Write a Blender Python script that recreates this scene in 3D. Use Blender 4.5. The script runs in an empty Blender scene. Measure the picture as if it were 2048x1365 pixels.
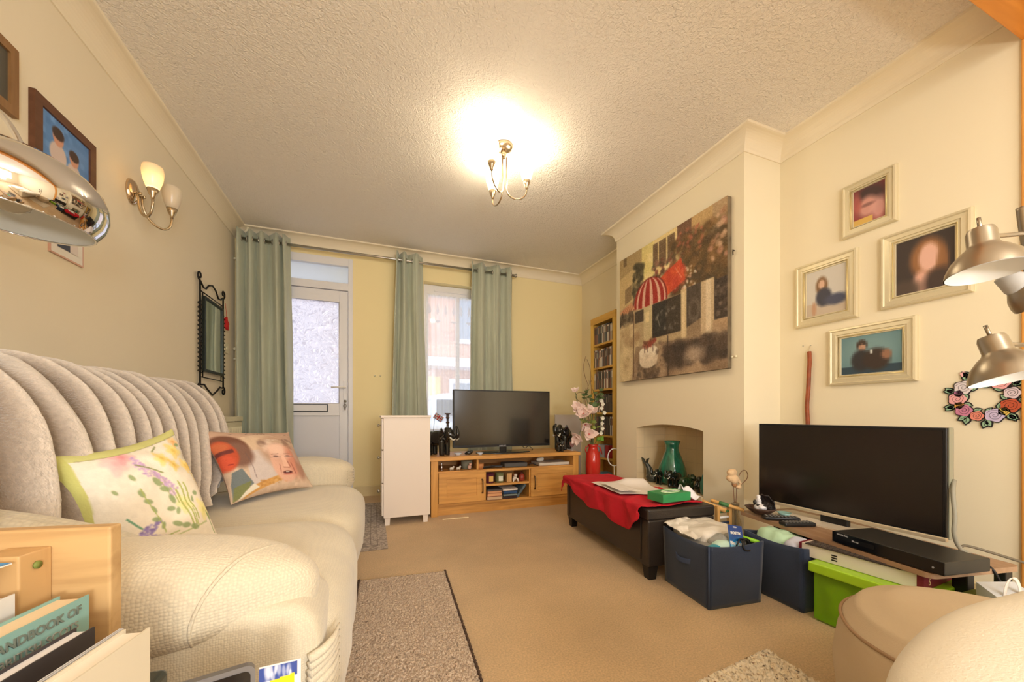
import bpy, bmesh, math, random
import numpy as np
from mathutils import Vector, Matrix, noise as mnoise
random.seed(7)
SC = bpy.context.scene
COL = SC.collection
PI = math.pi
R_ = math.radians
V = Vector

# ------------------------------------------------------------------ helpers: colour and materials
def lin(c):
    out = []
    for k in c[:3]:
        k = k / 255.0
        out.append(k / 12.92 if k <= 0.04045 else ((k + 0.055) / 1.055) ** 2.4)
    return tuple(out)
MATS = {}
def mat(name, rgb=None, rough=0.6, metal=0.0, var=None, bump=None, trans=0.0, ior=1.45, emis=None, vcol=False,
        sheen=0.0, coat=0.0, alpha=1.0, spec=0.5, sub=0.0):
    """var=(scale, amount[, stretch xyz]) mottles the colour, bump=(scale, strength, dist)"""
    if name in MATS: return MATS[name]
    m = bpy.data.materials.new(name); m.use_nodes = True
    nt = m.node_tree; N = nt.nodes; L = nt.links
    b = N['Principled BSDF']
    c = lin(rgb) if rgb else (0.5, 0.5, 0.5)
    b.inputs['Base Color'].default_value = (*c, 1)
    b.inputs['Roughness'].default_value = rough
    b.inputs['Metallic'].default_value = metal
    b.inputs['IOR'].default_value = ior
    b.inputs['Specular IOR Level'].default_value = spec
    if trans: b.inputs['Transmission Weight'].default_value = trans
    if sheen: b.inputs['Sheen Weight'].default_value = sheen
    if coat:
        b.inputs['Coat Weight'].default_value = coat; b.inputs['Coat Roughness'].default_value = 0.08
    if alpha < 1: b.inputs['Alpha'].default_value = alpha
    if emis:
        b.inputs['Emission Color'].default_value = (*lin(emis[0]), 1); b.inputs['Emission Strength'].default_value = emis[1]
    tc = N.new('ShaderNodeTexCoord')
    src = None
    if vcol:
        a = N.new('ShaderNodeVertexColor'); a.layer_name = 'Col'; src = a.outputs['Color']
        L.new(src, b.inputs['Base Color'])
    if var:
        mp = N.new('ShaderNodeMapping')
        if len(var) > 2: mp.inputs['Scale'].default_value = var[2]
        L.new(tc.outputs['Object'], mp.inputs['Vector'])
        nz = N.new('ShaderNodeTexNoise'); nz.inputs['Scale'].default_value = var[0]; nz.inputs['Detail'].default_value = 5
        L.new(mp.outputs[0], nz.inputs['Vector'])
        mr = N.new('ShaderNodeMapRange'); mr.inputs['From Min'].default_value = 0.3; mr.inputs['From Max'].default_value = 0.7
        mr.inputs['To Min'].default_value = 1 - var[1]; mr.inputs['To Max'].default_value = 1 + var[1] * 0.6
        L.new(nz.outputs['Fac'], mr.inputs['Value'])
        mx = N.new('ShaderNodeVectorMath'); mx.operation = 'SCALE'
        if src: L.new(src, mx.inputs[0])
        else: mx.inputs[0].default_value = c
        L.new(mr.outputs[0], mx.inputs['Scale'])
        L.new(mx.outputs[0], b.inputs['Base Color'])
    if bump:
        nz = N.new('ShaderNodeTexNoise'); nz.inputs['Scale'].default_value = bump[0]; nz.inputs['Detail'].default_value = 4
        L.new(tc.outputs['Object'], nz.inputs['Vector'])
        bp = N.new('ShaderNodeBump'); bp.inputs['Strength'].default_value = bump[1]
        bp.inputs['Distance'].default_value = bump[2] if len(bump) > 2 else 0.01
        L.new(nz.outputs['Fac'], bp.inputs['Height']); L.new(bp.outputs[0], b.inputs['Normal'])
    MATS[name] = m
    return m
def wood(name, rgb, axis='X', rough=0.45, dark=0.72, scale=1.0):
    if name in MATS: return MATS[name]
    m = mat(name, rgb, rough)
    nt = m.node_tree; N = nt.nodes; L = nt.links; b = N['Principled BSDF']
    tc = N.new('ShaderNodeTexCoord'); mp = N.new('ShaderNodeMapping')
    s = {'X': (1.2, 14, 14), 'Y': (14, 1.2, 14), 'Z': (14, 14, 1.2)}[axis]
    mp.inputs['Scale'].default_value = tuple(k * scale for k in s)
    L.new(tc.outputs['Object'], mp.inputs['Vector'])
    nz = N.new('ShaderNodeTexNoise'); nz.inputs['Scale'].default_value = 2.2; nz.inputs['Detail'].default_value = 7
    nz.inputs['Distortion'].default_value = 0.6
    L.new(mp.outputs[0], nz.inputs['Vector'])
    cr = N.new('ShaderNodeValToRGB')
    c = lin(rgb); d = tuple(k * dark for k in c); d2 = (d[0] * 1.0, d[1] * 0.93, d[2] * 0.85)
    cr.color_ramp.elements[0].position = 0.32; cr.color_ramp.elements[0].color = (*d2, 1)
    cr.color_ramp.elements[1].position = 0.6; cr.color_ramp.elements[1].color = (*c, 1)
    L.new(nz.outputs['Fac'], cr.inputs[0]); L.new(cr.outputs[0], b.inputs['Base Color'])
    bp = N.new('ShaderNodeBump'); bp.inputs['Strength'].default_value = 0.08; bp.inputs['Distance'].default_value = 0.004
    L.new(nz.outputs['Fac'], bp.inputs['Height']); L.new(bp.outputs[0], b.inputs['Normal'])
    return m
def glassmix(name, col=(255, 255, 255), amount=0.3, rough=0.05, kind='gloss'):
    """clear thin pane: mostly see-through with a sharp reflection"""
    if name in MATS: return MATS[name]
    m = bpy.data.materials.new(name); m.use_nodes = True
    nt = m.node_tree; N = nt.nodes; L = nt.links; N.clear()
    o = N.new('ShaderNodeOutputMaterial'); mx = N.new('ShaderNodeMixShader'); t = N.new('ShaderNodeBsdfTransparent')
    t.inputs[0].default_value = (*lin(col), 1)
    if kind == 'gloss':
        g = N.new('ShaderNodeBsdfGlossy'); g.inputs['Roughness'].default_value = rough
    elif kind == 'net':
        g = N.new('ShaderNodeMixShader'); a = N.new('ShaderNodeBsdfTranslucent'); d = N.new('ShaderNodeBsdfDiffuse')
        for q in (a, d): q.inputs[0].default_value = (0.9, 0.9, 0.93, 1)
        g.inputs[0].default_value = 0.3
        L.new(a.outputs[0], g.inputs[1]); L.new(d.outputs[0], g.inputs[2])
    mx.inputs[0].default_value = amount
    L.new(t.outputs[0], mx.inputs[1]); L.new(g.outputs[0], mx.inputs[2]); L.new(mx.outputs[0], o.inputs[0])
    MATS[name] = m
    return m

# ------------------------------------------------------------------ helpers: mesh building
class MB:
    def __init__(s): s.v = []; s.f = []; s.sm = []; s.c = None
    def add(s, vs, fs, smooth=False, M=None):
        n = len(s.v)
        for p in vs:
            p = V(p)
            if M is not None: p = M @ p
            s.v.append(p)
        for f in fs: s.f.append(tuple(i + n for i in f)); s.sm.append(smooth)
        return s
    def box(s, x0, x1, y0, y1, z0, z1, M=None, b=0.0):
        if x0 > x1: x0, x1 = x1, x0
        if y0 > y1: y0, y1 = y1, y0
        if z0 > z1: z0, z1 = z1, z0
        if b <= 0:
            vs = [(x, y, z) for z in (z0, z1) for y in (y0, y1) for x in (x0, x1)]
            fs = [(0, 2, 3, 1), (4, 5, 7, 6), (0, 1, 5, 4), (2, 6, 7, 3), (0, 4, 6, 2), (1, 3, 7, 5)]
            return s.add(vs, fs, False, M)
        bm = bmesh.new(); bmesh.ops.create_cube(bm, size=1)
        b = min(b, (x1 - x0) * .49, (y1 - y0) * .49, (z1 - z0) * .49)
        for v in bm.verts: v.co = V(((x0 + x1) / 2 + v.co.x * (x1 - x0), (y0 + y1) / 2 + v.co.y * (y1 - y0), (z0 + z1) / 2 + v.co.z * (z1 - z0)))
        bmesh.ops.bevel(bm, geom=list(bm.edges), offset=b, segments=3, affect='EDGES', profile=0.5)
        bm.verts.index_update()
        s.add([v.co.copy() for v in bm.verts], [[v.index for v in f.verts] for f in bm.faces], False, M)
        bm.free(); return s
    def lathe(s, prof, n=24, M=None, cap=True, smooth=True):
        vs = []; fs = []
        for r, z in prof:
            for i in range(n): a = 2 * PI * i / n; vs.append((r * math.cos(a), r * math.sin(a), z))
        for k in range(len(prof) - 1):
            for i in range(n):
                j = (i + 1) % n; fs.append((k * n + i, k * n + j, (k + 1) * n + j, (k + 1) * n + i))
        if cap:
            if prof[0][0] > 1e-5: fs.append(tuple(range(n - 1, -1, -1)))
            if prof[-1][0] > 1e-5: fs.append(tuple((len(prof) - 1) * n + i for i in range(n)))
        return s.add(vs, fs, smooth, M)
    def cyl(s, x, y, z0, z1, r, n=20, r2=None, M=None, smooth=True):
        m = Matrix.Translation((x, y, 0))
        if M is not None: m = M @ m
        return s.lathe([(r, z0), (r if r2 is None else r2, z1)], n, m, True, smooth)
    def tube(s, pts, r, n=8, closed=False, M=None):
        pts = [V(p) for p in pts]; k = len(pts)
        rr = r if isinstance(r, (list, tuple)) else [r] * k
        vs = []; fs = []; up = None
        for i, p in enumerate(pts):
            a = pts[(i - 1) % k] if (closed or i > 0) else p
            b = pts[(i + 1) % k] if (closed or i < k - 1) else p
            t = (b - a)
            if t.length < 1e-9: t = V((0, 0, 1))
            t.normalize()
            if up is None:
                up = V((0, 0, 1)) if abs(t.z) < 0.9 else V((1, 0, 0))
            x = t.cross(up)
            if x.length < 1e-6: x = t.orthogonal()
            x.normalize(); y = x.cross(t).normalized(); up = y
            for j in range(n):
                q = 2 * PI * j / n; vs.append(p + x * (rr[i] * math.cos(q)) + y * (rr[i] * math.sin(q)))
        m = k if closed else k - 1
        for i in range(m):
            for j in range(n):
                a, b = i * n, ((i + 1) % k) * n; q = (j + 1) % n
                fs.append((a + j, b + j, b + q, a + q))
        if not closed:
            fs.append(tuple(range(n))); fs.append(tuple((k - 1) * n + i for i in range(n - 1, -1, -1)))
        return s.add(vs, fs, True, M)
    def ball(s, x, y, z, rx, ry=None, rz=None, n=16, M=None):
        ry = rx if ry is None else ry; rz = rx if rz is None else rz
        m = Matrix.Translation((x, y, z)) @ Matrix.Diagonal((rx, ry, rz, 1))
        if M is not None: m = M @ m
        k = max(6, n // 2)
        prof = [(math.sin(PI * i / k), -math.cos(PI * i / k)) for i in range(k + 1)]
        prof[0] = (0.001, -1); prof[-1] = (0.001, 1)
        return s.lathe(prof, n, m)
    def soft(s, c, h, p=4.0, n=14, fn=None, M=None):
        """superquadric cushion centred on c with half sizes h"""
        bm = bmesh.new(); bmesh.ops.create_cube(bm, size=2)
        bmesh.ops.subdivide_edges(bm, edges=list(bm.edges), cuts=n - 1, use_grid_fill=True)
        vs = []
        for v in bm.verts:
            d = V([math.tan(k * PI / 4) for k in v.co])
            q = (abs(d.x) ** p + abs(d.y) ** p + abs(d.z) ** p) ** (1 / p)
            d = d / q
            w = V((c[0] + d.x * h[0], c[1] + d.y * h[1], c[2] + d.z * h[2]))
            if fn: w = V(fn(w, d))
            vs.append(w)
        bm.verts.index_update()
        fs = [[v.index for v in f.verts] for f in bm.faces]; bm.free()
        return s.add(vs, fs, True, M)
    def grid(s, fn, nu, nv, M=None, smooth=True, flip=False):
        vs = [fn(i / nu, j / nv) for j in range(nv + 1) for i in range(nu + 1)]
        fs = []
        for j in range(nv):
            for i in range(nu):
                a = j * (nu + 1) + i; q = (a, a + 1, a + nu + 2, a + nu + 1)
                fs.append(q[::-1] if flip else q)
        return s.add(vs, fs, smooth, M)
    def sheet(s, fn, nu, nv, th, M=None):
        """thick sheet: fn(u, v) -> centre point, thickness th along the surface normal"""
        P = [[V(fn(i / nu, j / nv)) for i in range(nu + 1)] for j in range(nv + 1)]
        vs = []; W = nu + 1; H = nv + 1
        nm = []
        for j in range(H):
            for i in range(W):
                a = P[j][min(i + 1, nu)] - P[j][max(i - 1, 0)]; b = P[min(j + 1, nv)][i] - P[max(j - 1, 0)][i]
                q = a.cross(b); q = q.normalized() if q.length > 1e-9 else V((0, 0, 1)); nm.append(q)
        for sg in (0.5, -0.5):
            for j in range(H):
                for i in range(W): vs.append(P[j][i] + nm[j * W + i] * th * sg)
        fs = []; o = W * H
        for j in range(nv):
            for i in range(nu):
                a = j * W + i
                fs.append((a, a + 1, a + W + 1, a + W)); fs.append((o + a + W, o + a + W + 1, o + a + 1, o + a))
        for i in range(nu):
            fs.append((i + 1, i, o + i, o + i + 1)); a = nv * W + i; fs.append((a, a + 1, o + a + 1, o + a))
        for j in range(nv):
            a = j * W; fs.append((a, a + W, o + a + W, o + a)); a = j * W + nu; fs.append((a + W, a, o + a, o + a + W))
        return s.add(vs, fs, True, M)
    def prism(s, poly, d0, d1, plane='XY', M=None, smooth=False):
        """polygon (list of 2D) extruded from d0 to d1 along the third axis"""
        def mk(p, d):
            return {'XY': (p[0], p[1], d), 'XZ': (p[0], d, p[1]), 'YZ': (d, p[0], p[1])}[plane]
        n = len(poly)
        vs = [mk(p, d0) for p in poly] + [mk(p, d1) for p in poly]
        fs = [tuple(range(n - 1, -1, -1)), tuple(range(n, 2 * n))] + [(i, (i + 1) % n, n + (i + 1) % n, n + i) for i in range(n)]
        return s.add(vs, fs, smooth, M)

def rawmesh(name, mb, m, vcols=None):
    me = bpy.data.meshes.new(name)
    me.from_pydata([tuple(v) for v in mb.v], [], [tuple(f) for f in mb.f])
    bm = bmesh.new(); bm.from_mesh(me); bmesh.ops.recalc_face_normals(bm, faces=bm.faces); bm.to_mesh(me); bm.free()
    me.polygons.foreach_set('use_smooth', mb.sm)
    if m: me.materials.append(m)
    if vcols is not None:
        ca = me.color_attributes.new('Col', 'FLOAT_COLOR', 'POINT')
        a = np.ones((len(mb.v), 4), dtype=np.float32); a[:, :3] = np.asarray(vcols, dtype=np.float32)
        ca.data.foreach_set('color', a.ravel())
    me.update()
    return me
def obj(name, mb, m, parent=None, local=True, vcols=None, origin=None):
    """link mb as ONE mesh object; local=False: mb is in world coordinates"""
    me = rawmesh(name, mb, m, vcols)
    o = bpy.data.objects.new(name, me); COL.objects.link(o)
    if parent is not None:
        o.parent = parent
        if not local: me.transform(wm(parent).inverted())
    elif origin is not None:
        me.transform(Matrix.Translation(origin).inverted()) if not local else None
        o.location = origin
    return o
def wm(o):
    m = Matrix.Translation(o.location) @ o.rotation_euler.to_matrix().to_4x4()
    return wm(o.parent) @ m if o.parent else m
def thing(name, label, cat, loc=(0, 0, 0), rz=0.0, group=None, rot=None):
    o = bpy.data.objects.new(name, None); COL.objects.link(o); o.empty_display_size = 0.05
    o.location = loc; o.rotation_euler = rot if rot else (0, 0, rz)
    tag(o, label, cat, group); return o
def tag(o, label=None, cat=None, group=None, kind=None):
    if label: o['label'] = label
    if cat: o['category'] = cat
    if group: o['group'] = group
    if kind: o['kind'] = kind
    return o
def struct(name, mb, m, vcols=None):
    o = obj(name, mb, m, vcols=vcols); o['kind'] = 'structure'; return o
def copy_tree(o, parent=None):
    c = o.copy(); COL.objects.link(c)
    if parent: c.parent = parent
    for ch in [x for x in COL.objects if x.parent == o]: copy_tree(ch, c)
    return c
def remesh(o, vox=0.004, it=4):
    r = o.modifiers.new('remesh', 'REMESH'); r.mode = 'VOXEL'; r.voxel_size = vox; r.use_smooth_shade = True
    sm = o.modifiers.new('smooth', 'SMOOTH'); sm.factor = 0.5; sm.iterations = it
    return o
def lettering(txt, size, m, parent, M, name='lettering', depth=0.0006, bold=0.0, squash=1.0, ax='CENTER'):
    cu = bpy.data.curves.new('t', 'FONT'); cu.body = txt; cu.size = size; cu.extrude = depth; cu.align_x = ax; cu.align_y = 'CENTER'
    cu.offset = bold; cu.resolution_u = 3
    t = bpy.data.objects.new('t', cu); COL.objects.link(t)
    dg = bpy.context.evaluated_depsgraph_get(); dg.update()
    me = bpy.data.meshes.new_from_object(t.evaluated_get(dg)); bpy.data.objects.remove(t)
    me.transform(M @ Matrix.Diagonal((squash, 1, 1, 1))); me.materials.clear(); me.materials.append(m)
    o = bpy.data.objects.new(name, me); COL.objects.link(o); o.parent = parent; return o
def frame_m(o, x, y):
    """matrix with origin o and axes x, y (z = x cross y)"""
    x = V(x).normalized(); y = V(y); z = x.cross(y).normalized(); y = z.cross(x)
    m = Matrix.Identity(4)
    for i in range(3): m[i][0] = x[i]; m[i][1] = y[i]; m[i][2] = z[i]; m[i][3] = o[i]
    return m

# ------------------------------------------------------------------ helpers: painting prints into vertex colours
class Ras:
    def __init__(s, w, h, bg):
        s.w = w; s.h = h; s.a = np.zeros((h, w, 3)); s.a[:] = bg
        yy, xx = np.mgrid[0:h, 0:w]; s.X = (xx + .5) / w; s.Y = (yy + .5) / h
        s.rg = np.random.RandomState(5)
    def put(s, mask, c, al=1.0):
        m = (mask.astype(float) * al)[..., None]; s.a = s.a * (1 - m) + np.array(c, float) * m; return s
    def rect(s, x0, y0, x1, y1, c, al=1.0): return s.put((s.X >= x0) & (s.X <= x1) & (s.Y >= y0) & (s.Y <= y1), c, al)
    def ell(s, cx, cy, rx, ry, c, al=1.0, soft=0.0, rot=0.0):
        dx = s.X - cx; dy = s.Y - cy; ca, sa = math.cos(rot), math.sin(rot)
        d = np.sqrt(((dx * ca + dy * sa) / rx) ** 2 + ((-dx * sa + dy * ca) / ry) ** 2)
        m = (d < 1).astype(float) if soft <= 0 else np.clip((1 + soft - d) / (2 * soft), 0, 1)
        return s.put(m, c, al)
    def poly(s, pts, c, al=1.0):
        ins = np.zeros(s.X.shape, bool); n = len(pts)
        for i in range(n):
            x0, y0 = pts[i]; x1, y1 = pts[(i + 1) % n]
            if y0 == y1: continue
            cnd = ((y0 > s.Y) != (y1 > s.Y)) & (s.X < (x1 - x0) * (s.Y - y0) / (y1 - y0) + x0); ins ^= cnd
        return s.put(ins, c, al)
    def line(s, x0, y0, x1, y1, w, c, al=1.0):
        dx, dy = x1 - x0, y1 - y0; L2 = dx * dx + dy * dy + 1e-12
        t = np.clip(((s.X - x0) * dx + (s.Y - y0) * dy) / L2, 0, 1)
        d = np.hypot(s.X - x0 - t * dx, s.Y - y0 - t * dy)
        return s.put(d < w, c, al)
    def dabs(s, n, box, sz, cols, al=0.8, asp=1.0):
        for i in range(n):
            cx = s.rg.uniform(box[0], box[2]); cy = s.rg.uniform(box[1], box[3]); r = s.rg.uniform(sz[0], sz[1])
            s.ell(cx, cy, r, r * asp * s.rg.uniform(.6, 1.5), cols[s.rg.randint(len(cols))], al * s.rg.uniform(.5, 1), 0.3, s.rg.uniform(0, PI))
        return s
    def noise(s, amt, cell=1):
        h, w = s.h // cell + 2, s.w // cell + 2
        n = s.rg.normal(0, amt, (h, w, 1)); n = np.repeat(np.repeat(n, cell, 0), cell, 1)[:s.h, :s.w]
        s.a = np.clip(s.a + n, 0, 255); return s
    def blur(s, k=1):
        for _ in range(k):
            p = np.pad(s.a, ((1, 1), (1, 1), (0, 0)), 'edge')
            s.a = (p[:-2, 1:-1] + p[2:, 1:-1] + p[1:-1, :-2] + p[1:-1, 2:] + 2 * p[1:-1, 1:-1]) / 6
        return s
    def lin(s):
        k = np.clip(s.a, 0, 255) / 255.0
        return np.where(k <= 0.04045, k / 12.92, ((k + 0.055) / 1.055) ** 2.4)
PRINT = mat('printed_matt', rough=0.55, vcol=True)
PRINTG = mat('printed_gloss', rough=0.25, vcol=True)
def print_plane(name, ras, M, w, h, parent, m=None, th=0.0):
    """print of w x h metres; M maps local (x right, y up, z out) -> parent space, origin = centre"""
    W, H = ras.w, ras.h; c = ras.lin(); mb = MB()
    vs = [((i / (W - 1) - .5) * w, (.5 - j / (H - 1)) * h, 0) for j in range(H) for i in range(W)]
    fs = [(j * W + i, (j + 1) * W + i, (j + 1) * W + i + 1, j * W + i + 1) for j in range(H - 1) for i in range(W - 1)]
    mb.add(vs, fs, False, M)
    return obj(name, mb, m or PRINT, parent, vcols=c.reshape(-1, 3))
def pillow(name, corners, T, parent, m, ras=None, back=(225, 215, 190), n=48, bow=0.06, wrinkle=0.0, seed=0, origin=None):
    """corners TL, TR, BR, BL in world space; front side painted with ras"""
    TL, TR, BR, BL = [V(c) for c in corners]
    nz = ((TR - TL).cross(BL - TL)).normalized() * -1
    mb = MB(); cols = []
    cl = ras.lin() if ras else None; bk = np.array(lin(back))
    for side in (1, -1):
        base = len(mb.v); vs = []
        for j in range(n + 1):
            for i in range(n + 1):
                u = i / n; v = j / n
                uu = u + (0.5 - u) * bow * 2 * 4 * v * (1 - v) * (abs(2 * u - 1) ** 2)
                vv = v + (0.5 - v) * bow * 2 * 4 * u * (1 - u) * (abs(2 * v - 1) ** 2)
                p = (TL * (1 - uu) + TR * uu) * (1 - vv) + (BL * (1 - uu) + BR * uu) * vv
                hgt = ((1 - abs(2 * u - 1) ** 2.2) * (1 - abs(2 * v - 1) ** 2.2)) ** 0.55
                if wrinkle:
                    q = V((u * 3.1 + seed, v * 4.3, side * 2.0)); e = math.sin(u * 9 - v * 13 + 4 * mnoise.noise(q))
                    hgt = hgt * (1 + wrinkle * e * 0.35) + wrinkle * 0.25 * mnoise.noise(q * 2.2) * min(1, hgt * 2)
                vs.append(p + nz * (side * T / 2 * hgt))
                if cl is not None and side == 1:
                    fx = u * (ras.w - 1); fy = v * (ras.h - 1); ix = min(ras.w - 2, int(fx)); iy = min(ras.h - 2, int(fy)); fx -= ix; fy -= iy
                    cols.append((cl[iy, ix] * (1 - fx) + cl[iy, ix + 1] * fx) * (1 - fy) + (cl[iy + 1, ix] * (1 - fx) + cl[iy + 1, ix + 1] * fx) * fy)
                else: cols.append(bk)
        fs = []
        for j in range(n):
            for i in range(n):
                a = j * (n + 1) + i; fs.append((a, a + 1, a + n + 2, a + n + 1)[::side])
        mb.add(vs, fs, True)
    if parent is None:
        return obj(name, mb, m, None, local=False, vcols=cols, origin=origin or tuple((BL + BR) / 2))
    return obj(name, mb, m, parent, local=False, vcols=cols)
def smooth_path(P, k=6):
    P = [V(p) for p in P]; out = []
    for i in range(len(P) - 1):
        p0, p1, p2, p3 = P[max(0, i - 1)], P[i], P[i + 1], P[min(len(P) - 1, i + 2)]
        for j in range(k):
            f = j / k; out.append(.5 * (2 * p1 + (p2 - p0) * f + (2 * p0 - 5 * p1 + 4 * p2 - p3) * f * f + (3 * p1 - p0 - 3 * p2 + p3) * f ** 3))
    out.append(P[-1]); return out
EXPO = 0.26
# ================================================================== CAMERA
TH = R_(20.4)
cam = bpy.data.objects.new('camera', bpy.data.cameras.new('camera')); COL.objects.link(cam)
cam.data.sensor_width = 36; cam.data.lens = 36 * 751 / 2048; cam.data.shift_y = 147.5 / 2048; cam.data.clip_start = 0.02
cam.location = (0, 0, 0.8); cam.rotation_euler = (PI / 2, 0, -TH)
SC.camera = cam
SC.view_settings.view_transform = 'Standard'; SC.view_settings.look = 'None'; SC.view_settings.gamma = 1
SC.view_settings.use_curve_mapping = False
SC.view_settings.exposure = EXPO

# ================================================================== ROOM SHELL
XL, XA, XC, YW, ZC = -1.14, 2.38, 2.07, 3.97, 2.46
YB = -2.6            # back wall of the rear room
YO = 0.68            # opening between the two rooms
m_wl = mat('wall_paint_cream', (236, 223, 196), 0.85, bump=(120, 0.12, 0.002))
m_wf = mat('wall_paint_yellow', (247, 229, 176), 0.85, bump=(120, 0.12, 0.002))
m_wr = mat('wall_paint_cream_right', (240, 227, 196), 0.85, bump=(120, 0.12, 0.002))
m_cv = mat('coving_cream', (242, 229, 202), 0.75)
m_ce = mat('artex_ceiling', (246, 238, 226), 0.9)
nt = m_ce.node_tree; b = nt.nodes['Principled BSDF']
tc = nt.nodes.new('ShaderNodeTexCoord'); n1 = nt.nodes.new('ShaderNodeTexNoise'); n1.inputs['Scale'].default_value = 60; n1.inputs['Detail'].default_value = 3; n1.inputs['Distortion'].default_value = 1.2
n2 = nt.nodes.new('ShaderNodeTexVoronoi'); n2.inputs['Scale'].default_value = 4.5
ma = nt.nodes.new('ShaderNodeMath'); ma.operation = 'MULTIPLY_ADD'; ma.inputs[1].default_value = 0.12
bp = nt.nodes.new('ShaderNodeBump'); bp.inputs['Strength'].default_value = 1.0; bp.inputs['Distance'].default_value = 0.010
nt.links.new(tc.outputs['Object'], n1.inputs['Vector']); nt.links.new(tc.outputs['Object'], n2.inputs['Vector'])
nt.links.new(n2.outputs['Distance'], ma.inputs[0]); nt.links.new(n1.outputs['Fac'], ma.inputs[2])
nt.links.new(ma.outputs[0], bp.inputs['Height']); nt.links.new(bp.outputs[0], b.inputs['Normal'])
m_carp = mat('carpet_beige', (212, 180, 136), 0.95, var=(3.0, 0.13), bump=(420, 0.7, 0.004), sheen=0.2)
nt = m_carp.node_tree   # fine pile flecks on top of the broad mottling
nz = nt.nodes.new('ShaderNodeTexNoise'); nz.inputs['Scale'].default_value = 160; nz.inputs['Detail'].default_value = 3
mr = nt.nodes.new('ShaderNodeMapRange'); mr.inputs['From Min'].default_value = .3; mr.inputs['From Max'].default_value = .7; mr.inputs['To Min'].default_value = .82; mr.inputs['To Max'].default_value = 1.14
tc = nt.nodes.new('ShaderNodeTexCoord'); nt.links.new(tc.outputs['Object'], nz.inputs['Vector']); nt.links.new(nz.outputs['Fac'], mr.inputs['Value'])
vm = nt.nodes.new('ShaderNodeVectorMath'); vm.operation = 'SCALE'
old = [l for l in nt.links if l.to_socket == nt.nodes['Principled BSDF'].inputs['Base Color']][0]; s0 = old.from_socket; nt.links.remove(old)
nt.links.new(s0, vm.inputs[0]); nt.links.new(mr.outputs[0], vm.inputs['Scale']); nt.links.new(vm.outputs[0], nt.nodes['Principled BSDF'].inputs['Base Color'])
m_pvc = mat('white_upvc', (236, 234, 236), 0.3)
m_white = mat('white_paint', (240, 236, 230), 0.45)

struct('floor', MB().box(XL - .1, XA + .1, YB, YW + .05, -0.1, 0), m_carp)
struct('ceiling', MB().box(XL - .1, XA + .1, YB, YW + .3, ZC, ZC + .1), m_ce)
struct('wall_left', MB().box(XL - .12, XL, YB, YW + .3, 0, ZC), m_wl)
mb = MB().box(XA, XA + .12, YB, YW + .3, 0, ZC); struct('wall_right', mb, m_wr)
# chimney breast with the arched fireplace niche (Y 1.905..2.578, arch top .726)
def chimney():
    mb = MB(); y0, y1, n0, n1 = 1.61, 2.85, 1.905, 2.578
    K = 16; arch = [(n0 + (n1 - n0) * i / K, 0.69 + 0.036 * (1 - (2 * i / K - 1) ** 2)) for i in range(K + 1)]
    # face
    poly = [(y0, 0), (n0, 0)] + arch + [(n1, 0), (y1, 0), (y1, ZC), (y0, ZC)]
    vs = [(XC, a, b) for a, b in [(y0, 0), (n0, 0), (n0, arch[0][1]), (y0, arch[0][1]), (n1, 0), (y1, 0), (y1, arch[0][1]), (n1, arch[0][1]), (y0, ZC), (y1, ZC)]]
    mb.add(vs, [(0, 1, 2, 3), (4, 5, 6, 7)])
    b0 = len(mb.v)
    for a, z in arch: mb.v.append(V((XC, a, z)))
    for a, z in arch: mb.v.append(V((XC, a, ZC)))
    for i in range(K): mb.f.append((b0 + i, b0 + i + 1, b0 + K + 2 + i, b0 + K + 1 + i)); mb.sm.append(False)
    mb.add([(XC, y0, arch[0][1]), (XC, n0, arch[0][1]), (XC, n0, ZC), (XC, y0, ZC)], [(0, 1, 2, 3)])
    mb.add([(XC, n1, arch[0][1]), (XC, y1, arch[0][1]), (XC, y1, ZC), (XC, n1, ZC)], [(0, 1, 2, 3)])
    for y in (y0, y1): mb.add([(XC, y, 0), (XA, y, 0), (XA, y, ZC), (XC, y, ZC)], [(0, 1, 2, 3)])
    struct('wall_chimney', mb, m_wr)
    # tiled niche lining
    mt = mat('niche_tiles', (236, 212, 170), 0.45); nt = mt.node_tree
    tc = nt.nodes.new('ShaderNodeTexCoord'); br = nt.nodes.new('ShaderNodeTexBrick'); br.offset = 0
    br.inputs['Scale'].default_value = 1; br.inputs['Brick Width'].default_value = .105; br.inputs['Row Height'].default_value = .105
    br.inputs['Mortar Size'].default_value = .002; br.inputs['Color1'].default_value = (*lin((236, 212, 170)), 1); br.inputs['Color2'].default_value = (*lin((232, 208, 165)), 1)
    br.inputs['Mortar'].default_value = (*lin((222, 198, 158)), 1)
    sp = nt.nodes.new('ShaderNodeSeparateXYZ'); cb = nt.nodes.new('ShaderNodeCombineXYZ'); ad = nt.nodes.new('ShaderNodeMath')
    nt.links.new(tc.outputs['Object'], sp.inputs[0]); nt.links.new(sp.outputs['X'], ad.inputs[0]); nt.links.new(sp.outputs['Y'], ad.inputs[1])
    nt.links.new(ad.outputs[0], cb.inputs['X']); nt.links.new(sp.outputs['Z'], cb.inputs['Y']); nt.links.new(cb.outputs[0], br.inputs['Vector'])
    nt.links.new(br.outputs['Color'], nt.nodes['Principled BSDF'].inputs['Base Color'])
    mb = MB(); xb = XA - .005
    mb.add([(xb, n0, 0), (xb, n1, 0), (xb, n1, .74), (xb, n0, .74)], [(0, 1, 2, 3)])
    for y in (n0, n1): mb.add([(XC, y, 0), (xb, y, 0), (xb, y, arch[0][1]), (XC, y, arch[0][1])], [(0, 1, 2, 3)])
    mb.grid(lambda u, v: (XC + (xb - XC) * v, arch[min(K, int(round(u * K)))][0], arch[min(K, int(round(u * K)))][1]), K, 1)
    struct('wall_niche', mb, mt)
    struct('trim_4', MB().box(XC - .012, xb, n0 + .002, n1 - .002, 0, .25, b=.005), mat('hearth_cream', (226, 204, 165), .6))
chimney()
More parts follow.
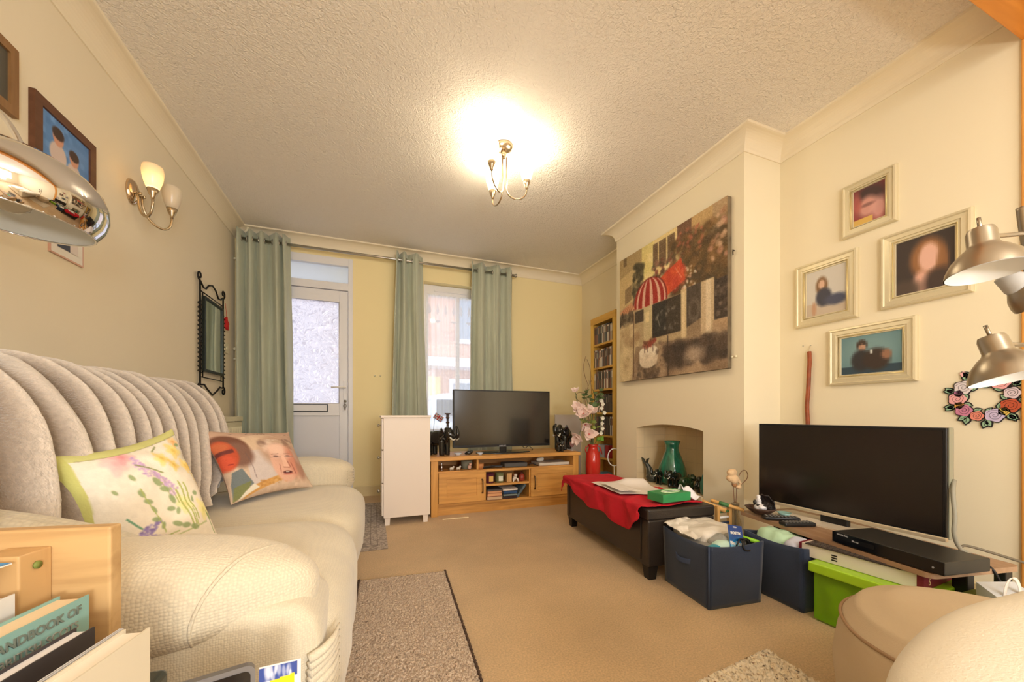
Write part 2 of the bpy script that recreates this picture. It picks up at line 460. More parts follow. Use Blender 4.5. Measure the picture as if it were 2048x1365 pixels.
# far wall with door and window openings
DX0, DX1, DZ = -1.04, -0.177, 2.31
WX0, WX1, WZ0, WZ1 = 0.50, 1.26, 0.585, 2.19
mb = MB()
for x0, x1, z0, z1 in [(XL - .1, DX0, 0, ZC), (DX0, DX1, DZ, ZC), (DX1, WX0, 0, ZC), (WX0, WX1, 0, WZ0), (WX0, WX1, WZ1, ZC), (WX1, XA + .1, 0, ZC)]:
    mb.box(x0, x1, YW, YW + .28, z0, z1)
struct('wall_far', mb, m_wf)
mb = MB().box(XL - .1, -.2, YB - .1, YB, 0, ZC).box(1.8, XA + .1, YB - .1, YB, 0, ZC).box(-.2, 1.8, YB - .1, YB, 0, .8).box(-.2, 1.8, YB - .1, YB, 2.15, ZC)
struct('wall_back', mb, m_wl)
# coving swept round the front room
def sweep(path, prof, zc):
    """path: corner points with the room on the left-hand side; prof: (inset, drop)"""
    P = [V(p) for p in path]; n = len(P); rings = []
    for w, d in prof:
        ring = []
        for i, p in enumerate(P):
            t0 = (p - P[i - 1]).normalized() if i > 0 else (P[1] - p).normalized()
            t1 = (P[i + 1] - p).normalized() if i < n - 1 else t0
            n0 = V((-t0.y, t0.x)); n1 = V((-t1.y, t1.x)); k = n0 + n1
            q = p + k * (w / max(0.2, k.dot(n0)) * 1.0)
            ring.append(V((q.x, q.y, zc - d)))
        rings.append(ring)
    mb = MB(); m = len(prof)
    mb.v = [q for r in rings for q in r]
    for k in range(m - 1):
        for i in range(n - 1):
            mb.f.append((k * n + i, k * n + i + 1, (k + 1) * n + i + 1, (k + 1) * n + i)); mb.sm.append(False)
    return mb
cove = [(0, .098), (.007, .098), (.010, .088)] + [(.012 + .078 * (1 - math.cos(a)), .084 - .072 * math.sin(a)) for a in [R_(x) for x in range(0, 91, 10)]] + [(.097, .010), (.100, .0)]
path = [(XA, YO), (XA, 1.61), (XC, 1.61), (XC, 2.85), (XA, 2.85), (XA, YW), (XL, YW), (XL, YO)]
struct('trim_1', sweep(path, cove, ZC), m_cv)
skirt = [(0, -.10), (.008, -.10), (.014, -.092), (.015, -.0)]
m_sk = mat('skirting_cream', (226, 208, 160), .5)
struct('baseboard_far', sweep([(WX1, YW), (DX1 + .01, YW)], skirt, 0), m_sk)
struct('baseboard_right', sweep([(XA, YO), (XA, 1.61), (XC, 1.61), (XC, 1.9)], skirt, 0), m_sk)
struct('baseboard_alcove', sweep([(XC, 2.58), (XC, 2.85), (XA, 2.85), (XA, YW), (WX1, YW)], skirt, 0), m_sk)
struct('baseboard_left', sweep([(XL, YW), (XL, YB)], skirt, 0), m_sk)
# timber lined opening between the rooms
m_or = wood('orange_pine', (226, 150, 62), 'X', .4, .85)
m_orz = wood('orange_pine_upright', (226, 160, 78), 'Z', .4, .85)
struct('trim_2', MB().box(XL, XA, YO - .14, YO, 2.26, ZC + .01, b=.004), m_or)
struct('trim_3', MB().box(XA - .012, XA + .02, YO - .14, YO, 0, 2.26, b=.004).box(XL - .02, XL + .012, YO - .14, YO, 0, 2.26, b=.004), m_orz)

# ------------------------------------------------------------------ front door
door = thing('door_1', None, None, ((DX0 + DX1) / 2, YW + .05, 0)); door['kind'] = 'structure'
y0, y1 = YW - .012, YW + .06
mb = MB()
mb.box(DX0, DX0 + .055, y0, y1, 0, DZ, b=.004).box(DX1 - .042, DX1, y0, y1, 0, DZ, b=.004).box(DX0 + .05, DX1 - .04, y0 + .0015, y1 - .001, 2.235, DZ - .001, b=.004).box(DX0 + .05, DX1 - .04, y0 + .0015, y1 - .001, 2.0, 2.07, b=.004)
obj('frame', mb, m_pvc, door, local=False)
lx0, lx1 = DX0 + .058, DX1 - .045; gx0, gx1 = -.905, -.297
mb = MB(); ya, yb_ = YW + .004, YW + .055
mb.box(lx0, gx0, ya, yb_, .02, 1.995, b=.005).box(gx1, lx1, ya, yb_, .02, 1.995, b=.005).box(gx0, gx1, ya, yb_, 1.885, 1.995, b=.005).box(gx0, gx1, ya, yb_, .79, .908, b=.005).box(gx0, gx1, ya, yb_, .02, .13, b=.005)
leaf = obj('door_leaf', mb, m_pvc, door, local=False)
obj('lower_panel', MB().box(gx0, gx1, YW + .02, YW + .04, .12, .80), mat('white_upvc_panel', (228, 226, 230), .35), leaf, local=False)
obj('glazing_bead', MB().tube([(gx0 + .004, YW + .012, .908), (gx1 - .004, YW + .012, .908), (gx1 - .004, YW + .012, 1.885), (gx0 + .004, YW + .012, 1.885)], .006, 6, True), m_pvc, leaf, local=False)
# patterned obscure glass: swirled relief
mg = bpy.data.materials.new('patterned_glass'); mg.use_nodes = True; nt = mg.node_tree; N = nt.nodes; L = nt.links; N.clear()
o = N.new('ShaderNodeOutputMaterial'); tr = N.new('ShaderNodeBsdfTranslucent'); gl = N.new('ShaderNodeBsdfGlossy'); mx = N.new('ShaderNodeMixShader')
tc = N.new('ShaderNodeTexCoord'); nz = N.new('ShaderNodeTexNoise'); nz.inputs['Scale'].default_value = 12; nz.inputs['Detail'].default_value = .6; nz.inputs['Distortion'].default_value = 1.3
mu = N.new('ShaderNodeMath'); mu.operation = 'MULTIPLY'; mu.inputs[1].default_value = 20
sn = N.new('ShaderNodeMath'); sn.operation = 'SINE'; L.new(tc.outputs['Object'], nz.inputs['Vector']); L.new(nz.outputs['Fac'], mu.inputs[0]); L.new(mu.outputs[0], sn.inputs[0])
cr = N.new('ShaderNodeValToRGB'); e = cr.color_ramp.elements; e[0].position = .0; e[0].color = (.80, .79, .84, 1); e[1].position = .94; e[1].color = (.80, .79, .84, 1)
q = e.new(.985); q.color = (.66, .65, .71, 1); q = e.new(.08); q.color = (.86, .85, .90, 1)
ab = N.new('ShaderNodeMath'); ab.operation = 'ABSOLUTE'; L.new(sn.outputs[0], ab.inputs[0]); L.new(ab.outputs[0], cr.inputs[0]); L.new(cr.outputs[0], tr.inputs[0])
bp = N.new('ShaderNodeBump'); bp.inputs['Strength'].default_value = .8; bp.inputs['Distance'].default_value = .004; L.new(ab.outputs[0], bp.inputs['Height']); L.new(bp.outputs[0], gl.inputs['Normal']); gl.inputs['Roughness'].default_value = .15
mx.inputs[0].default_value = .1; L.new(tr.outputs[0], mx.inputs[1]); L.new(gl.outputs[0], mx.inputs[2]); L.new(mx.outputs[0], o.inputs[0])
obj('patterned_glass', MB().box(gx0 - .01, gx1 + .01, YW + .026, YW + .032, .90, 1.89), mg, leaf, local=False)
mf = bpy.data.materials.new('frosted_glass'); mf.use_nodes = True; N = mf.node_tree.nodes; N.clear(); o = N.new('ShaderNodeOutputMaterial'); t = N.new('ShaderNodeBsdfTranslucent'); t.inputs[0].default_value = (.68, .70, .72, 1); mf.node_tree.links.new(t.outputs[0], o.inputs[0])
obj('transom_glass', MB().box(DX0 + .045, DX1 - .038, YW + .03, YW + .036, 2.065, 2.24), mf, door, local=False)
mb = MB().box(-.70, -.397, YW - .004, YW + .006, .826, .902, b=.003)
lb = obj('letterbox', mb, mat('dark_rubber', (60, 62, 66), .5), leaf, local=False)
obj('flap', MB().box(-.692, -.405, YW - .009, YW + .002, .834, .894, b=.003), m_pvc, lb, local=False)
mb = MB().box(-.262, -.232, YW - .006, YW + .006, .86, 1.13, b=.004)
hp = obj('handle', mb, m_pvc, leaf, local=False)
obj('lever', MB().tube([(-.247, YW, 1.062), (-.247, YW - .045, 1.062), (-.262, YW - .052, 1.062), (-.366, YW - .052, 1.060)], [.009, .009, .01, .007], 10), mat('white_lever', (240, 236, 232), .3), hp, local=False)
m_steel = mat('brushed_steel', (190, 186, 178), .28, 1.0)
kr = obj('lock', MB().cyl(0, 0, 0, .012, .013, M=frame_m((-.247, YW - .006, .93), (1, 0, 0), (0, 0, 1))), m_steel, hp, local=False)
keys = obj('key', MB().box(-.249, -.245, YW - .045, YW - .018, .90, .94).box(-.254, -.240, YW - .034, YW - .030, .845, .905).tube([(-.247 + .014 * math.cos(a), YW - .034, .885 + .02 * math.sin(a)) for a in [k * PI / 6 for k in range(12)]], .0018, 6, True), mat('key_metal', (90, 84, 80), .35, 1), None, local=False, origin=(-.247, YW - .03, .9))
tag(keys, 'bunch of dark metal keys hanging in the lock of the white front door', 'keys')

# ------------------------------------------------------------------ window
win = thing('window_1', None, None, ((WX0 + WX1) / 2, YW + .12, WZ0)); win['kind'] = 'structure'
ya, yb_ = YW + .09, YW + .15
mb = MB().box(WX0, WX0 + .06, ya, yb_, WZ0, WZ1, b=.004).box(WX1 - .06, WX1, ya, yb_, WZ0, WZ1, b=.004).box(WX0 + .001, WX1 - .001, ya + .0015, yb_ - .001, WZ1 - .115, WZ1 - .001, b=.004).box(WX0 + .001, WX1 - .001, ya + .0015, yb_ - .001, WZ0, WZ0 + .06, b=.004).box(.86, .90, ya + .01, yb_, WZ0 + .05, WZ1 - .1, b=.004)
fr = obj('window_frame', mb, m_pvc, win, local=False)
obj('trickle_vent', MB().box(.62, .98, ya - .012, ya + .004, WZ1 - .07, WZ1 - .045, b=.003).box(.66, .74, ya - .014, ya - .01, WZ1 - .060, WZ1 - .055), m_pvc, fr, local=False)
obj('pane', MB().box(WX0 + .05, WX1 - .05, ya + .028, ya + .032, WZ0 + .05, WZ1 - .105), glassmix('clear_glass', (255, 255, 255), .08), win, local=False)
obj('window_sill', MB().box(WX0 - .03, WX1 + .03, YW - .03, YW + .09, WZ0 - .03, WZ0 + .001, b=.006), m_white, win, local=False)
m_net = glassmix('net_voile', (255, 255, 255), .46, kind='net')
def netf(u, v):
    x = WX0 + .03 + (WX1 - WX0 - .06) * u; z = WZ0 + .02 + (2.075 - WZ0 - .02) * v
    return (x, YW + .055 + .008 * math.sin(u * 75 + v * 2), z)
net = obj('net_curtain', MB().grid(netf, 150, 6), m_net, None, local=False, origin=(.88, YW + .055, WZ0 + .02))
tag(net, 'sheer white net curtain hanging against the window between the green curtains', 'net curtain')
mb = MB()
for i in range(9):
    x = .565 + i * .085
    mb.prism([(x - .016, 1.90), (x, 1.86), (x + .016, 1.90), (x, 1.99)], YW + .044, YW + .046, 'XZ')
    mb.prism([(x - .040, 1.80), (x, 1.775), (x + .040, 1.80), (x, 1.812)], YW + .044, YW + .046, 'XZ') if i % 2 else None
obj('lace_motif', mb, glassmix('net_motif', (255, 255, 255), .6, kind='net'), net, local=False)
wr = thing('window_2', None, None, (.8, YB - .05, .8)); wr['kind'] = 'structure'
obj('window_frame', MB().box(-.2, -.14, YB - .07, YB - .02, .8, 2.15).box(1.74, 1.8, YB - .07, YB - .02, .8, 2.15).box(.77, .83, YB - .07, YB - .02, .8, 2.15).box(-.2, 1.8, YB - .07, YB - .02, .8, .86).box(-.2, 1.8, YB - .07, YB - .02, 2.09, 2.15), m_pvc, wr, local=False)

# ------------------------------------------------------------------ the street outside
mbk = mat('house_brick', (214, 176, 160), .9, var=(6, .15))
hs = thing('terraced_house', 'red brick terraced house with white bay window across the street', 'house', (1.4, 12.5, 0))
obj('wall', MB().box(-5, 8, 12.5, 13.5, -.6, 5.2), mbk, hs, local=False)
obj('roof', MB().prism([(12.3, 5.2), (16, 7.6), (16, 7.4), (12.3, 5.0)], -5, 8, 'YZ'), mat('roof_slate', (170, 170, 178), .8), hs, local=False)
m_ww = mat('house_window_white', (235, 235, 240), .5); m_wg = mat('house_window_glass', (150, 160, 175), .2)
for x0, x1, z0, z1 in [(2.6, 3.9, 3.2, 4.8), (.9, 1.7, 3.2, 4.6), (2.4, 4.2, .5, 2.0), (.3, .9, 3.3, 4.6)]:
    w = obj('window', MB().box(x0, x1, 12.4, 12.55, z0, z1), m_ww, hs, local=False)
    obj('pane', MB().box(x0 + .12, (x0 + x1) / 2 - .05, 12.37, 12.41, z0 + .15, z1 - .15).box((x0 + x1) / 2 + .05, x1 - .12, 12.37, 12.41, z0 + .15, z1 - .15), m_wg, w, local=False)
obj('bay_roof', MB().prism([(11.9, 2.35), (12.55, 2.75), (12.55, 2.3)], 1.2, 4.6, 'YZ'), m_ww, hs, local=False)
obj('door', MB().box(1.35, 2.1, 12.4, 12.55, 0, 2.05), mat('house_door_cream', (225, 205, 140), .5), hs, local=False)
tag(obj('pavement', MB().box(-8, 14, YW + .6, 12.4, -.25, -.15), mat('street_grey', (205, 205, 210), .9)), 'pale grey street seen through the lower window', 'street')
car = thing('car', 'silver car parked in the street outside the window', 'car', (2.2, 8.6, -.15))
mb = MB().soft((2.2, 8.6, .38), (1.9, .8, .36), 5).soft((2.1, 8.6, .88), (1.05, .72, .42), 3.4)
obj('body', mb, mat('car_silver', (215, 222, 232), .25, .3), car, local=False)
obj('side_window', MB().box(1.25, 2.0, 7.83, 7.9, .78, 1.12, b=.02).box(2.1, 2.85, 7.83, 7.9, .78, 1.12, b=.02), mat('car_glass', (70, 85, 95), .1), car, local=False)
for x in (1.0, 3.4): obj('wheel', MB().cyl(0, 0, 0, .2, .31, M=frame_m((x, 7.98, .17), (1, 0, 0), (0, 0, 1))), mat('tyre', (40, 40, 42), .7), car, local=False)

# ------------------------------------------------------------------ pipe, radiator, switch, hooks
m_cp = mat('cream_gloss', (238, 228, 196), .35)
pi_ = thing('heating_pipe', 'cream painted pipe running up the left corner beside the curtain', 'pipe', (-1.105, 3.93, 0))
obj('pipe', MB().tube([(-1.115, 3.935, 0), (-1.115, 3.935, 2.27), (-1.112, 3.93, 2.33), (-1.07, 3.92, 2.385), (-1.03, 3.91, 2.43), (-1.02, 3.90, ZC)], .011, 10).tube([(-1.09, 3.955, .0), (-1.09, 3.955, 2.25), (-1.085, 3.95, 2.31), (-1.04, 3.945, 2.38), (-1.0, 3.94, 2.41), (-.985, 3.935, ZC)], .009, 8), m_cp, pi_, local=False)
for z in (2.17, 1.29, .5): obj('pipe_clip', MB().box(-1.138, -1.095, 3.922, 3.950, z - .008, z + .008, b=.003), m_cp, pi_, local=False)
ra = thing('radiator', 'cream panel radiator on the left wall below the wall mirror', 'radiator', (-1.07, 3.45, .2))
mb = MB().box(-1.10, -1.04, 3.30, 3.80, .2, .74, b=.006)
for i in range(19): y = 3.325 + i * .025; mb.box(-1.045, -1.036, y - .006, y + .006, .23, .70, b=.003)
obj('panel', mb, m_cp, ra, local=False)
obj('top_grille', MB().box(-1.115, -1.035, 3.295, 3.805, .745, .785, b=.004), m_cp, ra, local=False)
obj('bracket', MB().box(XL - .004, -1.09, 3.42, 3.45, .3, .7), m_cp, ra, local=False)
obj('bracket', MB().box(XL - .004, -1.09, 3.7, 3.73, .3, .7), m_cp, ra, local=False)
sw = thing('light_switch', 'small white light switch on the left wall near the corner', 'switch', (XL, 3.74, 1.35))
obj('plate', MB().box(XL, XL + .009, 3.70, 3.785, 1.31, 1.395, b=.003), m_cp, sw, local=False)
obj('rocker', MB().box(XL + .008, XL + .014, 3.735, 3.75, 1.34, 1.365, b=.002), m_cp, sw, local=False)
tag(obj('wall_hook', MB().ball(XL + .012, 3.92, 1.376, .012, n=10), m_cp, None, local=False, origin=(XL, 3.92, 1.376)), 'tiny cream hook on the left wall beside the pipe', 'hook')
for i, (x, z) in enumerate([(.02, 1.187), (.075, 1.187)]):
    tag(obj('wall_hook', MB().ball(x, YW - .008, z, .009, n=8), m_cp, None, local=False, origin=(x, YW, z)), ['small cream hook left of the pair on the far wall beside the door', 'small cream hook right of the pair, nearer the middle curtain'][i], 'hook', 'hooks between door and curtain')
for i, y in enumerate([1.69, 1.735]):
    pass

# ------------------------------------------------------------------ curtain rail and curtains
rail = thing('curtain_rail', 'long brushed steel curtain rail above the door and window', 'curtain rail', (.2, 3.87, 2.333))
obj('rod', MB().tube([(-1.06, 3.87, 2.333), (1.452, 3.87, 2.333)], .0125, 12), m_steel, rail, local=False)
obj('finial', MB().tube([(1.452, 3.87, 2.333), (1.475, 3.87, 2.333), (1.478, 3.87, 2.333), (1.49, 3.87, 2.333)], [.014, .014, .02, .02], 12), m_steel, rail, local=False)
for x in (-1.03, 1.43): obj('bracket', MB().tube([(x, 3.87, 2.318), (x, YW, 2.318)], .007, 8).cyl(0, 0, 0, .012, .025, M=frame_m((x, YW - .012, 2.318), (1, 0, 0), (0, 0, 1)) ), m_steel, rail, local=False)
m_cur = mat('sage_curtain', (186, 190, 168), .85, var=(60, .06, (1, 1, .15)), bump=(260, .25, .002), sheen=.25)
def curtain(label, pts_top, pts_bot, z0, amp=.045, group=None):
    """pts: x positions of successive fold crests at the top / bottom"""
    n = len(pts_top) - 1
    top, bot = pts_top, pts_bot
    def f(u, v):
        k = min(n - 1, int(u * n)); t = u * n - k
        xt = top[k] + (top[k + 1] - top[k]) * t; xb = bot[k] + (bot[k + 1] - bot[k]) * t
        w = v ** .8
        x = xb + (xt - xb) * w
        ph = math.cos(PI * (k + t)); a = amp * (.85 + .25 * math.sin(3 * k + 1.7)) * (1.0 if v > .9 else 1 - .12 * math.sin(v * 7 + k))
        s = abs(ph) ** .75 * (1 if ph > 0 else -1)
        x += .010 * math.sin(v * 5 + k * 2.1) * (1 - v)
        return V((x, 3.87 - a * s + .006 * math.sin(v * 11 + u * 20), z0 + (2.405 - z0) * v))
    mb = MB(); mb.sheet(f, n * 10, 40, .004)
    c = thing('curtain', label, 'curtain', ((top[0] + top[-1]) / 2, 3.87, z0), group=group)
    obj('fabric', mb, m_cur, c, local=False)
    for k in range(n):
        xm = (top[k] + top[k + 1]) / 2
        dx = (top[k + 1] - top[k])
        M = frame_m((xm, 3.87, 2.333), (0, 1, 0), (0, 0, 1))
        obj('eyelet', MB().tube([(.024 * math.cos(a), .024 * math.sin(a), 0) for a in [j * PI / 8 for j in range(16)]], .004, 6, True, M=M), m_steel, c, local=False)
    return c
gp = 'sage green eyelet curtains on the rail'
curtain('wide sage green curtain left of the front door, beside the pipe', [-1.085, -1.04, -1.00, -.955, -.915, -.86, -.80, -.755, -.745, -.70], [-1.09, -1.04, -.99, -.94, -.885, -.83, -.775, -.72, -.69, -.655], .04, .042, gp)
curtain('sage green curtain in the middle, between door and window, behind the white cabinet', [.222, .262, .290, .345, .40, .478], [.135, .20, .27, .35, .45, .57], .04, .045, gp)
curtain('sage green curtain at the right side of the window, behind the television', [.975, 1.015, 1.075, 1.17, 1.25, 1.34, 1.40, 1.452], [.925, .99, 1.08, 1.17, 1.26, 1.34, 1.41, 1.452], .30, .045, gp)
# ================================================================== SOFA
def woven(name, rgb, scale=190, var=.06, st=.5):
    m = mat(name, rgb, .92, sheen=.3); nt = m.node_tree; N = nt.nodes; L = nt.links; b = N['Principled BSDF']
    tc = N.new('ShaderNodeTexCoord'); vo = N.new('ShaderNodeTexVoronoi'); vo.inputs['Scale'].default_value = scale; vo.inputs['Randomness'].default_value = .4
    nz = N.new('ShaderNodeTexNoise'); nz.inputs['Scale'].default_value = 5; nz.inputs['Detail'].default_value = 5
    L.new(tc.outputs['Object'], vo.inputs['Vector']); L.new(tc.outputs['Object'], nz.inputs['Vector'])
    bp = N.new('ShaderNodeBump'); bp.inputs['Strength'].default_value = st; bp.inputs['Distance'].default_value = .003; bp.invert = True
    L.new(vo.outputs['Distance'], bp.inputs['Height']); L.new(bp.outputs[0], b.inputs['Normal'])
    mr = N.new('ShaderNodeMapRange'); mr.inputs['From Min'].default_value = .3; mr.inputs['From Max'].default_value = .7; mr.inputs['To Min'].default_value = 1 - var; mr.inputs['To Max'].default_value = 1 + var * .6
    L.new(nz.outputs['Fac'], mr.inputs['Value'])
    m2 = N.new('ShaderNodeMapRange'); m2.inputs['From Min'].default_value = .0; m2.inputs['From Max'].default_value = .7; m2.inputs['To Min'].default_value = 1.03; m2.inputs['To Max'].default_value = .86
    L.new(vo.outputs['Distance'], m2.inputs['Value'])
    mu = N.new('ShaderNodeMath'); mu.operation = 'MULTIPLY'; L.new(mr.outputs[0], mu.inputs[0]); L.new(m2.outputs[0], mu.inputs[1])
    vm = N.new('ShaderNodeVectorMath'); vm.operation = 'SCALE'; vm.inputs[0].default_value = lin(rgb); L.new(mu.outputs[0], vm.inputs['Scale']); L.new(vm.outputs[0], b.inputs['Base Color'])
    return m
m_sofa = woven('sofa_cream_weave', (232, 219, 192), 260, .06, .3)
m_arm = woven('sofa_cream_chunky', (234, 220, 192), 190, .05, .5)
sofa = thing('sofa', 'large cream fabric sofa with plump arms along the left wall', 'sofa', (-.58, 1.68, 0))
obj('base', MB().box(-1.06, -.13, .70, 2.66, .04, .24, b=.03), m_sofa, sofa, local=False)
def seat_fn(cy, hy):
    def f(w, d):
        x, y, z = w
        k = max(0, d.x); t = max(0, -d.z)
        if d.z > .2: z += .012 * math.cos((y - cy) / hy * 1.5) - .018 * max(0, -d.x) + .004 * mnoise.noise(V((x * 6, y * 6, 0)))
        # front falls inwards and wrinkles near the floor
        x += -.045 * t * k + .007 * k * mnoise.noise(V((0, y * 9, z * 5)))
        return (x, y, z)
    return f
obj('seat_cushion', MB().soft((-.50, 1.155, .245), (.455, .415, .195), 5, 26, seat_fn(1.155, .415)), m_sofa, sofa, local=False)
obj('seat_cushion', MB().soft((-.50, 1.985, .232), (.462, .435, .185), 5, 26, seat_fn(1.985, .435)), m_sofa, sofa, local=False)
# gathered pleats at the front corner of the near seat cover
mb = MB()
for k in range(24):
    z = .06 + k * .0135; w = .006 * math.sin(k * 1.3)
    mb.tube(smooth_path([(-.105, .742, z), (-.083, .760 + w, z + .006), (-.068, .79 + w, z + .010), (-.062, .83, z + .011)], 4), [.0085, .0085, .0085, .008, .008, .0075, .007, .006, .005, .004, .003, .002, .001], 8)
obj('gathered_edge', mb, m_sofa, sofa, local=False)
def armfn(sgn, cy):
    def f(w, d):
        x, y, z = w
        tip = max(0, (x + .38) / .30) if x > -.38 else 0
        z = z - .022 * tip ** 2 + .004 * mnoise.noise(V((x * 8, y * 8, z * 8)))
        y = cy + (y - cy) * (1 - .42 * min(1.0, tip) ** 2)
        if d.z < -.2: z += .010 * mnoise.noise(V((x * 14, y * 10, 3)))
        return (x, y, z)
    return f
arm = obj('armrest', MB().soft((-.56, .845, .485), (.46, .145, .092), 2.7, 30, armfn(1, .845)), m_arm, sofa, local=False)
pts = []
for i in range(40):
    a = 2 * PI * i / 40; x = -.215 - .055 * math.cos(a + .5); dx = (x + .56) / .46; sq = (1 - abs(dx) ** 2.7) ** (1 / 2.7); tip = max(0, (x + .38) / .30)
    c_, s_ = math.cos(a), math.sin(a); k = 1 / (abs(c_) ** 2.7 + abs(s_) ** 2.7) ** (1 / 2.7)
    pts.append((x, .845 - .145 * sq * k * c_ * (1 - .42 * min(1, tip) ** 2), .485 + .092 * sq * k * s_ - .022 * tip ** 2))
obj('piping', MB().tube(pts, .0032, 6, True), m_arm, arm, local=False)
obj('arm_panel', MB().soft((-.57, .85, .24), (.485, .115, .235), 9, 16), m_sofa, sofa, local=False)
arm2 = obj('armrest', MB().soft((-.56, 2.53, .438), (.455, .165, .105), 4.2, 26, armfn(1, 2.53)), m_arm, sofa, local=False)
mb = MB()
for k in range(5): z = .40 + k * .016; mb.tube([(-.112, 2.50 + .01 * k, z), (-.105, 2.44, z + .003), (-.135, 2.385, z + .006)], .0025, 5)
obj('gathered_pleats', mb, m_arm, arm2, local=False)
obj('arm_panel', MB().soft((-.57, 2.54, .22), (.44, .13, .21), 9, 14), m_sofa, sofa, local=False)
for y in (1.22, 2.02): obj('back_cushion', MB().soft((-.915, y, .585), (.165, .46, .30), 2.8, 22, lambda w, d: (w.x - .06 * max(0, d.z), w.y, w.z)), m_sofa, sofa, local=False)
obj('back_frame', MB().box(-1.10, -.98, .72, 2.58, .1, .84, b=.05), m_sofa, sofa, local=False)

# ------------------------------------------------------------------ fur throw over the sofa back
m_fur = mat('fur_throw_taupe', (222, 200, 178), .95, sheen=.6, bump=(170, .9, .006))
nt = m_fur.node_tree; N = nt.nodes; L = nt.links; b = N['Principled BSDF']
va = N.new('ShaderNodeVertexColor'); va.layer_name = 'Col'
tc = N.new('ShaderNodeTexCoord'); nz = N.new('ShaderNodeTexNoise'); nz.inputs['Scale'].default_value = 90; nz.inputs['Detail'].default_value = 4
L.new(tc.outputs['Object'], nz.inputs['Vector']); mr = N.new('ShaderNodeMapRange'); mr.inputs['From Min'].default_value = .3; mr.inputs['From Max'].default_value = .7; mr.inputs['To Min'].default_value = .86; mr.inputs['To Max'].default_value = 1.08
L.new(nz.outputs['Fac'], mr.inputs['Value']); vm = N.new('ShaderNodeVectorMath'); vm.operation = 'SCALE'
L.new(va.outputs[0], vm.inputs[0]); L.new(mr.outputs[0], vm.inputs['Scale']); L.new(vm.outputs[0], b.inputs['Base Color'])
PROF = [(-1.080, .66), (-1.084, .83), (-1.066, .895), (-1.022, .927), (-.965, .926), (-.885, .902), (-.80, .845), (-.735, .765), (-.695, .67), (-.67, .58), (-.655, .50), (-.63, .455)]
def prof(t):
    s = t * (len(PROF) - 1); i = min(len(PROF) - 2, int(s)); f = s - i
    def cr(k):
        p0 = PROF[max(0, i - 1)][k]; p1 = PROF[i][k]; p2 = PROF[i + 1][k]; p3 = PROF[min(len(PROF) - 1, i + 2)][k]
        return .5 * (2 * p1 + (p2 - p0) * f + (2 * p0 - 5 * p1 + 4 * p2 - p3) * f * f + (3 * p1 - p0 - 3 * p2 + p3) * f ** 3)
    return cr(0), cr(1)
furcol = []
def fur_pt(u, v):
    """u along the sofa, v down the front"""
    t = v * (1.0 if u < .75 else 1 - .16 * ((u - .75) / .25))
    ymax = 2.66 - .50 * max(0, v - .45) ** 1.0 / .55 if v > .45 else 2.66
    y = .70 + (ymax - .70) * u
    x, z = prof(t); x2, z2 = prof(min(1, t + .01)); n = V((z - z2, 0, x2 - x)); n = n.normalized() if n.length > 1e-6 else V((1, 0, 0))
    if n.x < 0 and t > .4: n = -n
    if t <= .4 and n.z < 0 and x > -1.1: n = -n
    e = max(0, (u - .86) / .14)                       # rounded far end of the backrest
    z -= .08 * e ** 2 * (1 if t > .15 else .4) * (1 - .4 * v); x -= .05 * e * e * (1 if t > .35 else 0)
    ph = u * 18 + 1.7 * (v - .5) + .9 * mnoise.noise(V((u * 4, v * 1.6, 0))) + .35 * mnoise.noise(V((u * 15, v * 4, 5)))
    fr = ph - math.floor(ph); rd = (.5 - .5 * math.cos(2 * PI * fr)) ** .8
    amp = (.048 + .016 * mnoise.noise(V((u * 9, v * 3, 9)))) * (.35 + .65 * min(1, max(0, (t - .12) * 3)))
    fz = .0022 * mnoise.noise(V((u * 260, v * 130, 1)))
    h = amp * rd + fz + .010
    c = np.array(lin((244, 230, 214))) * np.array([.26, .215, .18]) + np.array(lin((244, 230, 214))) * np.array([.70, .74, .78]) * ( (.5 - .5 * math.cos(2 * PI * (fr - .06))) ** 1.15)  # rib valleys coloured darker and browner: fold shading painted over two-tone fur
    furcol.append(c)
    return V((x, y, z)) + n * h
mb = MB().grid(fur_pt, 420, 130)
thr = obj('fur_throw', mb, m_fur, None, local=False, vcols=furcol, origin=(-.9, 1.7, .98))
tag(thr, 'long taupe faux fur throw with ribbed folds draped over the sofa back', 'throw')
# bunched end of the throw lying on the seat in the near corner
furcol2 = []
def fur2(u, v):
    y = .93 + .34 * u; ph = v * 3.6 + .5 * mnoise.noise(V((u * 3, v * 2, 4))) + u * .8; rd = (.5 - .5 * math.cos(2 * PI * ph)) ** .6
    furcol2.append(np.array(lin((228, 210, 190))) * (.5 + .5 * rd))  # valleys between folds darkened, shading painted into the pile colour
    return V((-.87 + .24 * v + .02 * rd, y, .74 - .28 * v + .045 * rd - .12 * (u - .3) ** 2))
obj('bunched_fold', MB().grid(fur2, 90, 120), m_fur, thr, local=False, vcols=furcol2)

